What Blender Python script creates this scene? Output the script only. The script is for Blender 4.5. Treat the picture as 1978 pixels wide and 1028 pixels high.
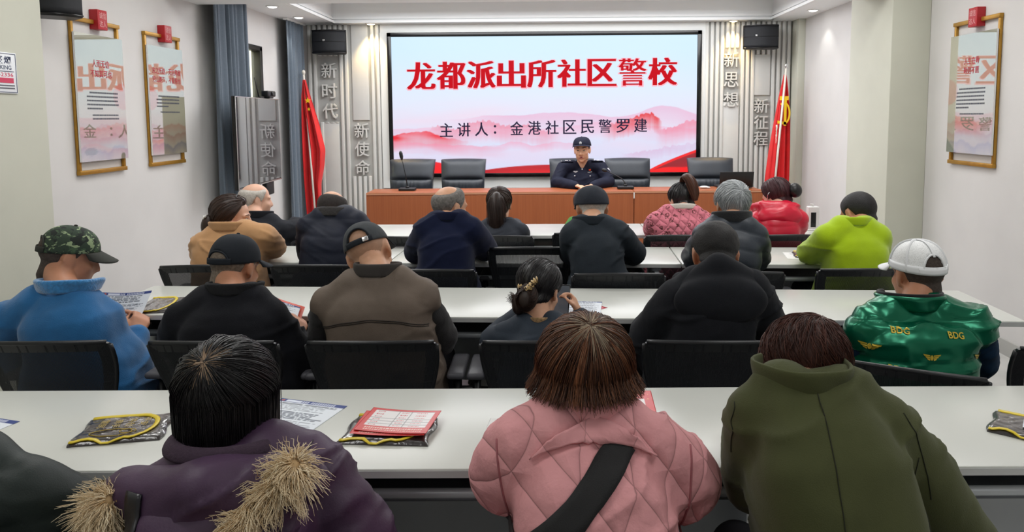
import bpy, bmesh, math, random
import numpy as np
from mathutils import Matrix, Vector, Euler
from mathutils.bvhtree import BVHTree

for _o in list(bpy.data.objects):
    bpy.data.objects.remove(_o)
SC = bpy.context.scene
COL = SC.collection
PI = math.pi
rad = math.radians
rng = np.random.default_rng(7)
random.seed(7)

# ------------------------------------------------------------------ camera, world, lights, exposure
def make_camera():
    cam = bpy.data.cameras.new('camera')
    o = bpy.data.objects.new('camera', cam)
    COL.objects.link(o)
    yaw, pitch, roll = rad(-1.0), rad(5.3), rad(0.35)
    F = Vector((math.sin(yaw) * math.cos(pitch), math.cos(yaw) * math.cos(pitch), -math.sin(pitch)))
    r0 = Vector((math.cos(yaw), -math.sin(yaw), 0))
    u0 = r0.cross(F)
    R = r0 * math.cos(roll) - u0 * math.sin(roll)
    U = u0 * math.cos(roll) + r0 * math.sin(roll)
    m = Matrix((R, U, -F)).transposed().to_4x4()
    m.translation = (0, 0, 1.56)
    o.matrix_world = m
    cam.sensor_fit = 'HORIZONTAL'
    cam.sensor_width = 36.0
    cam.lens = 36.0 * 1430.0 / 1978.0
    cam.shift_x = (989 - 1040) / 1978.0
    cam.shift_y = (358 - 514) / 1978.0
    cam.clip_start = 0.05
    SC.camera = o
make_camera()

w = bpy.data.worlds.new('world')
SC.world = w
w.use_nodes = True
w.node_tree.nodes['Background'].inputs[0].default_value = (0.9, 0.95, 1.0, 1)
w.node_tree.nodes['Background'].inputs[1].default_value = 0.6

vs = SC.view_settings
SC.display_settings.display_device = 'sRGB'
vs.view_transform = 'Standard'
vs.look = 'None'
vs.gamma = 1.0
vs.use_curve_mapping = False
vs.exposure = 0.0

def area(name, loc, size, power, color=(1, 1, 1), rot=(0, 0, 0), sizey=None, spread=PI):
    L = bpy.data.lights.new(name, 'AREA')
    L.energy = power
    L.color = color
    L.shape = 'RECTANGLE' if sizey else 'SQUARE'
    L.size = size
    if sizey: L.size_y = sizey
    L.spread = spread
    o = bpy.data.objects.new(name, L)
    o.location = loc
    o.rotation_euler = rot
    COL.objects.link(o)
    return o

def spot(name, loc, power, angle, color=(1, 1, 1), blend=0.6, rot=(0, 0, 0), radius=0.03):
    L = bpy.data.lights.new(name, 'SPOT')
    L.energy = power; L.color = color; L.spot_size = angle; L.spot_blend = blend; L.shadow_soft_size = radius
    o = bpy.data.objects.new(name, L)
    o.location = loc; o.rotation_euler = rot
    COL.objects.link(o)
    return o

# ceiling panels of the hall (above and behind the picture)
for _y, _p in ((-1.2, 12), (1.2, 14), (3.4, 20), (5.1, 22)):
    for _x in (-1.6, 1.6):
        area('ceiling_panel_light', (_x, _y, 2.93), 1.2, _p, (1.0, 0.99, 0.975), sizey=0.6)
# the recessed tray over the front of the room
area('tray_light', (0.0, 7.7, 2.80), 4.4, 125, (0.97, 0.98, 1.0), sizey=1.6)
# downlights in the soffit
for _p in ((-2.77, 7.45), (-2.78, 8.26), (2.79, 8.04)):
    spot('downlight_lamp', (_p[0], _p[1], 2.655), 13, rad(95), (1, 0.98, 0.92))
for _p in ((-2.13, 8.82), (2.15, 8.82)):
    spot('wall_washer_lamp', (_p[0], _p[1] + 0.03, 2.64), 38, rad(80), (1.0, 0.66, 0.26), rot=(rad(6), 0, 0))

# ------------------------------------------------------------------ colours and materials
def lin(c):
    c = c / 255.0
    return c / 12.92 if c <= 0.04045 else ((c + 0.055) / 1.055) ** 2.4
def rgb(r, g, b, k=1.0):
    return (min(1, lin(r) * k), min(1, lin(g) * k), min(1, lin(b) * k), 1.0)

class NT:
    def __init__(self, name):
        self.m = bpy.data.materials.new(name)
        self.m.use_nodes = True
        self.t = self.m.node_tree
        self.b = self.t.nodes['Principled BSDF']
        self.out = self.t.nodes['Material Output']
    def n(self, typ, **kw):
        x = self.t.nodes.new(typ)
        for k, v in kw.items():
            setattr(x, k, v)
        return x
    def l(self, a, b):
        self.t.links.new(a, b)

def mat(name, col, rough=0.6, metal=0.0, spec=0.5, var=0.0, vscale=30.0, bump=0.0, bscale=200.0, sheen=0.0,
        coat=0.0, alpha=1.0, emit=None, estr=1.0, aniso=None, var2=None):
    q = NT(name)
    b = q.b
    b.inputs['Base Color'].default_value = col
    b.inputs['Roughness'].default_value = rough
    b.inputs['Metallic'].default_value = metal
    b.inputs['Specular IOR Level'].default_value = spec
    b.inputs['Coat Weight'].default_value = coat
    b.inputs['Sheen Weight'].default_value = sheen
    b.inputs['Alpha'].default_value = alpha
    if sheen: b.inputs['Sheen Roughness'].default_value = 0.5
    if emit:
        b.inputs['Emission Color'].default_value = emit
        b.inputs['Emission Strength'].default_value = estr
    if var or bump:
        tc = q.n('ShaderNodeTexCoord')
        src = tc.outputs['Object']
        if aniso:
            mp = q.n('ShaderNodeMapping'); mp.inputs['Scale'].default_value = aniso
            q.l(src, mp.inputs['Vector']); src = mp.outputs['Vector']
    if var:
        nz = q.n('ShaderNodeTexNoise'); nz.inputs['Scale'].default_value = vscale; nz.inputs['Detail'].default_value = 5
        q.l(src, nz.inputs['Vector'])
        mx = q.n('ShaderNodeMix', data_type='RGBA')
        c2 = var2 if var2 else tuple(max(0, min(1, c * (1 - var))) for c in col[:3]) + (1,)
        c1 = tuple(max(0, min(1, c * (1 + var))) for c in col[:3]) + (1,) if not var2 else col
        mx.inputs[6].default_value = c1; mx.inputs[7].default_value = c2
        mr = q.n('ShaderNodeMapRange'); mr.inputs['From Min'].default_value = 0.3; mr.inputs['From Max'].default_value = 0.7
        q.l(nz.outputs['Fac'], mr.inputs['Value']); q.l(mr.outputs['Result'], mx.inputs[0])
        q.l(mx.outputs[2], b.inputs['Base Color'])
    if bump:
        nb = q.n('ShaderNodeTexNoise'); nb.inputs['Scale'].default_value = bscale; nb.inputs['Detail'].default_value = 4
        q.l(src, nb.inputs['Vector'])
        bp = q.n('ShaderNodeBump'); bp.inputs['Strength'].default_value = bump; bp.inputs['Distance'].default_value = 0.004
        q.l(nb.outputs['Fac'], bp.inputs['Height']); q.l(bp.outputs['Normal'], b.inputs['Normal'])
    return q.m

def quilt_mat(name, col, size, motif=None, rough=0.75, bump=0.6, ang=1.0, stitch=0.55, spec=0.3):
    """fabric stitched in diamonds: u,v diagonal waves give the padded bump and the darker stitch thread"""
    q = NT(name); b = q.b
    b.inputs['Roughness'].default_value = rough
    b.inputs['Specular IOR Level'].default_value = spec
    tc = q.n('ShaderNodeTexCoord'); sp = q.n('ShaderNodeSeparateXYZ'); q.l(tc.outputs['Object'], sp.inputs[0])
    def math_(op, a, bb=None):
        m = q.n('ShaderNodeMath', operation=op)
        for i, v in enumerate((a, bb)):
            if v is None: continue
            if isinstance(v, (int, float)): m.inputs[i].default_value = v
            else: q.l(v, m.inputs[i])
        return m.outputs[0]
    nz = q.n('ShaderNodeTexNoise'); nz.inputs['Scale'].default_value = 6; q.l(tc.outputs['Object'], nz.inputs['Vector'])
    wob = math_('MULTIPLY', math_('SUBTRACT', nz.outputs['Fac'], 0.5), 0.02)
    # arc-length-like horizontal coordinate: x plus depth so that sleeves keep their diamonds
    xx = math_('ADD', math_('ADD', sp.outputs['X'], math_('MULTIPLY', sp.outputs['Y'], 0.45)), wob)
    zz = math_('MULTIPLY', sp.outputs['Z'], ang)
    u = math_('MULTIPLY', math_('ADD', xx, zz), PI / size)
    v = math_('MULTIPLY', math_('SUBTRACT', xx, zz), PI / size)
    su = math_('ABSOLUTE', math_('SINE', u)); sv = math_('ABSOLUTE', math_('SINE', v))
    mn = math_('MINIMUM', su, sv)
    h = math_('POWER', mn, 0.5)
    bp = q.n('ShaderNodeBump'); bp.inputs['Strength'].default_value = bump; bp.inputs['Distance'].default_value = 0.02
    n2 = q.n('ShaderNodeTexNoise'); n2.inputs['Scale'].default_value = 45; n2.inputs['Detail'].default_value = 4
    q.l(tc.outputs['Object'], n2.inputs['Vector'])
    hh = math_('ADD', h, math_('MULTIPLY', n2.outputs['Fac'], 0.35))
    q.l(hh, bp.inputs['Height']); q.l(bp.outputs['Normal'], b.inputs['Normal'])
    mr = q.n('ShaderNodeMapRange'); mr.inputs['From Min'].default_value = 0.0; mr.inputs['From Max'].default_value = 0.06
    q.l(mn, mr.inputs['Value'])
    mx = q.n('ShaderNodeMix', data_type='RGBA')
    mx.inputs[6].default_value = tuple(c * stitch for c in col[:3]) + (1,); mx.inputs[7].default_value = col
    q.l(mr.outputs['Result'], mx.inputs[0])
    last = mx.outputs[2]
    if motif:
        vo = q.n('ShaderNodeTexVoronoi'); vo.inputs['Scale'].default_value = motif[1]
        q.l(tc.outputs['Object'], vo.inputs['Vector'])
        n3 = q.n('ShaderNodeTexNoise'); n3.inputs['Scale'].default_value = motif[1] * 4; q.l(tc.outputs['Object'], n3.inputs['Vector'])
        d = math_('ABSOLUTE', math_('SUBTRACT', math_('ADD', vo.outputs['Distance'], math_('MULTIPLY', n3.outputs['Fac'], 0.55)), 0.52))
        m2 = q.n('ShaderNodeMapRange'); m2.inputs['From Min'].default_value = 0.06; m2.inputs['From Max'].default_value = 0.10
        q.l(d, m2.inputs['Value'])
        m3 = q.n('ShaderNodeMix', data_type='RGBA'); m3.inputs[6].default_value = motif[0]
        q.l(m2.outputs['Result'], m3.inputs[0]); q.l(last, m3.inputs[7]); last = m3.outputs[2]
    q.l(last, b.inputs['Base Color'])
    return q.m

def attr_mat(name, attr='Col', rough=0.6, emit=0.0, gloss=0.0, spec=0.5):
    """surface carrying a printed / displayed picture stored as a colour attribute"""
    q = NT(name)
    a = q.n('ShaderNodeAttribute', attribute_name=attr)
    q.b.inputs['Roughness'].default_value = rough
    q.b.inputs['Specular IOR Level'].default_value = spec
    if emit:
        q.b.inputs['Base Color'].default_value = (0.02, 0.02, 0.02, 1)
        q.l(a.outputs['Color'], q.b.inputs['Emission Color'])
        q.b.inputs['Emission Strength'].default_value = emit
    else:
        q.l(a.outputs['Color'], q.b.inputs['Base Color'])
    if gloss:
        g = q.n('ShaderNodeBsdfGlossy'); g.inputs['Roughness'].default_value = 0.012
        mx = q.n('ShaderNodeMixShader'); mx.inputs[0].default_value = gloss
        q.l(q.b.outputs[0], mx.inputs[1]); q.l(g.outputs[0], mx.inputs[2]); q.l(mx.outputs[0], q.out.inputs[0])
    return q.m

def tint_mat(name, dark, light, rough=0.35, spec=0.4, aniso=False):
    """hair / fur: a per-strand 'tint' value runs between two hair colours"""
    q = NT(name)
    a = q.n('ShaderNodeAttribute', attribute_name='tint')
    mx = q.n('ShaderNodeMix', data_type='RGBA'); mx.inputs[6].default_value = dark; mx.inputs[7].default_value = light
    q.l(a.outputs['Fac'], mx.inputs[0]); q.l(mx.outputs[2], q.b.inputs['Base Color'])
    q.b.inputs['Roughness'].default_value = rough; q.b.inputs['Specular IOR Level'].default_value = spec
    return q.m

# ------------------------------------------------------------------ mesh building
def rotz(a):
    c, s = math.cos(a), math.sin(a)
    return np.array([[c, -s, 0], [s, c, 0], [0, 0, 1.0]])
def rotx(a):
    c, s = math.cos(a), math.sin(a)
    return np.array([[1.0, 0, 0], [0, c, -s], [0, s, c]])
def roty(a):
    c, s = math.cos(a), math.sin(a)
    return np.array([[c, 0, s], [0, 1.0, 0], [-s, 0, c]])
def unit(v):
    v = np.asarray(v, float)
    return v / max(1e-9, np.linalg.norm(v))

class MB:
    """collects shapes into one mesh"""
    def __init__(self):
        self.V = []; self.F = []; self.S = []; self.n = 0; self.mi = []
    def add(self, V, F, smooth=False, mi=0):
        V = np.asarray(V, float).reshape(-1, 3)
        self.V.append(V)
        for f in F:
            self.F.append([int(i) + self.n for i in f]); self.S.append(smooth); self.mi.append(mi)
        self.n += len(V)
        return self
    def box(self, c, s, R=None, bevel=0.0, mi=0):
        hx, hy, hz = s[0] / 2, s[1] / 2, s[2] / 2
        if bevel <= 0:
            V = np.array([[x, y, z] for x in (-hx, hx) for y in (-hy, hy) for z in (-hz, hz)])
            F = [(0, 1, 3, 2), (4, 6, 7, 5), (0, 4, 5, 1), (2, 3, 7, 6), (0, 2, 6, 4), (1, 5, 7, 3)]
            sm = False
        else:
            bm = bmesh.new(); bmesh.ops.create_cube(bm, size=1.0)
            for v in bm.verts: v.co = Vector((v.co.x * s[0], v.co.y * s[1], v.co.z * s[2]))
            bmesh.ops.bevel(bm, geom=list(bm.edges), offset=min(bevel, min(s) * 0.49), segments=3, profile=0.5, affect='EDGES')
            bm.verts.index_update()
            V = np.array([v.co[:] for v in bm.verts]); F = [[v.index for v in f.verts] for f in bm.faces]; bm.free()
            sm = True
        if R is not None: V = V @ np.asarray(R).T
        return self.add(V + np.asarray(c, float), F, sm, mi)
    def ell(self, c, r, R=None, nu=20, nv=12, mi=0):
        if np.isscalar(r): r = (r, r, r)
        V = [[0, 0, 1]]
        for i in range(1, nv):
            p = PI * i / nv
            for j in range(nu):
                t = 2 * PI * j / nu
                V.append([math.sin(p) * math.cos(t), math.sin(p) * math.sin(t), math.cos(p)])
        V.append([0, 0, -1]); V = np.array(V) * np.array(r)
        F = []
        for j in range(nu): F.append((0, 1 + j, 1 + (j + 1) % nu))
        for i in range(nv - 2):
            for j in range(nu):
                a = 1 + i * nu + j; b = 1 + i * nu + (j + 1) % nu
                F.append((a, a + nu, b + nu, b))
        e = len(V) - 1
        for j in range(nu): F.append((e, e - nu + (j + 1) % nu, e - nu + j))
        if R is not None: V = V @ np.asarray(R).T
        return self.add(V + np.asarray(c, float), F, True, mi)
    def tube(self, pts, r, seg=10, cap=True, closed=False, mi=0, flat=None):
        """swept tube; r scalar or per point; flat=(a,b) scales the section along frame axes"""
        P = np.asarray(pts, float); n = len(P)
        rr = np.full(n, r, float) if np.isscalar(r) else np.asarray(r, float)
        T = np.gradient(P, axis=0) if not closed else np.roll(P, -1, 0) - np.roll(P, 1, 0)
        T /= np.maximum(np.linalg.norm(T, axis=1, keepdims=True), 1e-9)
        up = np.array([0, 0, 1.0]) if abs(T[0][2]) < 0.9 else np.array([0, 1.0, 0])
        N = unit(np.cross(T[0], up)); V = []
        for i in range(n):
            N = unit(N - T[i] * (N @ T[i])); B = np.cross(T[i], N)
            for j in range(seg):
                t = 2 * PI * j / seg
                fa, fb = flat if flat else (1, 1)
                V.append(P[i] + rr[i] * (math.cos(t) * N * fa + math.sin(t) * B * fb))
        F = []
        for i in range(n if closed else n - 1):
            k = (i + 1) % n
            for j in range(seg):
                F.append((i * seg + j, i * seg + (j + 1) % seg, k * seg + (j + 1) % seg, k * seg + j))
        if cap and not closed:
            F.append(list(range(seg))[::-1]); F.append([(n - 1) * seg + j for j in range(seg)])
        return self.add(V, F, True, mi)
    def chain(self, pts, rr, seg=16):
        """round-ended tapered chain for blending"""
        for i in range(len(pts) - 1):
            a, b = np.asarray(pts[i], float), np.asarray(pts[i + 1], float)
            k = 5
            self.tube([a + (b - a) * t / k for t in range(k + 1)], [rr[i] + (rr[i + 1] - rr[i]) * t / k for t in range(k + 1)], seg)
        for p, r in zip(pts, rr): self.ell(p, r, nu=seg, nv=10)
        return self
    def lathe(self, prof, c=(0, 0, 0), seg=24, R=None, mi=0):
        V = []
        for r, z in prof:
            for j in range(seg):
                t = 2 * PI * j / seg; V.append([r * math.cos(t), r * math.sin(t), z])
        F = []
        for i in range(len(prof) - 1):
            for j in range(seg):
                F.append((i * seg + j, i * seg + (j + 1) % seg, (i + 1) * seg + (j + 1) % seg, (i + 1) * seg + j))
        F.append(list(range(seg))[::-1]); F.append([(len(prof) - 1) * seg + j for j in range(seg)])
        V = np.array(V)
        if R is not None: V = V @ np.asarray(R).T
        return self.add(V + np.asarray(c, float), F, True, mi)
    def prism(self, poly, z0, z1, M=None, mi=0, smooth=False):
        """extrude a 2-D polygon (x,y) between z0 and z1; M = function or 3x3 applied after"""
        n = len(poly)
        V = [[p[0], p[1], z0] for p in poly] + [[p[0], p[1], z1] for p in poly]
        F = [list(range(n))[::-1], list(range(n, 2 * n))] + [(i, (i + 1) % n, n + (i + 1) % n, n + i) for i in range(n)]
        V = np.array(V, float)
        if M is not None: V = M(V)
        return self.add(V, F, smooth, mi)
    def loft(self, rings, cap=True, closed=True, mi=0, smooth=True):
        n = len(rings[0]); V = np.concatenate(rings); F = []
        for i in range(len(rings) - 1):
            for j in range(n if closed else n - 1):
                F.append((i * n + j, i * n + (j + 1) % n, (i + 1) * n + (j + 1) % n, (i + 1) * n + j))
        if cap and closed:
            F.append(list(range(n))[::-1]); F.append([(len(rings) - 1) * n + j for j in range(n)])
        return self.add(V, F, smooth, mi)
    def grid(self, P, mi=0, smooth=True, closed_u=False):
        """P[i][j] points"""
        P = np.asarray(P, float); a, b = P.shape[:2]; F = []
        for i in range(a - 1):
            for j in range(b if closed_u else b - 1):
                k = (j + 1) % b
                F.append((i * b + j, i * b + k, (i + 1) * b + k, (i + 1) * b + j))
        return self.add(P.reshape(-1, 3), F, smooth, mi)
    def xf(self, R=None, t=(0, 0, 0)):
        for i in range(len(self.V)):
            v = self.V[i]
            if R is not None: v = v @ np.asarray(R).T
            self.V[i] = v + np.asarray(t, float)
        return self
    def arrays(self):
        return np.concatenate(self.V), self.F
    def mesh(self, name):
        me = bpy.data.meshes.new(name)
        me.from_pydata(np.concatenate(self.V).tolist(), [], self.F)
        me.polygons.foreach_set('use_smooth', self.S)
        me.polygons.foreach_set('material_index', self.mi)
        me.update()
        return me

def link(name, data, parent=None, m=None):
    o = bpy.data.objects.new(name, data)
    COL.objects.link(o)
    if m is not None:
        for x in (m if isinstance(m, (list, tuple)) else [m]): o.data.materials.append(x)
    if parent is not None: o.parent = parent
    return o

def obj(name, mb, m, parent=None, origin=None, loc=None):
    if origin is not None: mb.xf(t=-np.asarray(origin, float))
    me = mb.mesh(name) if isinstance(mb, MB) else mb
    o = link(name, me, parent, m)
    if loc is not None: o.location = loc
    elif origin is not None and parent is None: o.location = origin
    return o

def tag(o, label=None, cat=None, group=None, kind=None):
    if label: o['label'] = label
    if cat: o['category'] = cat
    if group: o['group'] = group
    if kind: o['kind'] = kind
    return o

def thing(name, label, cat, loc=(0, 0, 0), rz=0.0, group=None):
    o = bpy.data.objects.new(name, None)
    COL.objects.link(o)
    o.location = loc; o.rotation_euler = (0, 0, rz); o.empty_display_size = 0.1
    return tag(o, label, cat, group)

def struct(name, mb, m, parent=None):
    o = obj(name, mb, m, parent)
    if parent is None: o['kind'] = 'structure'
    return o

def dup(root, loc, rz=0.0, label=None, group=None):
    r = root.copy(); COL.objects.link(r); r.location = loc; r.rotation_euler = (0, 0, rz)
    if label: r['label'] = label
    if group: r['group'] = group
    for ch in list(root.children):
        c = ch.copy(); COL.objects.link(c); c.parent = r
        for g in ch.children:
            d = g.copy(); COL.objects.link(d); d.parent = c
    return r

def solid(o, t, offset=0.0):
    md = o.modifiers.new('thickness', 'SOLIDIFY'); md.thickness = t; md.offset = offset
    return o

def bake(o):
    dg = bpy.context.evaluated_depsgraph_get()
    me = bpy.data.meshes.new_from_object(o.evaluated_get(dg))
    return me

def mesh_np(me):
    n = len(me.vertices); V = np.empty(n * 3); me.vertices.foreach_get('co', V)
    return V.reshape(-1, 3)
def set_np(me, V):
    me.vertices.foreach_set('co', np.ascontiguousarray(V, dtype=np.float64).ravel()); me.update()
def normals_np(me):
    n = len(me.vertices); N = np.empty(n * 3, dtype=np.float32); me.vertex_normals.foreach_get('vector', N)
    return N.reshape(-1, 3).astype(float)

def smooth_np(me, it, lam=0.5):
    E = np.empty(len(me.edges) * 2, dtype=np.int32); me.edges.foreach_get('vertices', E); E = E.reshape(-1, 2)
    V = mesh_np(me); n = len(V)
    deg = np.bincount(E.ravel(), minlength=n)[:, None]
    for _ in range(it):
        A = np.zeros_like(V)
        for k in range(3):
            A[:, k] = np.bincount(E[:, 0], V[E[:, 1], k], n) + np.bincount(E[:, 1], V[E[:, 0], k], n)
        V += lam * (A / np.maximum(deg, 1) - V)
    set_np(me, V)

def blob(mb, voxel, it, fn=None, name='blob'):
    """fuse the collected shapes into one continuous skin"""
    me = mb.mesh(name)
    o = bpy.data.objects.new(name, me); COL.objects.link(o)
    md = o.modifiers.new('fuse', 'REMESH'); md.mode = 'VOXEL'; md.voxel_size = voxel; md.use_smooth_shade = True
    out = bake(o)
    bpy.data.objects.remove(o); bpy.data.meshes.remove(me)
    smooth_np(out, it)
    if fn is not None:
        V = mesh_np(out); N = normals_np(out)
        set_np(out, fn(V, N))
    out.polygons.foreach_set('use_smooth', np.ones(len(out.polygons), dtype=bool))
    out.name = name
    return out

def noise3(P, scale, seed=0, octaves=3):
    """cheap smooth pseudo noise from warped sines, about -1..1"""
    r = np.random.default_rng(seed)
    out = np.zeros(len(P)); amp = 1.0; tot = 0
    s = scale
    for _ in range(octaves):
        for _k in range(4):
            d = r.normal(size=3); d /= np.linalg.norm(d)
            d2 = r.normal(size=3); d2 /= np.linalg.norm(d2)
            out += amp * np.sin(P @ d * s + 1.3 * np.sin(P @ d2 * s * 0.7 + r.uniform(0, 6)) + r.uniform(0, 6)) * 0.5
            tot += amp * 0.5
        amp *= 0.5; s *= 2.1
    return out / tot * 1.6

# ------------------------------------------------------------------ lettering
def text_arrays(s, size=1.0, depth=0.0, offset=0.0, align='CENTER', bold=0.0, spacing=1.0):
    cu = bpy.data.curves.new('txt', 'FONT')
    cu.body = s; cu.size = size; cu.extrude = depth; cu.offset = offset; cu.align_x = align; cu.align_y = 'CENTER'
    cu.resolution_u = 3; cu.space_character = spacing
    o = bpy.data.objects.new('txt', cu); COL.objects.link(o)
    bpy.context.view_layer.update()
    me = bake(o)
    V = mesh_np(me) if len(me.vertices) else np.zeros((0, 3)); F = [tuple(p.vertices) for p in me.polygons]
    bpy.data.objects.remove(o); bpy.data.curves.remove(cu); bpy.data.meshes.remove(me)
    return V, F
_tc = {}
def text_mb(mb, s, origin, right, up, size, depth=0.0, offset=0.0, align='CENTER', shifts=(0.0,), sx=1.0, fit=None, mi=0, spacing=1.0):
    """lay lettering on a plane; fit=(width,height) scales the glyph box; shifts = copies side by side for heavy upright strokes"""
    key = (s, depth, offset, align, spacing)
    if key not in _tc: _tc[key] = text_arrays(s, 1.0, depth, offset, align, spacing=spacing)
    V, F = _tc[key]
    if not len(V): return mb
    V = V.copy()
    right, up = unit(right), unit(up); nrm = np.cross(right, up)
    if fit:
        lo, hi = V.min(0), V.max(0); c = (lo + hi) / 2
        V[:, 0] = (V[:, 0] - c[0]) * fit[0] / max(1e-6, hi[0] - lo[0]); V[:, 1] = (V[:, 1] - c[1]) * fit[1] / max(1e-6, hi[1] - lo[1])
    else:
        V[:, :2] *= size; V[:, 0] *= sx
    for q, sh in enumerate(shifts):
        W = np.asarray(origin, float) + np.outer(V[:, 0] + sh, right) + np.outer(V[:, 1], up) + np.outer(V[:, 2] + 0.0003 * q, nrm)
        mb.add(W, F, False, mi)
    return mb

def picture(name, origin, right, up, wd, ht, nx, ny, fn, m, parent=None, back=0.004):
    """a flat board whose face shows a picture fn(u,v)->rgb (linear), u,v in 0..1 from lower left"""
    right, up = unit(right), unit(up)
    u, v = np.meshgrid(np.linspace(0, 1, nx + 1), np.linspace(0, 1, ny + 1))
    P = np.asarray(origin, float) + (u[..., None] - 0.5) * wd * right + (v[..., None] - 0.5) * ht * up
    mb = MB(); mb.grid(P, smooth=False)
    me = mb.mesh(name)
    C = np.ones(((nx + 1) * (ny + 1), 4)); C[:, :3] = fn(u.ravel(), v.ravel())
    a = me.color_attributes.new('Col', 'FLOAT_COLOR', 'POINT'); a.data.foreach_set('color', C.ravel())
    return link(name, me, parent, m)
# ------------------------------------------------------------------ the room
M_WALL = mat('wall paint', rgb(212, 210, 208), 0.75, var=0.03, vscale=3, bump=0.05, bscale=300)
M_WALLR = mat('shaded pillar paint', rgb(199, 200, 186), 0.75, var=0.03, vscale=3, bump=0.05, bscale=300)  # grey-green shade of the pillar face turned from the screen is in this colour
M_CEIL = mat('ceiling paint', rgb(238, 240, 240), 0.8, var=0.015, vscale=2)
M_FLOOR = mat('floor tile', rgb(196, 196, 192), 0.35, var=0.12, vscale=4)
M_SLAT = mat('grey slat panel', rgb(208, 208, 204), 0.55, var=0.02, vscale=6)
M_SLATD = mat('grey slat groove', rgb(176, 176, 172), 0.6)
M_METALLET = mat('brushed grey letters', rgb(216, 216, 212), 0.4, 0.05)
M_BLACK = mat('black plastic', rgb(22, 23, 26), 0.45, var=0.1, vscale=40)
M_BLACKG = mat('black gloss', rgb(12, 12, 14), 0.18)
M_DARKMET = mat('dark metal', rgb(48, 48, 50), 0.35, 0.7)
M_CHROME = mat('bright metal', rgb(205, 205, 205), 0.22, 0.9)
M_WHITEP = mat('white plastic', rgb(228, 228, 226), 0.4)

def box(name, c, s, m, bevel=0.0, parent=None, kind='structure'):
    mb = MB(); mb.box(c, s, bevel=bevel)
    o = obj(name, mb, m, parent)
    if kind: o['kind'] = kind
    return o
XL, XR, YF, YB, ZC = -3.05, 2.95, 9.0, -3.2, 2.95
box('floor', (0, 2.9, -0.05), (6.6, 12.6, 0.1), M_FLOOR)
box('ceiling', (0, 1.6, 3.0), (6.6, 9.7, 0.1), M_CEIL)
box('wall_back', (0, YB - 0.06, 1.5), (6.6, 0.12, 3.1), M_WALL)
# left wall with the window opening y 6.85..7.83
mb = MB()
mb.box((XL - 0.06, (YB + 6.85) / 2, 1.5), (0.12, 6.85 - YB, 3.0))
mb.box((XL - 0.06, (7.83 + YF) / 2, 1.5), (0.12, YF - 7.83, 3.0))
mb.box((XL - 0.06, 7.34, 0.45), (0.12, 0.98, 0.9)); mb.box((XL - 0.06, 7.34, 2.655), (0.12, 0.98, 0.69))
struct('wall_left', mb, M_WALL)
mb = MB(); mb.box((-2.925, (YB + 4.09) / 2, 1.5), (0.25, 4.09 - YB, 3.0), bevel=0.006)
struct('wall_left_pier', mb, M_WALLR)
mb = MB(); mb.box((XR + 0.06, (YB + YF) / 2, 1.5), (0.12, YF - YB, 3.0)); struct('wall_right', mb, M_WALL)
mb = MB(); mb.box((2.80, 6.28, 1.5), (0.30, 0.80, 3.0), bevel=0.006); struct('wall_right_pier', mb, M_WALLR)
mb = MB(); mb.box((2.91, 8.87, 1.34), (0.08, 0.26, 2.68), bevel=0.004); struct('wall_right_return', mb, M_WALLR)
box('wall_front', (0, YF + 0.06, 1.5), (6.6, 0.12, 3.1), M_WALL)
# beam across the hall and the soffit round the raised tray
box('ceiling_beam', (-0.05, 6.15, 2.77), (6.0, 0.60, 0.46), M_CEIL, 0.004)
mb = MB()
mb.box((-2.815, 7.70, 2.80), (0.47, 2.60, 0.26)); mb.box((2.775, 7.70, 2.80), (0.35, 2.60, 0.26))
mb.box((0.01, 8.92, 2.80), (5.2, 0.16, 0.26)); mb.box((0.01, 6.55, 2.80), (5.2, 0.20, 0.26))
struct('ceiling_soffit', mb, M_CEIL)
mb = MB()   # stepped cornice on the inner rim of the soffit
for (dz, t) in ((2.685, 0.035), (2.73, 0.018)):
    mb.box((-2.58 + t / 2, 7.74, dz), (t, 2.2, 0.028)); mb.box((2.60 - t / 2, 7.74, dz), (t, 2.2, 0.028))
    mb.box((0.01, 8.84 - t / 2, dz), (5.18, t, 0.028))
struct('trim_1', mb, M_CEIL)
box('ceiling_tray', (0, 7.8, 2.97), (6.2, 2.8, 0.08), M_CEIL)
mb = MB(); mb.box((XL + 0.008, 5.2, 0.05), (0.016, 2.2, 0.10)); mb.box((XR - 0.008, 4.3, 0.05), (0.016, 3.1, 0.10)); struct('baseboard_sides', mb, M_SLATD)

# window behind the television
win = MB()
for (c, s) in (((XL - 0.03, 7.34, 2.285), (0.10, 0.98, 0.05)), ((XL - 0.03, 7.34, 0.925), (0.10, 0.98, 0.05)),
               ((XL - 0.03, 6.875, 1.6), (0.10, 0.05, 1.4)), ((XL - 0.03, 7.80, 1.6), (0.10, 0.06, 1.4)), ((XL - 0.03, 7.30, 1.6), (0.07, 0.04, 1.4))):
    win.box(c, s, bevel=0.004)
wo = struct('window_1', win, M_BLACK)
mb = MB(); mb.box((XL - 0.05, 7.34, 1.6), (0.006, 0.92, 1.36))
gl = NT('window glass'); gl.b.inputs['Base Color'].default_value = (0.9, 0.95, 0.9, 1); gl.b.inputs['Roughness'].default_value = 0.02
gl.b.inputs['Transmission Weight'].default_value = 0.95; gl.b.inputs['IOR'].default_value = 1.05
obj('pane', mb, gl.m, wo)
# the yellow-washed outside wall and light beyond the pane
mb = MB(); mb.box((-4.3, 7.6, 1.5), (0.1, 5.0, 3.2))
struct('exterior_wall', mb, mat('outside yellow wall', rgb(240, 232, 190), 0.8))
area('daylight', (-3.70, 7.4, 2.9), 1.0, 130, (1.0, 0.97, 0.86), rot=(0, rad(30), 0))

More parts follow.
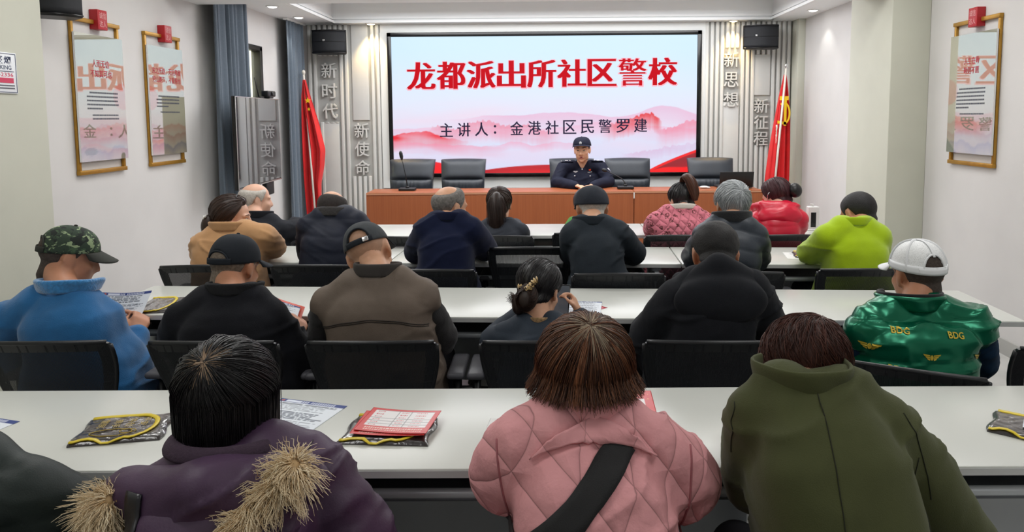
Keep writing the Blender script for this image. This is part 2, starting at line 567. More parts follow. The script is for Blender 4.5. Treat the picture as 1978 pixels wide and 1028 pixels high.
# ------------------------------------------------------------------ slatted feature panels either side of the screen
def slat_panel(name, x0, x1, z0=0.0, z1=2.67, pitch=0.062, skip=()):
    """backing board with half-round vertical slats, left out where the plain boards and letters sit"""
    mb = MB()
    mb.box(((x0 + x1) / 2, 8.985, (z0 + z1) / 2), (x1 - x0, 0.02, z1 - z0), mi=1)
    n = int(round((x1 - x0) / pitch))
    for i in range(n):
        x = x0 + (i + 0.5) * (x1 - x0) / n
        segs = [(z0, z1)]
        for (a, b, c, d) in skip:
            if a <= x <= b:
                ns = []
                for (s0, s1) in segs:
                    if c > s0: ns.append((s0, min(c, s1)))
                    if d < s1: ns.append((max(d, s0), s1))
                segs = [q for q in ns if q[1] - q[0] > 0.005]
        for (s0, s1) in segs:
            mb.box((x, 8.962, (s0 + s1) / 2), (pitch * 0.62, 0.036, s1 - s0), bevel=0.006)
    o = struct(name, mb, [M_SLAT, M_SLATD])
    return o
# left bay: x -2.93 .. -2.04 ; right bay 1.83 .. 2.82
PL = [(-2.775, -2.555, 1.51, 2.30), (-2.77, -2.56, 0.30, 1.50), (-2.395, -2.19, 0.85, 2.67)]
slat_panel('trim_2', -2.93, -2.045, skip=PL)
PR = [(2.045, 2.255, 0.30, 2.36), (2.41, 2.62, 1.20, 2.28)]
slat_panel('trim_3', 1.83, 2.86, skip=PR)
def board(name, x0, x1, z0, z1, t=0.03):
    mb = MB(); mb.box(((x0 + x1) / 2, 8.975 - t / 2 + 0.008, (z0 + z1) / 2), (x1 - x0, t, z1 - z0), bevel=0.004)
    return struct(name, mb, M_SLAT)
board('trim_4', -2.765, -2.565, 0.30, 1.50); board('trim_5', -2.392, -2.192, 1.53, 2.67)
board('trim_6', 2.05, 2.25, 0.30, 1.72); board('trim_7', 2.415, 2.615, 1.80, 2.28)
# pale frame round the screen
mb = MB()
mb.box((-0.08, 8.975, 2.62), (3.92, 0.05, 0.10)); mb.box((-2.0, 8.975, 1.4), (0.09, 0.05, 2.34)); mb.box((1.825, 8.975, 1.4), (0.05, 0.05, 2.34))
mb.box((-0.08, 8.98, 0.77), (3.92, 0.04, 0.13)); mb.box((-0.08, 8.985, 0.42), (3.92, 0.03, 0.50), bevel=0.004)
mb.box((-0.08, 8.975, 0.69), (3.92, 0.05, 0.025))
struct('trim_8', mb, mat('pale screen surround', rgb(222, 224, 222), 0.5))

def lettering(chars, x, ztop, pitch, size, label):
    t = thing('wall_lettering', label, 'wall lettering', (x, 8.96, ztop - pitch * 1.5), group=None)
    for i, ch in enumerate(chars):
        mb = MB()
        text_mb(mb, ch, (x, 8.945, ztop - pitch * (i + 0.5)), (1, 0, 0), (0, 0, 1), size, depth=0.016, offset=0.003, fit=(size * 0.96, size * 0.98))
        obj('character', mb, M_METALLET, t, origin=t.location)
    return t
lettering('新时代', -2.665, 2.25, 0.243, 0.185, 'raised grey vertical letters 新时代 under the speaker beside the plain red flag')
lettering('新使命', -2.29, 1.52, 0.225, 0.180, 'raised grey vertical letters 新使命 on the slatted wall beside the screen edge')
lettering('新思想', 2.15, 2.34, 0.235, 0.180, 'raised grey vertical letters 新思想 lit by the warm downlight')
lettering('新征程', 2.515, 1.77, 0.195, 0.172, 'raised grey vertical letters 新征程 beside the flag with the yellow emblem')

# ------------------------------------------------------------------ the screen
def sstep(a, b, x):
    t = np.clip((x - a) / (b - a), 0, 1); return t * t * (3 - 2 * t)
def L3(r, g, b): return np.array([lin(r), lin(g), lin(b)])
def fbm(x, seed, f0=3.0, n=6):
    r = np.random.default_rng(seed); y = np.zeros_like(x); a = 1.0; s = 0
    for k in range(n):
        y += a * np.sin(2 * PI * f0 * x + r.uniform(0, 6.28)); s += a; f0 *= 1.9; a *= 0.55
    return y / s
def screen_picture(u, v):
    top, mid, low = L3(205, 233, 252), L3(222, 232, 250), L3(205, 222, 250)
    t = v[:, None]
    C = np.where(t > 0.5, mid + (top - mid) * sstep(0.5, 0.95, t), low + (mid - low) * sstep(0.0, 0.5, t))
    P2 = np.stack([u * 6, v * 9, u * 0], 1)
    n = noise3(P2, 2.2, 3) * 0.5 + 0.5
    mistm = (sstep(0.62, 0.40, v) * n)[:, None]
    C = C * (1 - 0.45 * mistm) + L3(250, 205, 225) * 0.45 * mistm
    def ridge(h, soft, depth, col, alpha, edge=0.006):
        d = h - v
        a = sstep(0, edge, d) * (1 - sstep(depth * 0.1, depth, d) * soft) * (d > 0)
        return (a * alpha)[:, None], col
    def lay(C, h, depth, col, alpha, edge=0.008, tex=0.15, seed=1, xm=None):
        d = h - v
        a = sstep(0, edge, d) * np.clip(1 - d / depth, 0, 1) ** 0.8
        a = a * alpha * (1 - tex * (noise3(np.stack([u * 14, v * 30, u * 0], 1), 2, seed) * 0.5 + 0.5))
        if xm is not None: a = a * xm
        a = np.clip(a, 0, 1)[:, None]
        return C * (1 - a) + col * a
    # far violet-pink hills
    h = 0.40 + 0.10 * np.exp(-((u - 0.90) / 0.09) ** 2) + 0.055 * np.exp(-((u - 0.57) / 0.12) ** 2) + 0.03 * np.exp(-((u - 0.33) / 0.1) ** 2) + 0.012 * fbm(u, 4, 3)
    C = lay(C, h, 0.16, L3(232, 170, 205), 0.75, seed=5, xm=sstep(0.12, 0.4, u))
    h = 0.335 + 0.05 * np.exp(-((u - 0.72) / 0.1) ** 2) + 0.012 * fbm(u, 9, 4)
    C = lay(C, h, 0.12, L3(240, 175, 205), 0.6, seed=8)
    # ragged tree belts
    h = 0.30 + 0.085 * np.exp(-((u - 0.30) / 0.085) ** 2) + 0.05 * np.exp(-((u - 0.15) / 0.03) ** 2) + 0.05 * np.exp(-((u - 0.44) / 0.05) ** 2) + 0.018 * np.abs(fbm(u, 11, 16, 4)) + 0.006 * fbm(u, 2, 60, 2)
    C = lay(C, h, 0.15, L3(232, 110, 140), 0.8, tex=0.5, seed=12, xm=sstep(0.10, 0.16, u) * (1 - sstep(0.5, 0.56, u)))
    h = 0.33 + 0.095 * np.exp(-((u - 0.845) / 0.045) ** 2) + 0.05 * np.exp(-((u - 0.77) / 0.06) ** 2) + 0.02 * np.abs(fbm(u, 13, 18, 4)) + 0.006 * fbm(u, 3, 60, 2)
    C = lay(C, h, 0.13, L3(228, 18, 28), 1.25, tex=0.4, seed=14, xm=sstep(0.68, 0.76, u) * (1 - sstep(0.87, 0.89, u)))
    h = 0.31 + 0.07 * np.exp(-((u - 0.99) / 0.06) ** 2) + 0.02 * np.abs(fbm(u, 17, 18, 4))
    C = lay(C, h, 0.15, L3(238, 120, 150), 0.9, tex=0.5, seed=15, xm=sstep(0.86, 0.9, u))
    # red ridge at the lower left, pale ridges below
    h = 0.285 - 0.42 * np.clip(u, 0, 1) ** 0.9 * 0.35 + 0.05 * np.exp(-((u - 0.10) / 0.07) ** 2) + 0.008 * fbm(u, 21, 12, 4)
    C = lay(C, h, 0.13, L3(235, 20, 45), 1.4, tex=0.5, seed=18, xm=1 - sstep(0.10, 0.28, u))
    C = lay(C, 0.24 - 0.12 * u + 0.006 * fbm(u, 22, 12, 4), 0.09, L3(240, 140, 170), 0.7, tex=0.5, seed=19, xm=1 - sstep(0.3, 0.4, u))
    h = 0.205 + 0.03 * np.exp(-((u - 0.40) / 0.05) ** 2) + 0.03 * np.exp(-((u - 0.55) / 0.05) ** 2) + 0.008 * fbm(u, 25, 10, 4)
    C = lay(C, h, 0.06, L3(238, 165, 195), 0.8, tex=0.4, seed=20, xm=sstep(0.3, 0.38, u) * (1 - sstep(0.6, 0.68, u)))
    h = 0.14 + 0.07 * sstep(0.76, 1, u) + 0.02 * np.abs(fbm(u, 27, 14, 4))
    C = lay(C, h, 0.08, L3(215, 180, 215), 0.9, tex=0.5, seed=21, xm=sstep(0.74, 0.8, u))
    # red silk swags along the bottom
    def silk(C, top, bot, base, hi, ph):
        m = sstep(0, 0.006, top - v) * sstep(0, 0.006, v - bot)
        k = ((v - bot) / np.maximum(top - bot, 1e-3))
        sh = (0.5 + 0.5 * np.sin(k * 7 + ph))[:, None]
        col = base + (hi - base) * sh
        return C * (1 - m[:, None]) + col * m[:, None]
    red, dk = L3(245, 8, 18), L3(190, 10, 30)
    C = silk(C, 0.085 * np.exp(-((u - 0.08) / 0.14) ** 2) + 0.02, 0 * u - 0.1, red, L3(240, 10, 40), 0)
    C = silk(C, 0.065 - ((u - 0.52) / 0.30) ** 2 * 0.07, 0 * u - 0.1, red, dk, 1.5)
    s = np.clip((u - 0.82) / 0.18, 0, 1)
    C = silk(C, 0.19 * s ** 0.75 - 0.02 + 0.0 * u, 0 * u - 0.1, L3(180, 10, 28), L3(150, 12, 30), 2.0)
    C = silk(C, 0.19 * s ** 0.75 - 0.02, 0.19 * s ** 0.75 - 0.045, red, red, 0)
    C = silk(C, 0.10 * s ** 1.0 + 0.022 * np.sin(s * 5) - 0.02, 0 * u - 0.1, red, L3(250, 0, 10), 1)
    return np.clip(C, 0, 1)
SX0, SX1, SZ0, SZ1 = -1.955, 1.79, 0.835, 2.565
scx, scz = (SX0 + SX1) / 2, (SZ0 + SZ1) / 2
scr = thing('led_screen', 'large lit presentation screen with a red Chinese title over pink mountains', 'screen', (scx, 8.95, scz))
mb = MB()
bw = 0.048
mb.box((0, 0, (SZ1 - SZ0) / 2 - bw / 2), (SX1 - SX0, 0.06, bw), bevel=0.004); mb.box((0, 0, -(SZ1 - SZ0) / 2 + bw / 2), (SX1 - SX0, 0.06, bw), bevel=0.004)
for s in (-1, 1): mb.box((s * ((SX1 - SX0) / 2 - bw / 2), 0, 0), (bw, 0.06, SZ1 - SZ0), bevel=0.004)
obj('bezel', mb, M_BLACKG, scr)
M_SCREEN = attr_mat('led display', emit=1.0, rough=0.5)
picture('display', (0, -0.012, 0), (1, 0, 0), (0, 0, 1), SX1 - SX0 - 2 * bw + 0.01, SZ1 - SZ0 - 2 * bw + 0.01, 420, 200, screen_picture, M_SCREEN, scr)
m_red = mat('title red', (0.02, 0.0, 0.0, 1), 0.5, spec=0.1, emit=rgb(198, 0, 22), estr=1.0)
m_pinkglow = mat('title pink rim', (0.02, 0.0, 0.0, 1), 0.5, emit=rgb(250, 180, 196), estr=1.0)
m_ink = mat('subtitle ink', (0.01, 0.01, 0.02, 1), 0.5, spec=0.1, emit=rgb(28, 22, 45), estr=1.0)
R_, U_ = (1, 0, 0), (0, 0, 1)
def sxz(px, py): # measured points of the picture on the wall plane -> local
    return px, py
tx0, tx1 = -1.735, 1.515
n = 9
mbT = MB(); mbG = MB()
for i, ch in enumerate('龙都派出所社区警校'):
    cx = tx0 + (tx1 - tx0) * (i + 0.5) / n - scx
    cz = 2.055 + 0.004 * i - scz
    text_mb(mbG, ch, (cx, -0.0155, cz - 0.004), R_, U_, 1, offset=0.0, fit=(0.335, 0.345), shifts=(-0.018, -0.009, 0.0, 0.009, 0.018))
    text_mb(mbT, ch, (cx, -0.018, cz), R_, U_, 1, offset=0.0, fit=(0.320, 0.322), shifts=(-0.006, 0.0, 0.006) if ch == '警' else (-0.014, -0.007, 0.0, 0.007, 0.014))
obj('title_glow', mbG, m_pinkglow, scr); obj('title', mbT, m_red, scr)
mbS = MB()
sub = '主讲人：金港社区民警罗建'
for i, ch in enumerate(sub):
    cx = -1.262 + (1.075 + 1.262) * (i / (len(sub) - 1)) - scx
    cz = 1.405 + 0.004 * i - scz
    if ch == '：':
        for dz in (-0.045, 0.03): mbS.prism([(cx - 0.05 + 0.015 * math.cos(a), cz + dz + 0.015 * math.sin(a)) for a in np.linspace(0, 6.28, 12, endpoint=False)], 0.016, 0.017, M=lambda V: np.stack([V[:, 0], -V[:, 2], V[:, 1]], 1))
    else:
        text_mb(mbS, ch, (cx, -0.018, cz), R_, U_, 1, offset=0.005, fit=(0.155, 0.165), shifts=(-0.002, 0.002))
obj('subtitle', mbS, m_ink, scr)

# ------------------------------------------------------------------ curtains
M_CURT = mat('grey-blue curtain', rgb(98, 110, 122, 1.0), 0.85, var=0.06, vscale=60, bump=0.15, bscale=400, sheen=0.2)
def curtain(label, y0, y1, x, z0, z1, folds, amp, seed):
    r = np.random.default_rng(seed)
    n = folds * 14; zs = np.linspace(z1, z0, 26)
    ph = np.cumsum(r.uniform(0.7, 1.3, n + 1)); ph = ph / ph[-1] * folds * 2 * PI
    P = []
    for k, z in enumerate(zs):
        f = k / (len(zs) - 1)
        row = []
        for j in range(n + 1):
            y = y0 + (y1 - y0) * j / n
            a = amp * (0.55 + 0.5 * f) * (0.75 + 0.4 * math.sin(j * 0.13 + seed))
            row.append((x + a * math.sin(ph[j] + 0.25 * math.sin(3 * f + j * 0.05)), y + 0.012 * math.sin(ph[j] * 0.5 + 2.2 * f), z))
        P.append(row)
    t = thing('curtain', label, 'curtain', (x, (y0 + y1) / 2, z0))
    mb = MB(); mb.grid(P)
    o = obj('drape', mb, M_CURT, t, origin=t.location); solid(o, 0.004)
    mb = MB(); mb.box((x, (y0 + y1) / 2, z1 + 0.012), (0.05, y1 - y0 + 0.02, 0.025), bevel=0.004)
    obj('rail', mb, M_WHITEP, t, origin=t.location)
    return t
curtain('grey floor-length curtain behind the wall television, next to the framed scrolls', 6.47, 7.22, -2.93, 0.03, 2.655, 8, 0.045, 2)
curtain('grey floor-length curtain between the window wall and the plain red flag', 8.27, 8.85, -2.93, 0.03, 2.645, 6, 0.04, 5)

# ------------------------------------------------------------------ television, webcam
tv = thing('television', 'black wall television turned edge-on, mirroring the slatted wall', 'television', (-2.75, 6.92, 1.345), rad(3.5))
mb = MB(); mb.box((0, 0, 0), (0.035, 1.22, 0.815), bevel=0.006); obj('housing', mb, M_BLACKG, tv)
q = NT('television glass'); q.b.inputs['Base Color'].default_value = (0.012, 0.013, 0.016, 1); q.b.inputs['Roughness'].default_value = 0.5
g = q.n('ShaderNodeBsdfGlossy'); g.inputs['Roughness'].default_value = 0.01; g.inputs['Color'].default_value = (0.92, 0.95, 1, 1)
mx = q.n('ShaderNodeMixShader'); mx.inputs[0].default_value = 0.42
q.l(q.b.outputs[0], mx.inputs[1]); q.l(g.outputs[0], mx.inputs[2]); q.l(mx.outputs[0], q.out.inputs[0])
mb = MB(); mb.box((0.0185, 0, 0.006), (0.003, 1.20, 0.785)); obj('screen_glass', mb, q.m, tv)
mb = MB()
for s in (-1, 1): mb.box((0.0185, s * 0.605, 0), (0.006, 0.010, 0.81), bevel=0.002)
mb.box((0.0185, 0, 0.402), (0.006, 1.22, 0.008), bevel=0.002); mb.box((0.0185, 0, -0.400), (0.006, 1.22, 0.012), bevel=0.002)
obj('rim', mb, M_CHROME, tv)
mb = MB(); mb.box((-0.15, 0.1, 0.0), (0.28, 0.14, 0.10), bevel=0.01); mb.box((-0.03, 0.1, 0), (0.03, 0.5, 0.4), bevel=0.01); mb.box((-0.285, 0.1, 0), (0.02, 0.3, 0.35), bevel=0.01)
obj('wall_bracket', mb, M_DARKMET, tv)
mb = MB(); mb.box((-0.02, 0.30, -0.47), (0.05, 0.22, 0.13), bevel=0.01); obj('connection_box', mb, M_BLACK, tv)
wc = thing('webcam', 'small black webcam sitting on top of the wall television', 'webcam', (-2.75, 7.22, 1.7525))
mb = MB(); mb.box((0.0, 0, 0.045), (0.07, 0.20, 0.055), bevel=0.012); mb.box((0, 0, 0.012), (0.06, 0.10, 0.022), bevel=0.006); obj('body', mb, M_BLACK, wc)
mb = MB(); mb.lathe([(0.022, 0), (0.022, 0.012), (0.014, 0.014)], (0.033, 0, 0.046), R=roty(PI / 2)); obj('lens', mb, M_BLACKG, wc)
an = thing('antenna', 'thin dark antenna rod standing beside the webcam on the television', 'antenna', (-2.77, 7.03, 1.752))
mb = MB(); mb.tube([(0, 0, 0), (-0.01, -0.03, 0.12), (-0.02, -0.05, 0.19)], [0.007, 0.006, 0.005]); mb.box((0, 0, 0.006), (0.04, 0.05, 0.012), bevel=0.004)
obj('rod', mb, M_BLACK, an)

# ------------------------------------------------------------------ loudspeakers
M_GRILLE = mat('speaker grille', rgb(34, 36, 40), 0.5, 0.3, var=0.3, vscale=700, bump=0.5, bscale=900)
def loudspeaker(loc, rz, label, w=0.40, h=0.275, d=0.22):
    t = thing('loudspeaker', label, 'loudspeaker', loc, rz)
    def outline(k, dep):
        pts = []
        for a in np.linspace(-1, 1, 17):
            pts.append((a * w / 2 * k, -dep * (1 - 0.55 * a * a)))
        pts += [(w / 2 * 0.8 * k, d * 0.5), (-w / 2 * 0.8 * k, d * 0.5)]
        return pts
    mb = MB(); mb.prism(outline(1.0, 0.10), -h / 2, h / 2); o = obj('cabinet', mb, M_BLACK, t)
    md = o.modifiers.new('bevel', 'BEVEL'); md.width = 0.006; md.segments = 2; md.limit_method = 'ANGLE'
    P = [[(a * w / 2 * 0.97, -0.105 * (1 - 0.55 * a * a) - 0.004, z) for a in np.linspace(-1, 1, 25)] for z in np.linspace(-h / 2 * 0.9, h / 2 * 0.9, 8)]
    mb = MB(); mb.grid(P); solid(obj('grille', mb, M_GRILLE, t), 0.005)
    mb = MB()
    for z in (0.0, h / 2 * 0.92, -h / 2 * 0.92): mb.tube([(a * w / 2 * 0.985, -0.105 * (1 - 0.55 * a * a) - 0.007, z) for a in np.linspace(-1, 1, 25)], 0.003 if z == 0 else 0.006, 6)
    obj('trim_band', mb, M_BLACKG, t)
    mb = MB(); mb.box((-0.05, -0.116, 0.012), (0.024, 0.006, 0.020), bevel=0.002); obj('badge', mb, M_CHROME, t)
    mb = MB(); mb.box((0, d * 0.5 + 0.03, 0), (0.08, 0.08, 0.10), bevel=0.006)
    obj('bracket', mb, M_DARKMET, t)
    return t
loudspeaker((-2.59, 8.77, 2.445), rad(4), 'black wall loudspeaker over the plain red flag, next to the curtain')
loudspeaker((2.44, 8.77, 2.462), rad(-12), 'black wall loudspeaker over the hammer and sickle flag')
t = loudspeaker((-2.90, 4.36, 2.305), rad(40), 'black wall loudspeaker cut by the picture edge above the first framed scroll', h=0.30, w=0.27)

# ------------------------------------------------------------------ downlights
M_LAMP = mat('lit lamp', (1, 1, 1, 1), 0.5, emit=(1, 0.98, 0.93, 1), estr=6)
M_WARM = mat('lit warm lamp', (1, 1, 1, 1), 0.5, emit=(1, 0.82, 0.5, 1), estr=5)
for (x, y, lab, m) in ((-2.766, 7.45, 'lit round downlight in the soffit closest to the long grey curtain', M_LAMP), (-2.778, 8.26, 'lit round downlight in the soffit over the flag-side curtain', M_LAMP),
                    (2.786, 8.04, 'lit round downlight in the soffit over the white side wall', M_LAMP), (-2.13, 8.88, 'warm downlight washing the slats beside the letters 新使命', M_WARM), (2.15, 8.88, 'warm downlight washing the letters 新思想', M_WARM)):
    t = thing('downlight', lab, 'ceiling light', (x, y, 2.67), group=None)
    mb = MB(); mb.lathe([(0.046, -0.006), (0.050, -0.009), (0.064, -0.005), (0.066, 0.0), (0.046, 0.0)]); obj('ring', mb, M_WHITEP, t)
    mb = MB(); mb.lathe([(0.0, -0.019), (0.020, -0.0175), (0.036, -0.013), (0.046, -0.006), (0.045, -0.001)]); obj('lens', mb, m, t)

# ------------------------------------------------------------------ framed scrolls on the side walls, no-smoking sign
M_GOLD = mat('gold frame', rgb(176, 132, 52), 0.35, 0.55, var=0.1, vscale=20)
M_REDBLK = mat('red plaque', rgb(176, 24, 34), 0.4)
M_INKB = mat('printed ink', rgb(62, 66, 84), 0.6)
M_INKR = mat('printed red ink', rgb(176, 30, 52), 0.6)
M_PRINT = attr_mat('glossy print', rough=0.5, gloss=0.44)
M_PAPER = attr_mat('printed paper', rough=0.55)
def scroll_art(kind):
    def fn(u, v):
        C = np.zeros((len(u), 3)) + L3(190, 188, 162)
        n = noise3(np.stack([u * 3, v * 5, u * 0], 1), 2, 10 + kind)[:, None] * 0.5 + 0.5
        C = C * (1 - 0.12 * n)
        lo = sstep(0.40, 0.15, v)[:, None]
        C = C * (1 - 0.5 * lo) + L3(150, 132, 118) * 0.5 * lo
        for (base, amp, col, sd) in ((0.28, 0.03, (170, 120, 98), 1), (0.20, 0.035, (150, 104, 90), 2), (0.10, 0.04, (104, 104, 122), 3)):
            h = base + amp * fbm(u, sd + 7 * kind, 1.4, 4)
            a = (sstep(0, 0.02, h - v) * np.clip(1 - (h - v) / 0.10, 0, 1))[:, None] * 0.75
            C = C * (1 - a) + L3(*col) * a
        r = np.sqrt(((u - (0.95 if kind == 0 else 0.0)) / 0.22) ** 2 + ((v - 0.52) / 0.11) ** 2)
        a = sstep(1.05, 0.95, r)[:, None] * 0.6
        C = C * (1 - a) + L3(196, 120, 100) * a
        leaf = (sstep(1.1, 0.9, np.sqrt(((u - 0.2) / 0.13) ** 2 + ((v - 0.075) / 0.03) ** 2)) * (kind == 0))[:, None]
        C = C * (1 - leaf) + L3(74, 88, 66) * leaf
        hill = (sstep(0, 0.02, 0.13 - 0.5 * u - v) * (kind == 2))[:, None]
        C = C * (1 - hill) + L3(84, 100, 84) * hill
        return np.clip(C, 0, 1)
    return fn
def scroll(x, y0, y1, side, lines, body, kind, label):
    """side=+1: hangs on the left wall facing +x ; -1: on the right wall facing -x"""
    yc = (y0 + y1) / 2; wd = y1 - y0; z0, z1 = 1.20, 2.215
    t = thing('framed_scroll', label, 'wall poster', (x, yc, (z0 + z1) / 2))
    o = np.array(t.location)
    right = np.array([0, 1.0, 0]) * side; up = np.array([0, 0, 1.0]); nrm = np.cross(right, up)
    X = x + nrm[0] * 0.03
    mb = MB()
    for yy in (y0 + 0.016, y1 - 0.016): mb.box((x + nrm[0] * 0.012, yy, (z0 + z1) / 2), (0.020, 0.024, z1 - z0), bevel=0.003)
    for zz in (z0 + 0.014, z1 - 0.014): mb.box((x + nrm[0] * 0.016, yc, zz), (0.028, wd, 0.028), bevel=0.003)
    obj('frame', mb, M_GOLD, t, origin=o)
    zp0, zp1 = z0 + 0.085, z1 - 0.10
    mb = MB(); mb.box((x + nrm[0] * 0.0345, yc, (zp0 + zp1) / 2), (0.011, wd - 0.002, zp1 - zp0))
    obj('backing_board', mb, M_WHITEP, t, origin=o)
    c = np.array([x + nrm[0] * 0.0405, yc, (zp0 + zp1) / 2]) - o
    picture('print', c, right, up, wd - 0.004, zp1 - zp0, 40, 90, scroll_art(kind), M_PRINT, t)
    mb = MB()
    for i, s in enumerate(lines):
        text_mb(mb, s, c + up * (0.228 - 0.066 * i) + nrm * 0.001, right, up, 1, offset=0.012, fit=(0.047 * len(s), 0.050))
    obj('verse', mb, M_INKR, t)
    mb = MB()
    r = np.random.default_rng(kind + 40)
    for i in range(body[0]):
        zz = 0.035 - 0.026 * i; full = 0.34 if i < body[0] - 1 else 0.16
        if i == body[0] - 1 and body[1]: zz -= 0.0
        q = -0.17 + (0.03 if i == 0 else 0)
        while q < -0.17 + full:
            ww = r.uniform(0.008, 0.013)
            P = c + right * (q + ww / 2) + up * zz + nrm * 0.001
            V = [P - right * ww * 0.42 - up * 0.0055, P + right * ww * 0.42 - up * 0.0055, P + right * ww * 0.42 + up * 0.0055, P - right * ww * 0.42 + up * 0.0055]
            mb.add(V, [(0, 1, 2, 3)]); q += ww + 0.003
    for i in range(body[1]):
        q = -0.12
        while q < 0.17:
            ww = r.uniform(0.008, 0.013)
            P = c + right * (q + ww / 2) + up * (0.035 - 0.026 * body[0] - 0.018 - 0.024 * i) + nrm * 0.001
            mb.add([P - right * ww * 0.42 - up * 0.005, P + right * ww * 0.42 - up * 0.005, P + right * ww * 0.42 + up * 0.005, P - right * ww * 0.42 + up * 0.005], [(0, 1, 2, 3)]); q += ww + 0.003
    obj('body_text', mb, M_INKB, t)
    pl = MB(); pl.box((x + nrm[0] * 0.03, yc + side * 0.02, z1 + 0.005), (0.06, 0.105, 0.13), bevel=0.004)
    p = obj('plaque', pl, M_REDBLK, t, origin=o)
    mb = MB()
    for i, ch in enumerate('守信' if False else ('诚信', '达人')):
        text_mb(mb, ch, np.array([x + nrm[0] * 0.061, yc + side * 0.02, z1 + 0.033 - 0.055 * i]) - o, right, up, 1, fit=(0.075, 0.042))
    obj('plaque_text', mb, mat('plaque lettering', rgb(226, 170, 168), 0.5), p)
    return t
scroll(XL, 4.69, 5.22, 1, ('人而无信', '不知其可也'), (5, 2), 0, 'gold-framed hanging scroll on the wall, the one beside the speaker, verse 人而无信')
scroll(XL, 5.545, 6.07, 1, ('志之所趋，无远弗届', '穷山距海，不能限也'), (4, 1), 1, 'gold-framed hanging scroll on the wall, the one next to the grey curtain')
scroll(XR, 4.945, 5.505, -1, ('人生在勤', '勤则不匮'), (6, 1), 2, 'gold-framed hanging scroll alone on the white wall past the pillar')

t = thing('no_smoking_sign', 'white no smoking notice with a pink bar stuck on the pillar', 'sign', (-2.80, 3.72, 1.80))
mb = MB(); mb.box((0.004, 0, 0), (0.008, 0.29, 0.21), bevel=0.002); obj('board', mb, mat('sign white', rgb(232, 236, 240), 0.4), t)
mb = MB()
for (yy, zz, a, b) in ((0, 0.098, 0.27, 0.0025), (0, -0.098, 0.27, 0.0025), (-0.137, 0, 0.0025, 0.198), (0.137, 0, 0.0025, 0.198)): mb.box((0.0085, yy, zz), (0.002, a, b))
mb.box((0.0085, 0.02, 0.008), (0.002, 0.20, 0.003))
text_mb(mb, '禁止吸烟', (0.0085, 0.0, 0.066), (0, 1, 0), (0, 0, 1), 1, offset=0.02, fit=(0.21, 0.040)); text_mb(mb, 'NO SMOKING', (0.0085, 0.0, 0.028), (0, 1, 0), (0, 0, 1), 1, offset=0.015, fit=(0.21, 0.022))
obj('lettering', mb, mat('sign ink', rgb(44, 58, 92), 0.5), t)
mb = MB(); mb.box((0.0085, 0.03, -0.038), (0.002, 0.17, 0.026)); text_mb(mb, '0316-2336', (0.0085, 0.02, -0.009), (0, 1, 0), (0, 0, 1), 1, offset=0.012, fit=(0.19, 0.020))
obj('pink_bar', mb, mat('sign pink', rgb(206, 58, 92), 0.5), t)
mb = MB()
for zz in (-0.064, -0.078): mb.box((0.0085, 0.02, zz), (0.002, 0.20, 0.006))
obj('small_print', mb, mat('sign small print', rgb(90, 92, 100), 0.5), t)

# ------------------------------------------------------------------ flags
M_FLAG = mat('red flag cloth', rgb(214, 16, 22), 0.6, var=0.08, vscale=8, sheen=0.2)
M_YEL = mat('flag yellow', rgb(244, 200, 20), 0.6)
M_POLE = mat('white flag pole', rgb(222, 216, 206), 0.35)
def flag(base, top, profile, label, emblem, seed, pf=0.0):
    """pole leaning slightly with the cloth hanging in folds; profile = list of (z, xl, xr)"""
    bx, by = base
    t = thing('flag', label, 'flag', (bx, by, 0))
    mb = MB(); mb.tube([(0, -0.14, 0.02), (top[0] - bx, pf, top[1])], 0.012, 10); obj('pole', mb, M_POLE if emblem is None else M_POLE, t)
    mb = MB(); mb.lathe([(0.0, -0.02), (0.013, 0.0), (0.02, 0.02), (0.022, 0.035), (0.012, 0.05), (0.0, 0.06)], (top[0] - bx, pf, top[1])); obj('finial', mb, M_CHROME if emblem else M_POLE, t)
    mb = MB(); mb.lathe([(0.15, 0.0), (0.15, 0.02), (0.05, 0.04), (0.02, 0.09), (0.016, 0.12)], (0, -0.14, 0)); obj('base', mb, M_DARKMET, t)
    r = np.random.default_rng(seed)
    nz, nx = 44, 56
    zz = [p[0] for p in profile]; xl = [p[1] for p in profile]; xr = [p[2] for p in profile]
    P = []
    for z in np.linspace(zz[0], zz[-1], nz):
        a = np.interp(-z, [-q for q in zz], xl); b = np.interp(-z, [-q for q in zz], xr)
        row = []
        for j in range(nx + 1):
            s = j / nx
            wv = 0.035 * math.sin(s * 15 + seed + 1.5 * z) + 0.018 * math.sin(s * 31 + 2 * z)
            row.append((a + (b - a) * s - bx, -0.03 + wv * (0.4 + 0.6 * min(1, (zz[0] - z) * 2)) , z))
        P.append(row)
    mb = MB(); mb.grid(P)
    c = obj('cloth', mb, M_FLAG, t); solid(c, 0.004)
    return t, P, c
t, P, c = flag((-2.72, 8.62), (-2.865, 2.06), [(2.0, -2.865, -2.84), (1.8, -2.885, -2.79), (1.5, -2.89, -2.71), (1.19, -2.895, -2.645), (1.0, -2.895, -2.66), (0.8, -2.89, -2.70), (0.3, -2.87, -2.70)],
     'plain red flag hanging on a white pole beside the curtain', None, 3)
mb = MB()
for (x, z, s) in ((-2.800, 1.76, 0.038), (-2.790, 1.66, 0.022)):
    st = [((s if k % 2 == 0 else s * 0.4) * math.sin(k * PI / 5) + x + 2.72, (s if k % 2 == 0 else s * 0.4) * math.cos(k * PI / 5) + z) for k in range(10)]
    mb.prism(st, 0.085, 0.088, M=lambda V: np.stack([V[:, 0], -V[:, 2], V[:, 1]], 1))
obj('stars', mb, M_YEL, c)
t, P, c = flag((2.50, 8.62), (2.672, 2.09), [(2.02, 2.665, 2.69), (1.8, 2.62, 2.715), (1.5, 2.575, 2.74), (1.19, 2.53, 2.752), (0.86, 2.49, 2.757), (0.3, 2.44, 2.74)],
     'red flag with a yellow hammer and sickle on a pole by the white wall', 'hs', 6, -0.085)
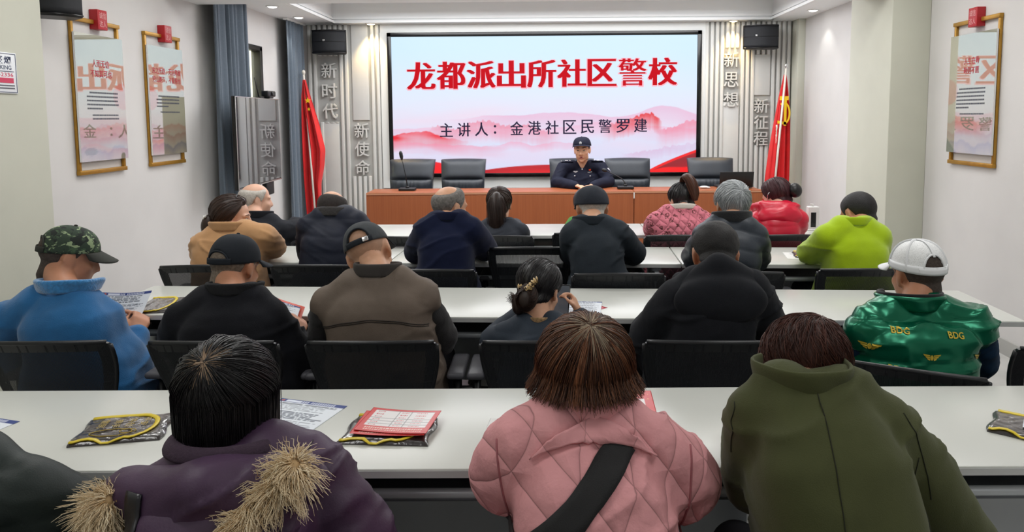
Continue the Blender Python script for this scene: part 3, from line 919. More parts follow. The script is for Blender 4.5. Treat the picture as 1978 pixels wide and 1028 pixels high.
mb = MB()   # hammer-and-sickle, half hidden in the folds: sickle arc, hammer head and shaft
ex, ez = 2.655 - 2.50, 1.60
def fl(V): return np.stack([V[:, 0], -V[:, 2], V[:, 1]], 1)
arc = [(ex + 0.075 * math.cos(a), ez - 0.02 + 0.13 * math.sin(a)) for a in np.linspace(2.2, -1.3, 16)]
arc += [(ex + 0.045 * math.cos(a) + 0.01, ez - 0.02 + 0.10 * math.sin(a)) for a in np.linspace(-1.3, 2.2, 16)]
mb.prism(arc, 0.09, 0.093, M=fl)
mb.prism([(ex - 0.05, ez + 0.13), (ex + 0.05, ez + 0.13), (ex + 0.05, ez + 0.175), (ex - 0.05, ez + 0.175)], 0.091, 0.094, M=fl)
mb.prism([(ex - 0.0, ez + 0.14), (ex + 0.03, ez + 0.14), (ex + 0.03, ez - 0.16), (ex - 0.0, ez - 0.16)], 0.092, 0.095, M=fl)
mb.prism([(ex - 0.07, ez - 0.10), (ex + 0.03, ez - 0.12), (ex + 0.03, ez - 0.15), (ex - 0.07, ez - 0.135)], 0.092, 0.095, M=fl)
obj('emblem', mb, M_YEL, c)
mb = MB()
for k in range(3): mb.tube([(2.59 - 2.5 + 0.006 * math.sin(q * 1.7 + k * 2), -0.06 + 0.004 * k, 1.45 - q * 0.03) for q in range(14)], 0.006, 6)
obj('tassel', mb, M_POLE, t)
# ------------------------------------------------------------------ classroom tables
M_TOP = mat('white laminate', rgb(208, 210, 204), 0.28, spec=0.5, var=0.012, vscale=5)
M_EDGE = mat('table edge band', rgb(205, 207, 206), 0.4)
M_GREYP = mat('grey steel panel', rgb(192, 196, 200), 0.45, 0.2, var=0.04, vscale=5)
M_GREYD = mat('dark grey steel', rgb(96, 100, 106), 0.5, 0.2)
M_LEG = mat('pale grey leg', rgb(206, 211, 216), 0.4, 0.3)
def make_table(label, w, d, loc, rz, group=None, seam=True):
    t = thing('training_table', label, 'table', loc, rz, group)
    mb = MB(); mb.box((0, 0, 0.7385), (w - 0.006, d, 0.023), bevel=0.003)
    obj('tabletop', mb, M_TOP, t)
    mb = MB()
    mb.box((0, -d / 2 - 0.0008, 0.7375), (w - 0.006, 0.002, 0.017)); mb.box((0, d / 2 + 0.0008, 0.7375), (w - 0.006, 0.002, 0.017))
    obj('edge_band', mb, M_EDGE, t)
    for s in (-1, 1):
        x = s * (w / 2 - 0.13)
        mb = MB()
        mb.box((x, 0.06, 0.38), (0.045, 0.10, 0.66), bevel=0.012)
        mb.box((x, 0, 0.715), (0.05, d * 0.82, 0.03), bevel=0.006)
        mb.box((x, -0.10, 0.655), (0.03, 0.26, 0.09), R=rotx(rad(0)), bevel=0.006)
        mb.prism([(-d * 0.46, 0.03), (d * 0.46, 0.03), (d * 0.46, 0.055), (0.12, 0.085), (0.0, 0.085), (-d * 0.46, 0.055)], -0.025, 0.025,
                 M=lambda V, x=x: np.stack([V[:, 2] + x, V[:, 0], V[:, 1]], 1))
        lg = obj('leg', mb, M_LEG, t)
        for yy in (-d * 0.42, d * 0.42):
            mb = MB(); mb.lathe([(0.022, 0.0), (0.024, 0.012), (0.012, 0.016), (0.012, 0.032)], (x, yy, 0)); obj('foot', mb, M_BLACK, lg)
    # hanging front panel far side and the book tray near side with its rounded lip
    mb = MB(); mb.box((0, d / 2 - 0.10, 0.515), (w - 0.34, 0.014, 0.36), bevel=0.004); mb.box((0, d / 2 - 0.102, 0.60), (w - 0.34, 0.02, 0.012), bevel=0.004)
    obj('modesty_panel', mb, M_GREYP, t)
    mb = MB(); mb.box((0, -0.02, 0.645), (w - 0.40, d * 0.70, 0.010), bevel=0.004)
    for s in (-1, 1): mb.box((s * (w / 2 - 0.205), -0.02, 0.665), (0.010, d * 0.70, 0.045), bevel=0.004)
    mb.box((0, d * 0.35 - 0.02, 0.672), (w - 0.40, 0.010, 0.06), bevel=0.004)
    tr = obj('book_tray', mb, M_GREYD, t)
    hw = w / 2 - 0.20
    yl = -d / 2 + 0.068
    pts = [(-hw, yl + 0.07, 0.672), (-hw, yl + 0.012, 0.664), (-hw + 0.03, yl, 0.655), (hw - 0.03, yl, 0.655), (hw, yl + 0.012, 0.664), (hw, yl + 0.07, 0.672)]
    mb = MB(); mb.tube(pts, 0.013, 10); obj('tray_lip', mb, M_LEG, tr)
    return t
def row(y0, slope, xs, d, labels):
    for i, lab in enumerate(labels):
        a, b = xs[i], xs[i + 1]; xc = (a + b) / 2
        make_table(lab, b - a, d, (xc, y0 + slope * xc, 0), math.atan(slope))
row(1.898, 0.015, (-1.98, -0.85, 0.735, 1.88), 0.51, (
    'white table holding the lone black drawstring pouch packet, behind it the man in blue fleece',
    'white table holding the red leaflet stack, where the woman in quilted pink sits',
    'white table where the woman in the olive coat leans, pouch packet at its corner'))
row(3.190, -0.034, (-1.95, -0.84, 0.74, 1.87), 0.52, (
    'white table in front of the camouflage-cap and black-cap men',
    'white table in front of the brown-vest man and the woman with leopard scrunchie',
    'white table in front of the man in shiny green vest, red leaflet on it'))
row(4.305, -0.033, (-1.98, -0.909, 0.722, 1.86), 0.53, (
    'white table where the woman in tan coat leans her elbow',
    'white table where the men in navy coat and soft dark cap sit',
    'white table where the lime-green fleece man leans, flyer and pouch on it'))
row(5.285, 0.0, (-2.0, -0.66, 0.67, 1.97), 0.545, (
    'white table where the white-haired man in black coat sits, nearest the flag',
    'white table where the woman with long dark ponytail sits, below the wooden desk',
    'white table where the women in pink floral and red jackets sit'))

# ------------------------------------------------------------------ mesh task chairs
q = NT('chair mesh'); q.b.inputs['Base Color'].default_value = rgb(24, 27, 32); q.b.inputs['Roughness'].default_value = 0.7
tr_ = q.n('ShaderNodeBsdfTransparent'); mx = q.n('ShaderNodeMixShader'); mx.inputs[0].default_value = 0.78
q.l(tr_.outputs[0], mx.inputs[1]); q.l(q.b.outputs[0], mx.inputs[2]); q.l(mx.outputs[0], q.out.inputs[0])
tc = q.n('ShaderNodeTexCoord'); wv = q.n('ShaderNodeTexWave'); wv.inputs['Scale'].default_value = 70; wv.bands_direction = 'X'
q.l(tc.outputs['Object'], wv.inputs['Vector'])
mr = q.n('ShaderNodeMapRange'); mr.inputs['To Min'].default_value = 0.84; mr.inputs['To Max'].default_value = 0.95
q.l(wv.outputs['Fac'], mr.inputs['Value']); q.l(mr.outputs['Result'], mx.inputs[0])
M_MESH = q.m
M_FRAME = mat('black chair frame', rgb(24, 26, 30), 0.38)
M_SEATF = mat('black seat fabric', rgb(28, 30, 34), 0.9, bump=0.2, bscale=500)
M_PAD = mat('grey armrest pad', rgb(84, 84, 90), 0.45)

def back_pt(u, v):
    """chair back surface: u -1..1 across, v 0..1 up; local, chair faces +y, origin on the floor below the seat centre"""
    wdt = 0.165 + 0.055 * sstep(0, 0.9, np.asarray(v, float))
    z = 0.46 + 0.345 * v + 0.012 * (1 - u * u) * v
    y = -0.205 - 0.075 * v + 0.03 * math.sin(v * PI) - 0.045 * (1 - u * u)
    return (float(u * wdt), float(y), float(z))
def make_chair(name='task_chair'):
    t = thing(name, 'chair', 'chair')
    mb = MB()
    def edge(s):      # flat frame band round the back, wider than thick
        return np.array(back_pt(*s))
    outer = [(-1, v) for v in np.linspace(0.0, 0.97, 16)] + [(-0.985, 0.99)] + [(u, 1.0) for u in np.linspace(-0.94, 0.94, 19)] + [(0.985, 0.99)] + [(1, v) for v in np.linspace(0.97, 0.0, 16)] + [(u, 0.0) for u in np.linspace(0.9, -0.9, 10)]
    inner = [(max(-0.83, min(0.83, u)), max(0.07, min(0.90, v))) for u, v in outer]
    lp = [edge(q) for q in outer]; li = [edge(q) for q in inner]; n = len(lp); off = np.array([0, 0.014, 0])
    V = lp + li + [q + off for q in li] + [q + off for q in lp]; F = []
    for a in range(4):
        for j in range(n):
            k = (j + 1) % n; F.append((a * n + j, a * n + k, ((a + 1) % 4) * n + k, ((a + 1) % 4) * n + j))
    mb.add(V, F, False)
    mb.tube([edge((u, 1.0)) + (0, 0.006, 0.0) for u in np.linspace(-0.96, 0.96, 19)], 0.008, 8)
    for s in (-1, 1): mb.tube([edge((s, v)) + (0, 0.006, 0) for v in np.linspace(0.02, 0.97, 12)], 0.0075, 8)
    obj('back_frame', mb, M_FRAME, t)
    P = [[back_pt(u, v) for u in np.linspace(-0.98, 0.98, 15)] for v in np.linspace(0.02, 0.985, 12)]
    mb = MB(); mb.grid(P); obj('back_mesh', mb, M_MESH, t)
    mb = MB(); P = [[tuple(np.array(back_pt(u, v)) + (0, -0.012, 0)) for u in np.linspace(-0.98, 0.98, 9)] for v in (0.50, 0.56)]
    mb.tube([np.array(back_pt(u, 0.0)) * (1, 1, 1) for u in (-0.3, 0.0, 0.3)], 0.02, 8)
    mb.tube([(0, -0.25, 0.47), (0, -0.26, 0.42), (0, -0.18, 0.385), (0, 0.0, 0.38)], 0.026, 8)
    obj('spine', mb, M_FRAME, t)
    mb = MB(); mb.box((0, 0.02, 0.425), (0.45, 0.44, 0.065), bevel=0.03); obj('seat', mb, M_SEATF, t)
    for s in (-1, 1):
        mb = MB(); mb.tube([(s * 0.10, 0.0, 0.385), (s * 0.24, -0.02, 0.385), (s * 0.262, -0.02, 0.42), (s * 0.262, -0.02, 0.60)], 0.016, 8)
        a = obj('armrest', mb, M_FRAME, t)
        mb = MB(); mb.box((s * 0.260, 0.035, 0.615), (0.066, 0.24, 0.026), bevel=0.012); obj('pad', mb, M_PAD, a)
    mb = MB(); mb.lathe([(0.026, 0.08), (0.026, 0.25), (0.018, 0.25), (0.018, 0.385)]); mb.box((0, 0.0, 0.385), (0.2, 0.22, 0.03), bevel=0.01)
    obj('column', mb, M_FRAME, t)
    mb = MB()
    for k in range(5):
        a = 2 * PI * k / 5 + 0.3
        mb.tube([(0.02 * math.cos(a), 0.02 * math.sin(a), 0.095), (0.15 * math.cos(a), 0.15 * math.sin(a), 0.085), (0.29 * math.cos(a), 0.29 * math.sin(a), 0.068)], [0.026, 0.020, 0.015], 8)
    b = obj('star_base', mb, M_FRAME, t)
    for k in range(5):
        a = 2 * PI * k / 5 + 0.3
        mb = MB()
        mb.tube([(0.29 * math.cos(a) - 0.012 * math.sin(a), 0.29 * math.sin(a) + 0.012 * math.cos(a), 0.028), (0.29 * math.cos(a) + 0.012 * math.sin(a), 0.29 * math.sin(a) - 0.012 * math.cos(a), 0.028)], 0.027, 14)
        obj('caster', mb, M_BLACK, b)
    return t
_ch0 = make_chair(); _used = [False]
def chair(x, y, rz, label, dz=0.0):
    if not _used[0]:
        o = _ch0; o.location = (x, y, dz); o.rotation_euler = (0, 0, rz); o['label'] = label; _used[0] = True
        o['group'] = 'black mesh task chairs'
    else:
        o = dup(_ch0, (x, y, dz), rz, label, 'black mesh task chairs')
    return o
CH = [
    (-1.735, 2.70, 2, 'black mesh chair behind the man in blue fleece'), (-1.150, 2.70, 0, 'black mesh chair behind the man in black jacket and black cap'),
    (-0.615, 2.70, 1, 'black mesh chair behind the man in brown vest'), (-0.020, 2.70, 0, 'black mesh chair behind the woman with leopard scrunchie'),
    (0.535, 2.70, -1, 'black mesh chair behind the man in hooded black jacket'), (1.245, 2.53, -27, 'black mesh chair turned aslant behind the shiny green vest'),
    (1.735, 2.62, -3, 'empty black mesh chair at the picture edge beside the green vest man'),
    (-1.80, 3.98, 3, 'black mesh chair behind the woman in tan coat'), (-1.215, 3.98, 0, 'black mesh chair behind the balding man in navy quilted coat'),
    (-0.595, 3.86, 0, 'black mesh chair behind the old man in navy coat'), (-0.118, 4.19, 0, 'empty black mesh chair with see-through back between navy coat and dark cap men'),
    (0.320, 3.76, 0, 'black mesh chair behind the man in soft dark cap'), (0.905, 3.79, -2, 'black mesh chair behind the grey-haired man in padded jacket'),
    (1.525, 3.85, -1, 'black mesh chair behind the man in lime green'),
    (-1.93, 4.88, 0, 'black mesh chair behind the white-haired man in black coat'), (-0.95, 4.86, -8, 'empty black mesh chair mostly hidden behind the navy coat'),
    (-0.335, 4.88, 0, 'black mesh chair behind the woman with long ponytail'), (0.805, 4.88, 0, 'black mesh chair behind the pink floral jacket'), (1.495, 4.88, 0, 'black mesh chair behind the red padded jacket'),
    (0.23, 5.0, 0, 'black mesh chair hidden behind the man in soft dark cap, under the woman in green'),
]
for (x, y, a, lab) in CH:
    o = chair(x, y, rad(a), lab)
    if 'see-through' in lab: o.scale = (1, 1, 1.06)      # seat raised higher
    if 'aslant' in lab: o.scale = (1, 1, 0.945)          # seat lowered
NEAR = [(-0.60, 1.22, 'black mesh chair under the woman in the purple coat'), (0.08, 1.22, 'black mesh chair under the woman in the quilted pink jacket'),
        (0.52, 1.20, 'black mesh chair under the woman in the olive coat'), (-1.25, 1.20, 'black mesh chair under the person cut off at the picture corner')]
for (x, y, lab) in NEAR: chair(x, y, 0, lab)

# ------------------------------------------------------------------ speaker's wooden desks
def wood_mat(name, c1, c2):
    q = NT(name); tc = q.n('ShaderNodeTexCoord'); mp = q.n('ShaderNodeMapping'); mp.inputs['Scale'].default_value = (60, 60, 1.2)
    q.l(tc.outputs['Object'], mp.inputs['Vector']); nz = q.n('ShaderNodeTexNoise'); nz.inputs['Scale'].default_value = 1.6; nz.inputs['Detail'].default_value = 6
    q.l(mp.outputs['Vector'], nz.inputs['Vector'])
    mx = q.n('ShaderNodeMix', data_type='RGBA'); mx.inputs[6].default_value = c1; mx.inputs[7].default_value = c2
    q.l(nz.outputs['Fac'], mx.inputs[0]); q.l(mx.outputs[2], q.b.inputs['Base Color']); q.b.inputs['Roughness'].default_value = 0.38
    return q.m
M_WOOD = wood_mat('brown wood veneer', rgb(142, 72, 36), rgb(170, 96, 54))
M_WOODE = mat('pale wood edge', rgb(196, 140, 108), 0.4)
def desk(label, x0, x1):
    w = x1 - x0; xc = (x0 + x1) / 2
    t = thing('speaker_desk', label, 'desk', (xc, 7.49 + 0.035 * xc, 0), math.atan(0.035), 'wooden desks facing the audience')
    mb = MB(); mb.box((0, 0.205, 0.785), (w - 0.004, 0.43, 0.03), bevel=0.003); obj('desktop', mb, M_WOOD, t)
    mb = MB(); mb.box((0, -0.0025, 0.392), (w - 0.006, 0.022, 0.755), bevel=0.002); obj('front_panel', mb, M_WOOD, t)
    mb = MB(); mb.box((0, -0.012, 0.787), (w - 0.004, 0.004, 0.016)); obj('front_edge', mb, M_WOODE, t)
    for s in (-1, 1):
        mb = MB(); mb.box((s * (w / 2 - 0.014), 0.205, 0.385), (0.024, 0.41, 0.77), bevel=0.002); obj('side_panel', mb, M_WOOD, t)
    mb = MB(); mb.box((0, 0.20, 0.62), (w - 0.06, 0.34, 0.018)); obj('shelf', mb, M_WOOD, t)
    return t
desk('brown wooden speaker desk next to the plain red flag', -1.876, -0.52); desk('brown wooden speaker desk where the police officer sits', -0.52, 0.842); desk('brown wooden speaker desk with the laptop on it', 0.842, 2.16)
mb = MB(); mb.box((0.842, 7.502, 0.755), (0.012, 0.005, 0.062), bevel=0.002)
o = obj('desk_clip', mb, M_WHITEP, None); tag(o, 'small white clip over the seam of the wooden desks', 'clip')

# ------------------------------------------------------------------ leather conference chairs
M_LEATHER = mat('black leather', rgb(38, 44, 52), 0.42, spec=0.5, var=0.1, vscale=10, bump=0.25, bscale=220)
def make_leather():
    t = thing('leather_chair', 'chair', 'office chair')
    def prof(z0, z1, w0, w1, bulge, ruch, seed):
        P = []
        for v in np.linspace(0, 1, 15):
            row = []
            for u in np.linspace(-1, 1, 49):
                w = (w0 + (w1 - w0) * v) / 2; z = z0 + (z1 - z0) * v + 0.008 * (1 - u * u) * v
                k = (1 - abs(u) ** 5) * (1 - abs(2 * v - 1) ** 5)
                y = -bulge * k + 0.10 * (v if z1 > 0.9 else 0) - ruch * math.sin(u * 30 + seed * math.sin(u * 7)) * (1 - abs(2 * v - 1) ** 2) * 0.6
                row.append((u * w, y, z))
            P.append(row)
        return P
    mb = MB()
    P = prof(0.858, 1.076, 0.483, 0.508, 0.045, 0.0, 1); mb.grid(P)
    Pb = [[(x, 0.10 + 0.10 * i / 14 - 0.0, z) for (x, y, z) in r] for i, r in enumerate(P)]
    mb.grid([r[::-1] for r in Pb])
    mb.grid([P[-1], Pb[-1]]); mb.grid([[r[0] for r in Pb], [r[0] for r in P]]); mb.grid([[r[-1] for r in P], [r[-1] for r in Pb]])
    bk = obj('backrest', mb, M_LEATHER, t)
    mb = MB(); P = prof(0.62, 0.855, 0.46, 0.483, 0.05, 0.006, 2); mb.grid(P); Pb = [[(x, 0.085, z) for (x, y, z) in r] for r in P]; mb.grid([r[::-1] for r in Pb]); mb.grid([[r[0] for r in Pb], [r[0] for r in P]]); mb.grid([[r[-1] for r in P], [r[-1] for r in Pb]])
    obj('gathered_lumbar', mb, M_LEATHER, bk)
    mb = MB(); mb.box((0, 0.03, 0.56), (0.42, 0.10, 0.25), bevel=0.03); mb.box((0, -0.26, 0.46), (0.50, 0.50, 0.12), bevel=0.05); obj('seat', mb, M_LEATHER, t)
    for s in (-1, 1):
        mb = MB(); mb.tube([(s * 0.24, 0.02, 0.60), (s * 0.285, -0.05, 0.655), (s * 0.285, -0.40, 0.655), (s * 0.27, -0.45, 0.50), (s * 0.22, -0.40, 0.42)], 0.022, 10); obj('armrest', mb, M_LEATHER, t)
    mb = MB(); mb.lathe([(0.03, 0.06), (0.03, 0.40)], (0, -0.24, 0))
    for k in range(5):
        a = 2 * PI * k / 5; mb.tube([(0, -0.24, 0.10), (0.28 * math.cos(a), -0.24 + 0.28 * math.sin(a), 0.055)], [0.024, 0.015], 8); mb.ell((0.28 * math.cos(a), -0.24 + 0.28 * math.sin(a), 0.027), 0.027, nu=12, nv=8)
    obj('base', mb, M_FRAME, t)
    return t
l0 = make_leather()
LC = [(-1.588, 'black leather chair behind the desk microphone by the screen corner'), (-1.000, 'black leather chair beyond the desk between microphone chair and officer'),
      (0.229, 'black leather chair the police officer sits on'), (0.873, 'black leather chair behind the long gooseneck microphone beside the officer'), (1.800, 'black leather chair behind the laptop')]
for i, (x, lab) in enumerate(LC):
    if i == 0: l0.location = (x, 8.33, 0); l0['label'] = lab; l0['group'] = 'black leather chairs at the wooden desks'
    else: dup(l0, (x, 8.33, 0), rad((0, 1, -2, 2, -3)[i]), lab, 'black leather chairs at the wooden desks')

# ------------------------------------------------------------------ microphones, laptop, small things on the desk
def microphone(base, pts, head, label):
    t = thing('gooseneck_microphone', label, 'microphone', base)
    b = np.array(base)
    mb = MB(); mb.box((0, 0, 0.016), (0.17, 0.11, 0.030), bevel=0.008); mb.lathe([(0.018, 0.03), (0.016, 0.05)]); obj('base', mb, M_BLACK, t)
    mb = MB(); mb.tube(np.array(pts) - b, 0.0042, 8); obj('gooseneck', mb, M_DARKMET, t)
    mb = MB(); a, c = np.array(head[0]) - b, np.array(head[1]) - b
    mb.tube([a + (c - a) * k for k in (0, 0.1, 0.35, 0.75, 0.95, 1)], [0.006, 0.012, 0.019, 0.019, 0.012, 0.003], 12); obj('capsule', mb, M_BLACK, t)
    return t
zt = 0.8005
microphone((-1.50, 7.66, zt - 0.003), [(-1.50, 7.66, 0.84), (-1.515, 7.66, 0.95), (-1.535, 7.655, 1.06), (-1.548, 7.65, 1.12)], [(-1.548, 7.65, 1.12), (-1.562, 7.645, 1.215)], 'black gooseneck microphone standing upright before the corner of the lit screen')
microphone((0.775, 7.72, zt + 0.0), [(0.775, 7.72, 0.84), (0.765, 7.72, 0.875), (0.735, 7.73, 0.91), (0.66, 7.75, 0.95), (0.585, 7.77, 0.985)], [(0.585, 7.77, 0.985), (0.535, 7.785, 1.005)], 'black gooseneck microphone bent toward the police officer')
t = thing('laptop', 'black laptop with open lid on the wooden desk', 'laptop', (1.93, 7.78, 0.806), math.atan(0.035))
mb = MB(); mb.box((0, 0.08, 0.009), (0.35, 0.24, 0.016), bevel=0.005); obj('base', mb, M_BLACK, t)
mb = MB(); mb.box((0, -0.055, 0.090), (0.355, 0.009, 0.165), R=rotx(rad(14)), bevel=0.004); obj('lid', mb, M_BLACK, t)
mb = MB(); mb.ell((0, 0, 0.012), (0.05, 0.03, 0.014)); mb.box((0.03, 0.0, 0.008), (0.06, 0.05, 0.014), bevel=0.006)
o = obj('tissue_pack', mb, M_WHITEP, None); o.location = (1.60, 7.74, 0.803); tag(o, 'small white paper tissue pack lying before the gathered leather chair', 'tissues')
# ------------------------------------------------------------------ people: shared anatomy
def skull_shapes(mb, ears=True, neckstub=False):
    mb.ell((0, -0.012, 0.036), (0.0765, 0.097, 0.083), nu=28, nv=18)
    mb.ell((0, 0.030, -0.028), (0.066, 0.066, 0.088), nu=24, nv=16)
    mb.ell((0, 0.032, -0.078), (0.050, 0.050, 0.042))
    mb.ell((0, 0.066, -0.100), 0.021)
    for s in (-1, 1):
        mb.ell((s * 0.040, 0.060, -0.024), 0.024); mb.ell((s * 0.046, 0.012, -0.070), (0.018, 0.034, 0.030))
    if neckstub: mb.chain([(0, -0.030, -0.03), (0, -0.040, -0.13)], [0.056, 0.058])
    if not ears: return mb
    mb.chain([(0, 0.088, 0.016), (0, 0.104, -0.020), (0, 0.108, -0.030)], [0.008, 0.0115, 0.0125], 10)
    for s in (-1, 1):
        mb.ell((s * 0.013, 0.098, -0.032), 0.0095)
        mb.chain([(s * 0.050, 0.070, 0.026), (s * 0.018, 0.086, 0.024)], [0.009, 0.010], 10)
        # ear: shell, rim and lobe
        mb.ell((s * 0.078, -0.006, -0.004), (0.007, 0.021, 0.033), R=rotz(s * 0.35), nu=14, nv=10)
        rim = [(s * (0.080 + 0.004 * math.sin(a)), -0.008 - 0.021 * math.sin(a), 0.002 + 0.030 * math.cos(a)) for a in np.linspace(-0.6, 3.0, 9)]
        mb.chain(rim, [0.0055] * 9, 8); mb.ell((s * 0.076, -0.001, -0.034), (0.006, 0.008, 0.009))
    mb.chain([(-0.024, 0.080, -0.060), (-0.010, 0.090, -0.0565), (0, 0.0905, -0.058), (0.010, 0.090, -0.0565), (0.024, 0.080, -0.060)], [0.004, 0.0065, 0.006, 0.0065, 0.004], 8)
    mb.chain([(-0.020, 0.081, -0.068), (0, 0.090, -0.0715), (0.020, 0.081, -0.068)], [0.005, 0.0075, 0.005], 8)
    return mb
def face_press(q):
    """eye sockets and mouth line pressed into head-space points"""
    out = q.copy()
    for s in (-1, 1):
        d = np.linalg.norm((q - np.array([s * 0.032, 0.088, 0.008])) / np.array([0.018, 0.03, 0.011]), axis=1)
        out[:, 1] -= 0.005 * np.exp(-d * d)
    return out
_sk = MB(); skull_shapes(_sk, ears=False, neckstub=True)
SKULL = blob(_sk, 0.0065, 6, name='skull')
SK_V = mesh_np(SKULL); SK_N = normals_np(SKULL); SK_F = [tuple(p.vertices) for p in SKULL.polygons]

HL_A = [0, 35, 52, 66, 76, 86, 100, 114, 130, 180]
HL_Z = [0.082, 0.078, 0.050, 0.012, -0.012, 0.012, 0.030, -0.004, -0.055, -0.075]
def hair_depth(q, thick, kind='short', feather=0.020, nape=0.0):
    a = np.degrees(np.abs(np.arctan2(q[:, 0], q[:, 1] + 0.01)))
    zl = np.interp(a, HL_A, HL_Z) + nape * np.clip((a - 110) / 30, 0, 1)
    m = sstep(-0.004, feather, q[:, 2] - zl)
    if kind == 'bald':
        d = unit((0, -0.15, 1)); c = (q / np.maximum(np.linalg.norm(q, axis=1, keepdims=True), 1e-6)) @ d
        m = m * (1 - sstep(0.60, 0.84, c))
    if kind == 'thin':
        d = unit((0, -0.45, 1)); c = (q / np.maximum(np.linalg.norm(q, axis=1, keepdims=True), 1e-6)) @ d
        m = m * (1 - sstep(0.74, 0.93, c))
    if kind == 'full':      # combed back, ears covered
        zl = np.interp(a, [0, 35, 55, 75, 95, 120, 180], [0.085, 0.078, 0.045, -0.005, -0.03, -0.06, -0.085])
        m = sstep(-0.004, feather, q[:, 2] - zl)
    return m * (thick + 0.005) - 0.005, m

class Head:
    def __init__(self, hc, hs, nod, yaw, roll):
        self.R = rotz(rad(yaw)) @ roty(rad(roll)) @ rotx(-rad(nod)); self.c = np.asarray(hc, float); self.s = hs
    def w(self, q): return (np.asarray(q, float) * self.s) @ self.R.T + self.c
    def inv(self, p): return ((np.asarray(p, float) - self.c) @ self.R) / self.s

def strands(lines, r, tint, taper=0.3, name='strands', seg=3, gradient=None):
    """many fine tapered strands as one mesh with a per-strand 'tint'"""
    V = []; F = []; T = []; n0 = 0
    for li, L in enumerate(lines):
        P = np.asarray(L, float); K = len(P)
        if K < 3: continue
        t = np.gradient(P, axis=0); t /= np.maximum(np.linalg.norm(t, axis=1, keepdims=True), 1e-9)
        a = np.cross(t, np.array([0.31, 0.17, 0.93])); a /= np.maximum(np.linalg.norm(a, axis=1, keepdims=True), 1e-9); b = np.cross(t, a)
        rr = r * np.linspace(1, taper, K)[:, None]
        for j in range(seg):
            an = 2 * PI * j / seg
            V.append(P + rr * (math.cos(an) * a + math.sin(an) * b))
        tv = np.full(K, tint[li]) if gradient is None else np.clip(tint[li] + gradient * (np.linspace(0, 1, K) - 0.5), 0, 1)
        for j in range(seg): T.append(tv)
        for i in range(K - 1):
            for j in range(seg):
                k = (j + 1) % seg
                F.append((n0 + j * K + i, n0 + j * K + i + 1, n0 + k * K + i + 1, n0 + k * K + i))
        n0 += seg * K
    me = bpy.data.meshes.new(name); me.from_pydata(np.concatenate(V).tolist(), [], F)
    me.polygons.foreach_set('use_smooth', np.ones(len(F), dtype=bool))
    at = me.attributes.new('tint', 'FLOAT', 'POINT'); at.data.foreach_set('value', np.concatenate(T).astype(np.float32))
    me.update(); return me

def put(name, me_or_mb, m, P, parent=None, base=None):
    """link a mesh given in world coordinates under the person's root"""
    b = P['base'] if base is None else base
    par = parent if parent is not None else P['root']
    if isinstance(me_or_mb, MB):
        return obj(name, me_or_mb, m, par, origin=b)
    V = mesh_np(me_or_mb) - b; set_np(me_or_mb, V)
    return link(name, me_or_mb, par, m)

# ---- clothing
def folds(amp, seed, scale=16, horiz=0.5):
    """soft drape plus narrow creases that run mostly sideways, as cloth bunches on a seated body"""
    def fn(V, N):
        Q = V * np.array([0.75, 0.8, 1.0 + horiz])
        d = noise3(Q, scale * 1.9, seed, 2)
        fine = noise3(V, scale * 6.5, seed + 9, 2)
        Q2 = V @ roty(0.5 * math.sin(seed)).T * np.array([0.45, 0.6, 1.9])
        cr = (1 - np.abs(noise3(Q2, scale * 1.7, seed + 4, 2))) ** 5
        where = sstep(-0.2, 0.6, noise3(V, scale * 0.8, seed + 2, 1))
        return V + N * (amp * 0.8 * d + amp * 0.16 * fine + amp * 1.5 * (cr - 0.2) * where)[:, None]
    return fn
def puffs(pitch, amp, seed, z0=0.0, tilt=0.0):
    f0 = folds(0.003, seed)
    def fn(V, N):
        V2 = f0(V, N)
        h = V[:, 2] + tilt * np.abs(V[:, 0] - V[:, 0].mean()) + 0.006 * noise3(V, 14, seed, 2)
        k = np.abs(np.sin(PI * (h - z0) / pitch)) ** 0.55
        return V2 + N * (amp * (k - 0.6))[:, None]
    return fn
def crumple(amp, seed):
    f1 = folds(amp, seed, 10, -0.2)
    def fn(V, N):
        V2 = f1(V, N); r = 1 - np.abs(noise3(V * np.array([0.7, 0.7, 1.3]), 30, seed + 3, 2))
        return V2 + N * (amp * 0.9 * (r ** 3 - 0.3))[:, None]
    return fn

def bez(a, c, b, t): return (1 - t) ** 2 * a + 2 * t * (1 - t) * c + t * t * b
def torso(mb, hip, nb, shL, shR, b, grow=1.0, hem=None):
    hip, nb, shL, shR = (np.asarray(q, float) for q in (hip, nb, shL, shR))
    shw = np.linalg.norm(shR - shL)
    lat0, lat1 = np.array([1.0, 0, 0]), unit(shR - shL)
    ctl = (hip + nb) / 2 + np.array([0, -0.045, 0.05])
    rings = []
    T = np.array([0, .1, .22, .36, .5, .62, .73, .82, .90, .96, 1.0])
    for t in T:
        c = bez(hip, ctl, nb, t); tg = unit(2 * (1 - t) * (ctl - hip) + 2 * t * (nb - ctl))
        lat = unit(lat0 * (1 - t) + lat1 * t); lat = unit(lat - tg * (lat @ tg)); dep = np.cross(tg, lat)
        wd = np.interp(t, [0, .25, .5, .74, .86, .94, 1], [.195 * b, .190 * b, shw * .5 + .030 * b, shw * .5 + .032, shw * .5 - .005, .115, .080]) * grow
        dp = np.interp(t, [0, .3, .55, .78, .90, 1], [.150 * b, .140 * b, .138 * b, .120 * b, .092, .070]) * grow
        a = np.linspace(0, 2 * PI, 36, endpoint=False)
        ca, sa = np.cos(a), np.sin(a); ex = 2 / 2.9
        rings.append(c + np.outer(np.sign(ca) * np.abs(ca) ** ex * wd, lat) + np.outer(np.sign(sa) * np.abs(sa) ** ex * dp, dep))
    mb.loft(rings); return mb
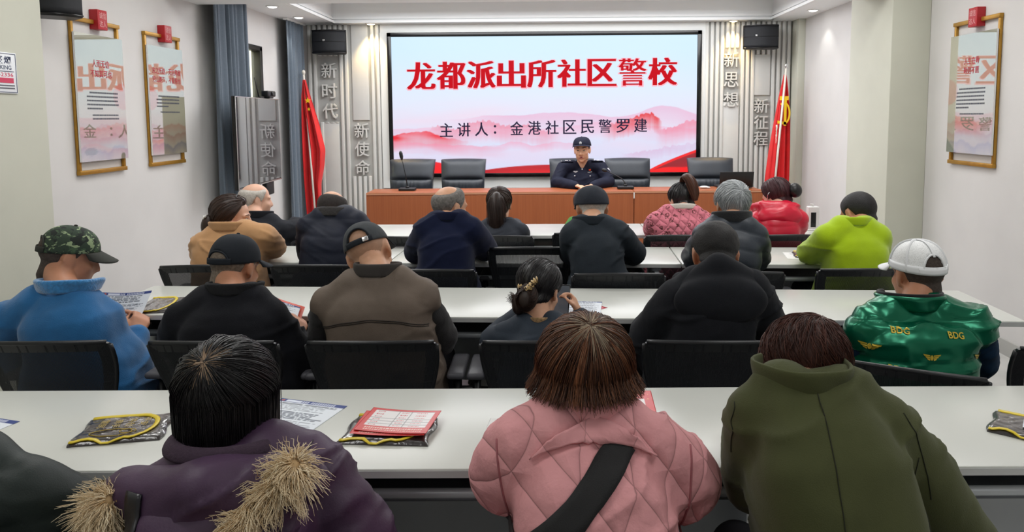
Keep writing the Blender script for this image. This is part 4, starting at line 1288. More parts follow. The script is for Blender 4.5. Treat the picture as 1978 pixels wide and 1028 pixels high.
def sleeve(mb, sh, el, wr, r0, r1, r2, stop=0.97):
    sh, el, wr = (np.asarray(q, float) for q in (sh, el, wr))
    w2 = el + (wr - el) * stop
    m1 = sh * 0.5 + el * 0.5 + np.array([0, -0.006, 0])
    mb.chain([sh, m1, el, el * 0.5 + w2 * 0.5, w2], [r0, (r0 + r1) / 2 + 0.002, r1, (r1 + r2) / 2 + 0.003, r2]); return mb

def hand(mb, wr, fwd, up, side, curl=0.7, hs=1.0, grip=None):
    """palm, five jointed fingers; fwd along the hand, up = back of the hand, side=+1 right hand"""
    f, u = unit(fwd), np.asarray(up, float); u = unit(u - f * (u @ f)); r = np.cross(f, u) * 1.0   # r points to the hand's right seen from above
    wr = np.asarray(wr, float)
    mb.chain([wr - f * 0.03, wr, wr + f * 0.03], [0.026 * hs, 0.024 * hs, 0.024 * hs], 12)
    th = -side     # thumb lies on the inner side
    for k in (-1, -0.33, 0.33, 1):
        mb.chain([wr + f * 0.015 * hs + r * k * 0.014 * hs, wr + (f * 0.085 + r * k * 0.030) * hs], [0.015 * hs, 0.0125 * hs], 10)
    for k, ln in ((th * 1.0, 0.070), (th * 0.34, 0.080), (-th * 0.33, 0.074), (-th * 0.98, 0.058)):
        p = wr + (f * 0.088 + r * k * 0.031) * hs; d = unit(f + r * k * 0.08); pts = [p]; ang = 0
        for sgl, c in ((0.45, 0.55), (0.32, 0.9), (0.26, 0.7)):
            ang += c * curl; dd = d * math.cos(ang) - u * math.sin(ang); p = p + dd * ln * sgl * hs * 1.05; pts.append(p)
        mb.chain(pts, [0.0098 * hs, 0.0090 * hs, 0.0083 * hs, 0.0072 * hs], 9)
    p = wr + (f * 0.022 + r * th * 0.022 - u * 0.006) * hs
    q1 = p + (f * 0.030 + r * th * 0.022 - u * 0.008) * hs; q2 = q1 + (f * 0.030 + r * th * 0.004 - u * 0.010 * (1 + curl)) * hs; q3 = q2 + (f * 0.022 - r * th * 0.008 - u * 0.008) * hs
    mb.chain([p, q1, q2, q3], [0.0145 * hs, 0.0115 * hs, 0.0100 * hs, 0.0080 * hs], 9)
    return mb

M_SKIN = mat('skin', rgb(212, 162, 132), 0.5, var=0.07, vscale=25, spec=0.4, bump=0.05, bscale=300)
M_SKIN2 = mat('tanned skin', rgb(190, 134, 104), 0.5, var=0.08, vscale=25, spec=0.4, bump=0.05, bscale=300)
M_SKIN3 = mat('fair skin', rgb(218, 172, 148), 0.48, var=0.05, vscale=25, spec=0.4)
for _m in (M_SKIN, M_SKIN2, M_SKIN3):
    _b = _m.node_tree.nodes['Principled BSDF']; _b.inputs['Subsurface Weight'].default_value = 0.08; _b.inputs['Subsurface Radius'].default_value = (0.02, 0.008, 0.004)
M_TROU = mat('dark trousers', rgb(34, 35, 42), 0.85, var=0.08, vscale=20)
M_SHOE = mat('black shoes', rgb(20, 20, 22), 0.45)
M_EYE = mat('eye white', rgb(176, 164, 152), 0.3); M_IRIS = mat('dark iris', rgb(28, 20, 16), 0.15)
M_BROW = mat('eyebrow', rgb(38, 30, 28), 0.8); M_LIP = mat('lips', rgb(166, 92, 84), 0.45)

def cloth(name, r, g, b, k=1.35, rough=0.85, sheen=0.0, bump=0.2, bscale=350, spec=0.3, **kw):
    return mat(name, rgb(r, g, b, k), rough, spec=spec, sheen=sheen, bump=bump, bscale=bscale, var=kw.pop('var', 0.07), vscale=kw.pop('vscale', 14), **kw)

def person(label, hx, hy, top, neck, shL, shR, hip, elL, wrL, elR, wrR, coat, nod=10, yaw=0, roll=0, hs=1.0, cover=0.016, b=1.05,
           slr=(0.068, 0.060, 0.046), fn=None, voxel=0.009, skin=None, vest=None, group=None, rot=0.0, base=None, trou=None, face=False, jname='jacket',
           handdir=None, curl=0.7, hood_open=False, drop=0.05, body_voxel=0.0075, it=6, woman=False):
    base = np.array([hip[0], hip[1], 0.0]) if base is None else np.array(base, float)
    root = thing('person', label, 'person', tuple(base), rot, group)
    P = {'root': root, 'base': base if not rot else np.zeros(3)}
    if rot: P['base'] = np.zeros(3)
    hc = np.array([hx, hy, top - cover - 0.119 * hs])
    H = Head(hc, hs, nod, yaw, roll); P['H'] = H
    nk = np.asarray(neck, float); nb = nk + np.array([0, 0.055, -drop])
    jL = np.asarray(shL, float) + np.array([slr[0] * 0.80, 0.05, -slr[0] * 0.62]); jR = np.asarray(shR, float) + np.array([-slr[0] * 0.80, 0.05, -slr[0] * 0.62])
    hp = np.array([hip[0], hip[1], 0.50])
    P.update(nb=nb, jL=jL, jR=jR, hip=hp)
    kneeL, kneeR = hp + (-0.12, 0.42, 0.045), hp + (0.12, 0.42, 0.045)
    # -- body: one continuous skin from the crown to the feet
    mb = MB(); skull_shapes(mb); mb.V = [H.w(v) for v in mb.V]
    mb.chain([H.w((0, -0.028, -0.03)), H.w((0, -0.035, -0.085)) * 0.5 + nb * 0.5 + np.array([0, 0.0, 0.01]), nb + (0, 0, -0.03)], [0.056 * hs, 0.054 * hs, 0.066], 18)
    torso(mb, hp + (0, 0.02, 0.03), nb - (0, 0, 0.03), jL, jR, b, 0.66)
    mb.chain([jL, nb + (-0.04, 0, -0.06)], [0.034, 0.04]); mb.chain([jR, nb + (0.04, 0, -0.06)], [0.034, 0.04])
    for sd, sh, el, wr in ((-1, jL, elL, wrL), (1, jR, elR, wrR)):
        el, wr = np.asarray(el, float), np.asarray(wr, float)
        mb.chain([sh, sh * 0.5 + el * 0.5 + (0, -0.006, 0), el, wr], [0.034, 0.032, 0.029, 0.025], 14)
        fd = wr - el
        if handdir and sd in handdir: fd, up = handdir[sd][0], handdir[sd][1]
        else: fd = unit(fd * np.array([1, 1, 0.2])); up = (0, 0, 1)
        hand(mb, wr, fd, up, sd, curl, 0.95 if not woman else 0.88)
        k = hp + (sd * 0.12, 0.42, 0.045)
        mb.chain([hp + (sd * 0.09, 0.02, 0.045), k, k + (0, -0.03, -0.44)], [0.075, 0.052, 0.036], 14)
        mb.chain([k + (0, -0.05, -0.485), k + (0, 0.10, -0.505)], [0.036, 0.026], 10)
    hinv = lambda V: H.inv(V)
    def ffn(V, N):
        q = hinv(V); near = np.linalg.norm(q, axis=1) < 0.16
        out = V.copy(); out[near] = H.w(face_press(q[near])); return out
    body = put('body', blob(mb, body_voxel, 3, ffn, 'body'), skin or M_SKIN, P); P['body'] = body
    # -- trousers and shoes
    mb = MB()
    mb.ell(hp + (0, 0.01, 0.03), (0.185 * b, 0.145 * b, 0.105))
    for sd in (-1, 1):
        k = hp + (sd * 0.12, 0.42, 0.045)
        mb.chain([hp + (sd * 0.09, 0.02, 0.045), k, k + (0, -0.03, -0.43)], [0.090, 0.068, 0.056], 14)
    put('trousers', blob(mb, 0.014, 4, folds(0.004, 3), 'trousers'), trou or M_TROU, P)
    for sd in (-1, 1):
        k = hp + (sd * 0.12, 0.42, 0.045); mb = MB()
        mb.ell(k + (0, 0.02, -0.500), (0.046, 0.135, 0.042)); mb.ell(k + (0, -0.04, -0.465), (0.044, 0.055, 0.05)); mb.box(k + (0, 0.015, -0.535), (0.085, 0.255, 0.02), bevel=0.009)
        put('shoe', blob(mb, 0.012, 3, None, 'shoe'), M_SHOE, P)
    # -- coat
    mb = MB()
    torso(mb, hp + (0, 0, -0.02), nb, jL, jR, b, 1.0)
    for sd, sh in ((-1, jL), (1, jR)):
        mb.chain([sh + (-sd * 0.015, 0, 0), (sh + nb) / 2 + (0, 0.0, 0.010), nb + (sd * 0.035, 0, -0.035)], [slr[0] * 0.97, slr[0] * 0.98, 0.070])
        if vest is None: sleeve(mb, sh, elL if sd < 0 else elR, wrL if sd < 0 else wrR, *slr)
        else: mb.ell(sh, slr[0] * 1.03)
    jm = blob(mb, voxel, it, fn or folds(0.005, int(abs(hx * 100)) + 5), jname)
    P['bvh'] = BVHTree.FromPolygons([tuple(v) for v in mesh_np(jm)], [tuple(p.vertices) for p in jm.polygons])
    P['coat'] = put(jname, jm, coat, P)
    if vest is not None:
        for sd, sh in ((-1, jL), (1, jR)):
            mb = MB(); sleeve(mb, sh + (sd * 0.004, 0, -0.012), elL if sd < 0 else elR, wrL if sd < 0 else wrR, slr[0] * 0.92, slr[1], slr[2])
            put('sleeve', blob(mb, voxel, 4, folds(0.006, 31 + sd, 24, 1.0), 'sleeve'), vest, P)
    if face:
        for sd in (-1, 1):
            mb = MB(); mb.ell((sd * 0.031, 0.0790, 0.007), (0.0125, 0.0090, 0.0052), nu=14, nv=10); mb.V = [H.w(v) for v in mb.V]; e = put('eye', mb, M_EYE, P)
            mb = MB(); mb.ell((sd * 0.031, 0.0848, 0.007), (0.0055, 0.0045, 0.0052), nu=12, nv=8); mb.V = [H.w(v) for v in mb.V]; put('iris', mb, M_IRIS, P, parent=e)
            mb = MB(); mb.tube([(sd * 0.017, 0.0965, 0.029), (sd * 0.034, 0.0885, 0.0335), (sd * 0.051, 0.0750, 0.029)], [0.0019, 0.0028, 0.0013], 8, flat=(1, 0.9)); mb.V = [H.w(v) for v in mb.V]; put('eyebrow', mb, M_BROW, P)
        mb = MB()
        mb.chain([(-0.020, 0.0835, -0.0605), (-0.008, 0.0935, -0.0570), (0.008, 0.0935, -0.0570), (0.020, 0.0835, -0.0605)], [0.003, 0.0052, 0.0052, 0.003], 8)
        mb.chain([(-0.017, 0.0850, -0.0690), (0, 0.0945, -0.0725), (0.017, 0.0850, -0.0690)], [0.004, 0.0062, 0.004], 8); mb.V = [H.w(v) for v in mb.V]
        put('lips', mb, M_LIP, P)
        mb = MB(); mb.ell((0, 0.0925, -0.0645), (0.013, 0.004, 0.0038), nu=14, nv=8); mb.V = [H.w(v) for v in mb.V]; put('open_mouth', mb, mat('mouth', rgb(58, 24, 24), 0.5), P)
    return P

def hair_shell(P, m, thick, kind='short', noise=0.002, nscale=60, seed=1, nape=0.0, name='hair', feather=0.02, fn=None):
    H = P['H']; d, mk = hair_depth(SK_V, thick, kind, feather, nape)
    keep = [f for f in SK_F if max(mk[i] for i in f) > 0.001]
    V = SK_V + SK_N * (d + noise * mk * noise3(SK_V, nscale, seed, 3))[:, None]
    if fn is not None: V = fn(V, mk)
    used = sorted({i for f in keep for i in f}); mp = {i: k for k, i in enumerate(used)}
    me = bpy.data.meshes.new(name); me.from_pydata(H.w(V[used]).tolist(), [], [[mp[i] for i in f] for f in keep])
    me.polygons.foreach_set('use_smooth', np.ones(len(keep), dtype=bool))
    at = me.attributes.new('tint', 'FLOAT', 'POINT'); at.data.foreach_set('value', np.full(len(used), 0.25, dtype=np.float32)); me.update()
    P['hair_bvh'] = BVHTree.FromPolygons([tuple(v) for v in V[used]], [[mp[i] for i in f] for f in keep])   # head space
    return put(name, me, m, P)

def comb(P, pole, n, r, m, kind='short', swirl=0.25, lift=0.004, length=(0.5, 1.0), K=9, seed=2, parent=None, tint=(0, 1), name='strands', nape=0.0, jitter=0.03, phi_max=2.6, feather=0.02):
    """strands lying over the hair shell, running outward from a whorl at direction `pole` (head space)"""
    H = P['H']; rg = np.random.default_rng(seed); bvh = P['hair_bvh']
    pole = unit(pole); a = unit(np.cross(pole, (1, 0, 0.01))); bb = np.cross(pole, a)
    lines = []; tn = []
    for i in range(n):
        th = rg.uniform(0, 2 * PI); p0 = rg.beta(1.1, 1.3) * phi_max * 0.8; ln = rg.uniform(*length) * 0.9
        pts = []; hgt = rg.uniform(0.3, 1.0) * lift
        for k in range(K):
            ph = p0 + ln * k / (K - 1) * 0.9; tt = th + swirl * ph + jitter * math.sin(5 * ph + i)
            d = pole * math.cos(ph) + (a * math.cos(tt) + bb * math.sin(tt)) * math.sin(ph)
            hit = bvh.ray_cast(Vector(d * 0.4), Vector(-d), 0.4)
            if hit[0] is None: break
            q = np.array(hit[0][:])
            mk = hair_depth(q[None] * 0.93, 1.0, kind, feather, nape)[1][0]
            if mk < 0.25 and k > 1: break
            if mk < 0.02: break
            pts.append(q + np.array(hit[1][:]) * (hgt * (0.3 + 0.7 * math.sin(PI * (k + 0.5) / K))))
        if len(pts) >= 3: lines.append(H.w(np.array(pts))); tn.append(rg.uniform(*tint))
    me = strands(lines, r, tn, 0.35, name)
    return put(name, me, m, P, parent=parent)

def cap(P, m, brim_m=None, opening=True, strap=True, r=(0.0865, 0.1085, 0.100), brim_yaw=0, brim=True, low=0.0, seam=None, mesh_panels=None, buckle=None, soft=0.0, seed=1, brim_len=0.075, open_h=0.060, open_w=0.044, z_front=0.052, z_back=0.0, boxy=0.80, droop=0.16):
    """baseball cap in head space: crown of six panels, adjustable strap under a half-round opening at the back, curved brim"""
    H = P['H']; c0 = np.array([0, -0.006, 0.030])
    def crown(a, f):
        """a azimuth (0=front), f 0 rim..1 top"""
        rim_z = z_back + (z_front - z_back) * (0.5 + 0.5 * math.cos(a)) + low
        z0 = (rim_z - c0[2]) / r[2]; z0 = max(-0.95, min(0.9, z0))
        ph0 = math.asin(z0); ph = ph0 + (PI / 2 - ph0) * f
        k = math.cos(ph) ** boxy; zz = math.sin(ph)
        bump_ = 1.0 + soft * 0.5 * math.sin(3 * a + seed) * math.sin(5 * f + 2 * a) * (0.3 + f)
        p = np.array([math.sin(a) * r[0] * k * bump_, math.cos(a) * r[1] * k * bump_, zz * r[2]]) + c0
        return p
    na, nf = 72, 18; mb = MB()
    G = [[crown(2 * PI * j / na, f) for j in range(na)] for f in np.linspace(0, 0.985, nf)]
    V = [p for row in G for p in row] + [crown(0, 1.0)]
    F = []
    for i in range(nf - 1):
        for j in range(na):
            k = (j + 1) % na; cen = (G[i][j] + G[i + 1][k]) / 2
            if opening:
                ab = math.atan2(cen[0], -(cen[1])); rimz = z_back + low
                hh = cen[2] - (rimz + 0.017)
                if cen[1] < 0 and hh > -0.004 and (cen[0] / open_w) ** 2 + (max(hh, 0) / (open_h - 0.017)) ** 2 < 1: continue
            F.append((i * na + j, i * na + k, (i + 1) * na + k, (i + 1) * na + j))
    top = len(V) - 1
    for j in range(na): F.append(((nf - 1) * na + j, (nf - 1) * na + (j + 1) % na, top))
    mb.add(V, F, True); mb.V = [H.w(v) for v in mb.V]
    o = put('cap', mb, m, P); solid(o, 0.003, 1.0)
    mb = MB(); mb.ell(crown(0, 1.0) + (0, 0, 0.002), (0.007, 0.007, 0.004)); mb.V = [H.w(v) for v in mb.V]; put('top_button', mb, brim_m or m, P, parent=o)
    if opening and strap:
        for f0, f1, nm, mm in ((0.0, 0.10, 'strap', brim_m or m),):
            A = np.linspace(PI - 0.62, PI + 0.62, 22)
            Q = [[crown(a, f) * (1.0, 1.0, 1.0) + unit(crown(a, f) * (1, 1, 0)) * 0.0035 for a in A] for f in np.linspace(-0.004, 0.125, 4)]
            mb = MB(); mb.grid(Q); mb.V = [H.w(v) for v in mb.V]; s = put(nm, mb, mm, P, parent=o); solid(s, 0.0035)
        if buckle:
            p = crown(PI - buckle[0], 0.06); n = unit(p * (1, 1, 0)); mb = MB(); mb.box((0, 0, 0), (0.022, 0.006, 0.017), R=rotz(math.atan2(n[1], n[0]) + PI / 2), bevel=0.002); mb.xf(t=p + n * 0.007); mb.V = [H.w(v) for v in mb.V]
            put('buckle', mb, M_CHROME, P, parent=o)
        # bound edge of the opening
        pts = []
        for a in np.linspace(0, PI, 17):
            x = open_w * math.cos(a) * 1.02; z = z_back + low + 0.017 + (open_h - 0.017) * math.sin(a) * 1.02
            ph = math.asin(max(-1, min(1, (z - c0[2]) / r[2]))); k = math.cos(ph) ** boxy
            y = -r[1] * k * math.sqrt(max(0.0, 1 - (x / (r[0] * k)) ** 2)) + c0[1]
            pts.append((x, y - 0.002, z))
        mb = MB(); mb.tube(pts, 0.0036, 8); mb.V = [H.w(v) for v in mb.V]; put('opening_trim', mb, brim_m or m, P, parent=o)
    if seam is not None:
        mb = MB()
        for a in np.arange(6) * PI / 3: mb.tube([crown(a + 0.0, f) * 1.0 + unit(crown(a, f) - c0) * 0.003 for f in np.linspace(0.36 if opening and abs(a - PI) < 0.1 else 0.02, 1, 16)], 0.0042, 8, flat=(1.2, 0.5))
        mb.V = [H.w(v) for v in mb.V]; put('panel_seams', mb, seam, P, parent=o)
        Q = [[crown(a, f) + unit(crown(a, f) * (1, 1, 0)) * 0.003 for a in np.linspace(-PI + 0.0, PI, 60)] for f in np.linspace(-0.01, 0.16, 4)]
        mb = MB(); mb.grid(Q); mb.V = [H.w(v) for v in mb.V]; s = put('headband', mb, seam, P, parent=o); solid(s, 0.003)
    if brim:
        Q = []
        for f in np.linspace(0, 1, 8):
            row = []
            for a in np.linspace(-1.15, 1.15, 25):
                p = crown(a, 0.0); ext = brim_len * (1 - (abs(a) / 1.18) ** 3) ** 0.5 if abs(a) < 1.18 else 0
                d = np.array([math.sin(a) * 0.35, 1.0, 0]); d = unit(d)
                row.append(p + d * ext * f + np.array([0, 0, -droop * ext * f - 0.016 * (a ** 2) * f * 0.8]))
            Q.append(row)
        mb = MB(); mb.grid(Q); mb.V = [H.w(v) for v in mb.V]; bo = put('brim', mb, brim_m or m, P, parent=o); solid(bo, 0.004)
    return o

def collar(P, m, rx=0.075, ry=0.070, h=0.045, flare=0.0, back=0.0, tilt=-12, lift=0.0, thick=0.010, open_front=0.35, name='collar', seed=1, rough=0.0, roll_over=0.0, dx=0.0):
    """stand-up collar round the neck, open at the front; roll_over folds its top edge outward and down"""
    nb = P['nb'] + np.array([dx, -0.004 + back, lift]); A = np.linspace(-PI + open_front, PI - open_front, 44)   # 0 = back
    R = rotx(rad(tilt)); rows = []
    prof = [(0.0, 0.0), (0.15, 0.35), (0.3 + flare * 0.3, 0.7), (flare, 1.0)]
    if roll_over: prof += [(flare + 0.9, 1.06), (flare + 1.6, 0.8), (flare + 1.9 * 1.0, 0.8 - roll_over)]
    for (o, hh) in prof:
        row = []
        for a in A:
            k = 1 + o * 0.012 / rx; w = rough * math.sin(a * 5 + seed + 3 * hh)
            hf = hh * h * (1 - 0.25 * (abs(a) / PI) ** 2)
            row.append(np.array([math.sin(a) * (rx * k + w), -math.cos(a) * (ry * k + w), hf]))
        rows.append(np.array(row) @ R.T + nb)
    mb = MB(); mb.grid(rows); o = put(name, mb, m, P); solid(o, thick, 0.0)
    md = o.modifiers.new('round', 'SUBSURF'); md.levels = 1; md.render_levels = 1
    return o

def onto(P, p, d=(0, 1, 0), off=0.003, dist=0.8):
    """nearest coat point hit by a ray from p along d, lifted by off"""
    d = unit(d); p = np.asarray(p, float)
    hit = P['bvh'].ray_cast(Vector(p - d * dist), Vector(d), dist * 2.5)
    if hit[0] is None: return None
    n = np.array(hit[1][:])
    if n @ d > 0: n = -n
    return np.array(hit[0][:]) + n * off
def seamline(P, pts, m, r=0.0018, d=(0, 1, 0), n=24, off=0.0008, name='seam', parent=None):
    pts = np.asarray(pts, float); t = np.linspace(0, 1, len(pts)); T = np.linspace(0, 1, n)
    L = np.stack([np.interp(T, t, pts[:, k]) for k in range(3)], 1); Q = [onto(P, q, d, off) for q in L]; Q = [q for q in Q if q is not None]
    if len(Q) < 4: return None
    mb = MB(); mb.tube(Q, r, 6); return put(name, mb, m, P, parent=parent)
def ribbon(P, pts, width, m, name='shoulder_strap', d=(0, 1, 0), off=0.005, n=30, thick=0.004, wdir=None):
    pts = np.asarray(pts, float); t = np.linspace(0, 1, len(pts)); T = np.linspace(0, 1, n)
    L = np.stack([np.interp(T, t, pts[:, k]) for k in range(3)], 1); tg = np.gradient(L, axis=0); rows = []
    for i in range(n):
        side = unit(np.cross(tg[i], d)) if wdir is None else unit(wdir)
        row = [onto(P, L[i] + side * width * s, d, off) for s in (-0.5, -0.25, 0, 0.25, 0.5)]
        if any(q is None for q in row): continue
        rows.append(row)
    mb = MB(); mb.grid(rows); o = put(name, mb, m, P); solid(o, thick, 1.0); return o
# ------------------------------------------------------------------ the audience
BLK = rgb(20, 22, 26)
H_BLACK = tint_mat('black hair', rgb(12, 12, 15), rgb(48, 45, 48), 0.38, 0.5)
H_DARKB = tint_mat('dark brown hair', rgb(28, 20, 18), rgb(82, 56, 44), 0.45)
H_AUBURN = tint_mat('auburn hair', rgb(48, 24, 20), rgb(104, 58, 44), 0.5)
H_DYED = tint_mat('reddish brown dyed hair', rgb(52, 30, 22), rgb(168, 108, 72), 0.5)
H_GREYR = tint_mat('grown-out grey roots', rgb(70, 60, 54), rgb(196, 176, 150), 0.5)
H_GREY = tint_mat('silver grey hair', rgb(110, 116, 120), rgb(226, 230, 232), 0.5)
H_SALT = mat('greying short hair', rgb(112, 108, 104), 0.8, var=0.35, vscale=90, bump=0.3, bscale=300)
H_WHITE = mat('thin white hair', rgb(186, 180, 172), 0.75, var=0.18, vscale=90, bump=0.4, bscale=260)
H_STUB = mat('short dark stubble', rgb(66, 56, 50), 0.85, var=0.3, vscale=120, bump=0.3, bscale=400)
H_STUBG = mat('short grey stubble', rgb(118, 106, 94), 0.85, var=0.3, vscale=120, bump=0.3, bscale=400)
H_SHORTB = mat('short black hair', rgb(19, 17, 18), 0.65, var=0.3, vscale=90, bump=0.5, bscale=300)
H_MAROON = tint_mat('maroon tinted hair', rgb(40, 16, 22), rgb(92, 44, 52), 0.5)
M_SEAMB = mat('dark stitching', rgb(14, 14, 16), 0.8)

# ===== front-most row =====
# purple hooded coat with fur trim
M_PURP = mat('purple coat cloth', rgb(72, 50, 76), 0.5, var=0.12, vscale=12, bump=0.12, bscale=240, spec=0.45)
M_PURPK = mat('purple ribbed knit', rgb(58, 42, 58), 0.9, var=0.15, vscale=200, bump=0.4, bscale=260)
p = person('person in a purple coat with a fur-trimmed hood and short black bob hair', -0.655, 1.44, 1.122, (-0.625, 1.33, 0.958), (-0.800, 1.30, 0.885), (-0.432, 1.36, 0.912), (-0.60, 1.25),
           (-0.800, 1.42, 0.74), (-0.72, 1.60, 0.66), (-0.390, 1.43, 0.72), (-0.47, 1.62, 0.66), M_PURP, nod=14, yaw=-8, hs=0.95, b=1.10, slr=(0.074, 0.068, 0.055), fn=folds(0.007, 8, 15, 0.3), woman=True, skin=M_SKIN3, jname='coat')
collar(p, M_PURPK, rx=0.088, ry=0.084, h=0.046, flare=0.5, back=0.015, tilt=-4, thick=0.014, roll_over=0.30, lift=-0.012, dx=-0.012)
H = p['H']
def bob(P, pole, drop, wide, n, r, mats, tintf, seed, deep=0.0, bend=0.0, tuck=None, grey=None, fringe=0.05, tip=0.012, side=0.80):
    """bob haircut: dome from a whorl, then a curtain falling to a ragged hem; hangs straight down in world space"""
    H = P['H']; rg = np.random.default_rng(seed); pole = unit(pole); a = unit(np.cross(pole, (1, 0, 0.01))); bb = np.cross(pole, a)
    c0 = np.array([0, -0.012, 0.030]); rad3 = np.array([0.0885 * wide, 0.108, 0.098])
    downh = H.inv(H.c + np.array([0, 0, -1.0]) * H.s)   # world down in head space
    def path(th, s, K=16, lift=0.0, ln=1.0):
        pts = []; q = None
        for k in range(K):
            u = s[0] + (s[1] - s[0]) * k / (K - 1)      # u: 0 whorl .. 1 hem
            ph = u * 2.35
            d = pole * math.cos(ph) + (a * math.cos(th) + bb * math.sin(th)) * math.sin(ph)
            e = d * rad3
            if pts and q is None and d @ unit(downh) > 0.06: q = (e, u)
            if q is None: pts.append(c0 + d * (rad3 + lift))
            else:
                t = (u - q[1]) / max(0.02, 1 - q[1]); dirn = unit(q[0])
                back = 0.5 - 0.5 * math.cos(math.atan2(q[0][0], q[0][1]))   # 1 at the nape
                L = drop * (side + (1 - side) * back)
                front = math.exp(-(math.atan2(q[0][0], q[0][1]) / 0.55) ** 2)
                L = L * (1 - front) + fringe * front
                hor = q[0] - unit(downh) * (q[0] @ unit(downh))
                pts.append(c0 + q[0] + dirn * lift + unit(downh) * L * t * ln - unit(hor) * (tip * t * t + bend * math.sin(t * PI)))
        return np.array(pts)
    # under-shell
    na = 64; G = np.array([path(2 * PI * j / na, (0.0, 0.88), 22, -0.004) for j in range(na)])
    mb = MB(); mb.grid(np.swapaxes(G, 0, 1), closed_u=True); mb.V = [H.w(v) for v in mb.V]
    me = mb.mesh('hair'); at = me.attributes.new('tint', 'FLOAT', 'POINT'); at.data.foreach_set('value', np.full(len(me.vertices), 0.12, dtype=np.float32))
    hair = put('hair', me, mats[0], P)
    lines = []; tn = []
    for i in range(n):
        th = rg.uniform(0, 2 * PI); s0 = rg.beta(1.0, 2.2) * 0.6
        L = path(th + 0.0, (s0, 1.0), 15, rg.uniform(-0.002, 0.006), rg.uniform(0.72, 1.08))
        wob = 0.0025 * np.sin(np.linspace(0, rg.uniform(2, 5), len(L)) + rg.uniform(0, 6))[:, None] * rg.normal(size=3)
        clump = np.round(th * 9) / 9 - th
        lines.append(H.w(L + wob)); tn.append(tintf(rg, th, s0))
    put('hair_strands', strands(lines, r, tn, 0.4, 'hair_strands', gradient=-0.0), mats[0], P, parent=hair)
    if grey:
        lines = []; tn = []
        for i in range(grey[0]):
            th = rg.uniform(0, 2 * PI); s0 = rg.uniform(0, 0.06)
            L = path(th, (s0, rg.uniform(*grey[1])), 10, rg.uniform(0.003, 0.007)); lines.append(H.w(L)); tn.append(rg.uniform(0.2, 1))
        put('parting_strands', strands(lines, r * 0.9, tn, 0.3, 'parting_strands'), grey[2], P, parent=hair)
    return hair
bob(p, (0.04, -0.84, 0.54), 0.26, 1.10, 2000, 0.00105, (H_BLACK,), lambda g, th, s: g.beta(1.2, 4), 4, fringe=0.07, tip=0.012, grey=(200, (0.10, 0.24), tint_mat('scalp parting', rgb(110, 92, 76), rgb(186, 158, 130), 0.6)))
# hood hanging down the back and the fur round its rim
mb = MB()
mb.ell((-0.615, 1.265, 0.815), (0.165, 0.062, 0.125), nu=30, nv=18); mb.chain([(-0.79, 1.30, 0.87), (-0.62, 1.25, 0.90), (-0.46, 1.31, 0.90)], [0.045, 0.055, 0.045], 16)
hm = blob(mb, 0.010, 6, folds(0.008, 77, 20, 0.1), 'hood')
hood_bvh = BVHTree.FromPolygons([tuple(v) for v in mesh_np(hm)], [tuple(q.vertices) for q in hm.polygons])
hood = put('hood', hm, M_PURP, p)
sv = p['bvh']
def on_back(P, x, z, off=0.004):
    best = None
    for bv in (hood_bvh, P['bvh']):
        hit = bv.ray_cast(Vector((x, 0.6, z)), Vector((0, 1, 0)), 1.5)
        if hit[0] is not None and (best is None or hit[0][1] < best[1]): best = np.array(hit[0][:])
    return None if best is None else best + np.array([0, -off, 0])
rim = [(-0.455, 0.952), (-0.475, 0.925), (-0.520, 0.885), (-0.565, 0.838), (-0.615, 0.800), (-0.665, 0.772), (-0.720, 0.760), (-0.765, 0.768), (-0.800, 0.795), (-0.820, 0.835), (-0.815, 0.868), (-0.79, 0.885)]
rimT = np.linspace(0, len(rim) - 1, 90); RX = np.interp(rimT, range(len(rim)), [q[0] for q in rim]); RZ = np.interp(rimT, range(len(rim)), [q[1] for q in rim])
rp = []
for x, z in zip(RX, RZ):
    q = on_back(p, x, z, 0.008); rp.append(q if q is not None else (rp[-1] * (0, 1, 0) + np.array([x, 0, z]) if rp else np.array([x, 1.25, z])))
rp = np.array(rp)
for _ in range(6): rp[1:-1] = (rp[:-2] + rp[1:-1] * 2 + rp[2:]) / 4
M_FUR = tint_mat('tan fur trim', rgb(214, 176, 124), rgb(255, 240, 208), 0.7, 0.2)
mb = MB(); mb.tube(rp, [0.013 + 0.003 * math.sin(i * 0.7) for i in range(len(rp))], 8)
me = mb.mesh('fur_band'); at = me.attributes.new('tint', 'FLOAT', 'POINT'); at.data.foreach_set('value', np.full(len(me.vertices), 0.1, dtype=np.float32))
fb = put('fur_trim', me, M_FUR, p, parent=hood)
lines = []; tn = []; rg = np.random.default_rng(12); rtan = np.gradient(rp, axis=0)
for i in range(9000):
    k = rg.integers(0, len(rp)); t = unit(rtan[k]); r1 = unit(np.cross(t, (0, -1, 0.2))); r2 = np.cross(t, r1); an = rg.uniform(0, 2 * PI)
    d = unit(r1 * math.cos(an) + r2 * math.sin(an) + np.array([0, -0.35, 0.0])); ln = rg.uniform(0.014, 0.040) * (1.25 if k > 66 or k < 12 else 1.0)
    cl = unit(np.array([math.sin(k * 0.9), -0.3, math.cos(k * 1.3)])) * 0.4
    q = rp[k] + d * 0.009; L = []
    for s in range(6):
        f = s / 5; L.append(q + (d * f + (t * rg.normal() * 0.10 + cl * f * f + np.array([0, 0, -0.45]) * f * f) ) * ln)
    lines.append(L); tn.append(np.clip(rg.normal(0.62, 0.22), 0, 1))
put('fur_strands', strands(lines, 0.0013, tn, 0.25, 'fur_strands', gradient=0.3), M_FUR, p, parent=fb)
M_BAG = mat('black leather strap', rgb(34, 34, 40), 0.3, spec=0.6)
rows = []
for x, z in zip(np.interp(np.linspace(0, 3, 24), range(4), [-0.738, -0.742, -0.728, -0.70]), np.linspace(0.905, 0.70, 24)):
    r5 = [on_back(p, x + s * 0.017, z, 0.006) for s in (-1, -0.5, 0, 0.5, 1)]
    if all(q is not None for q in r5): rows.append(r5)
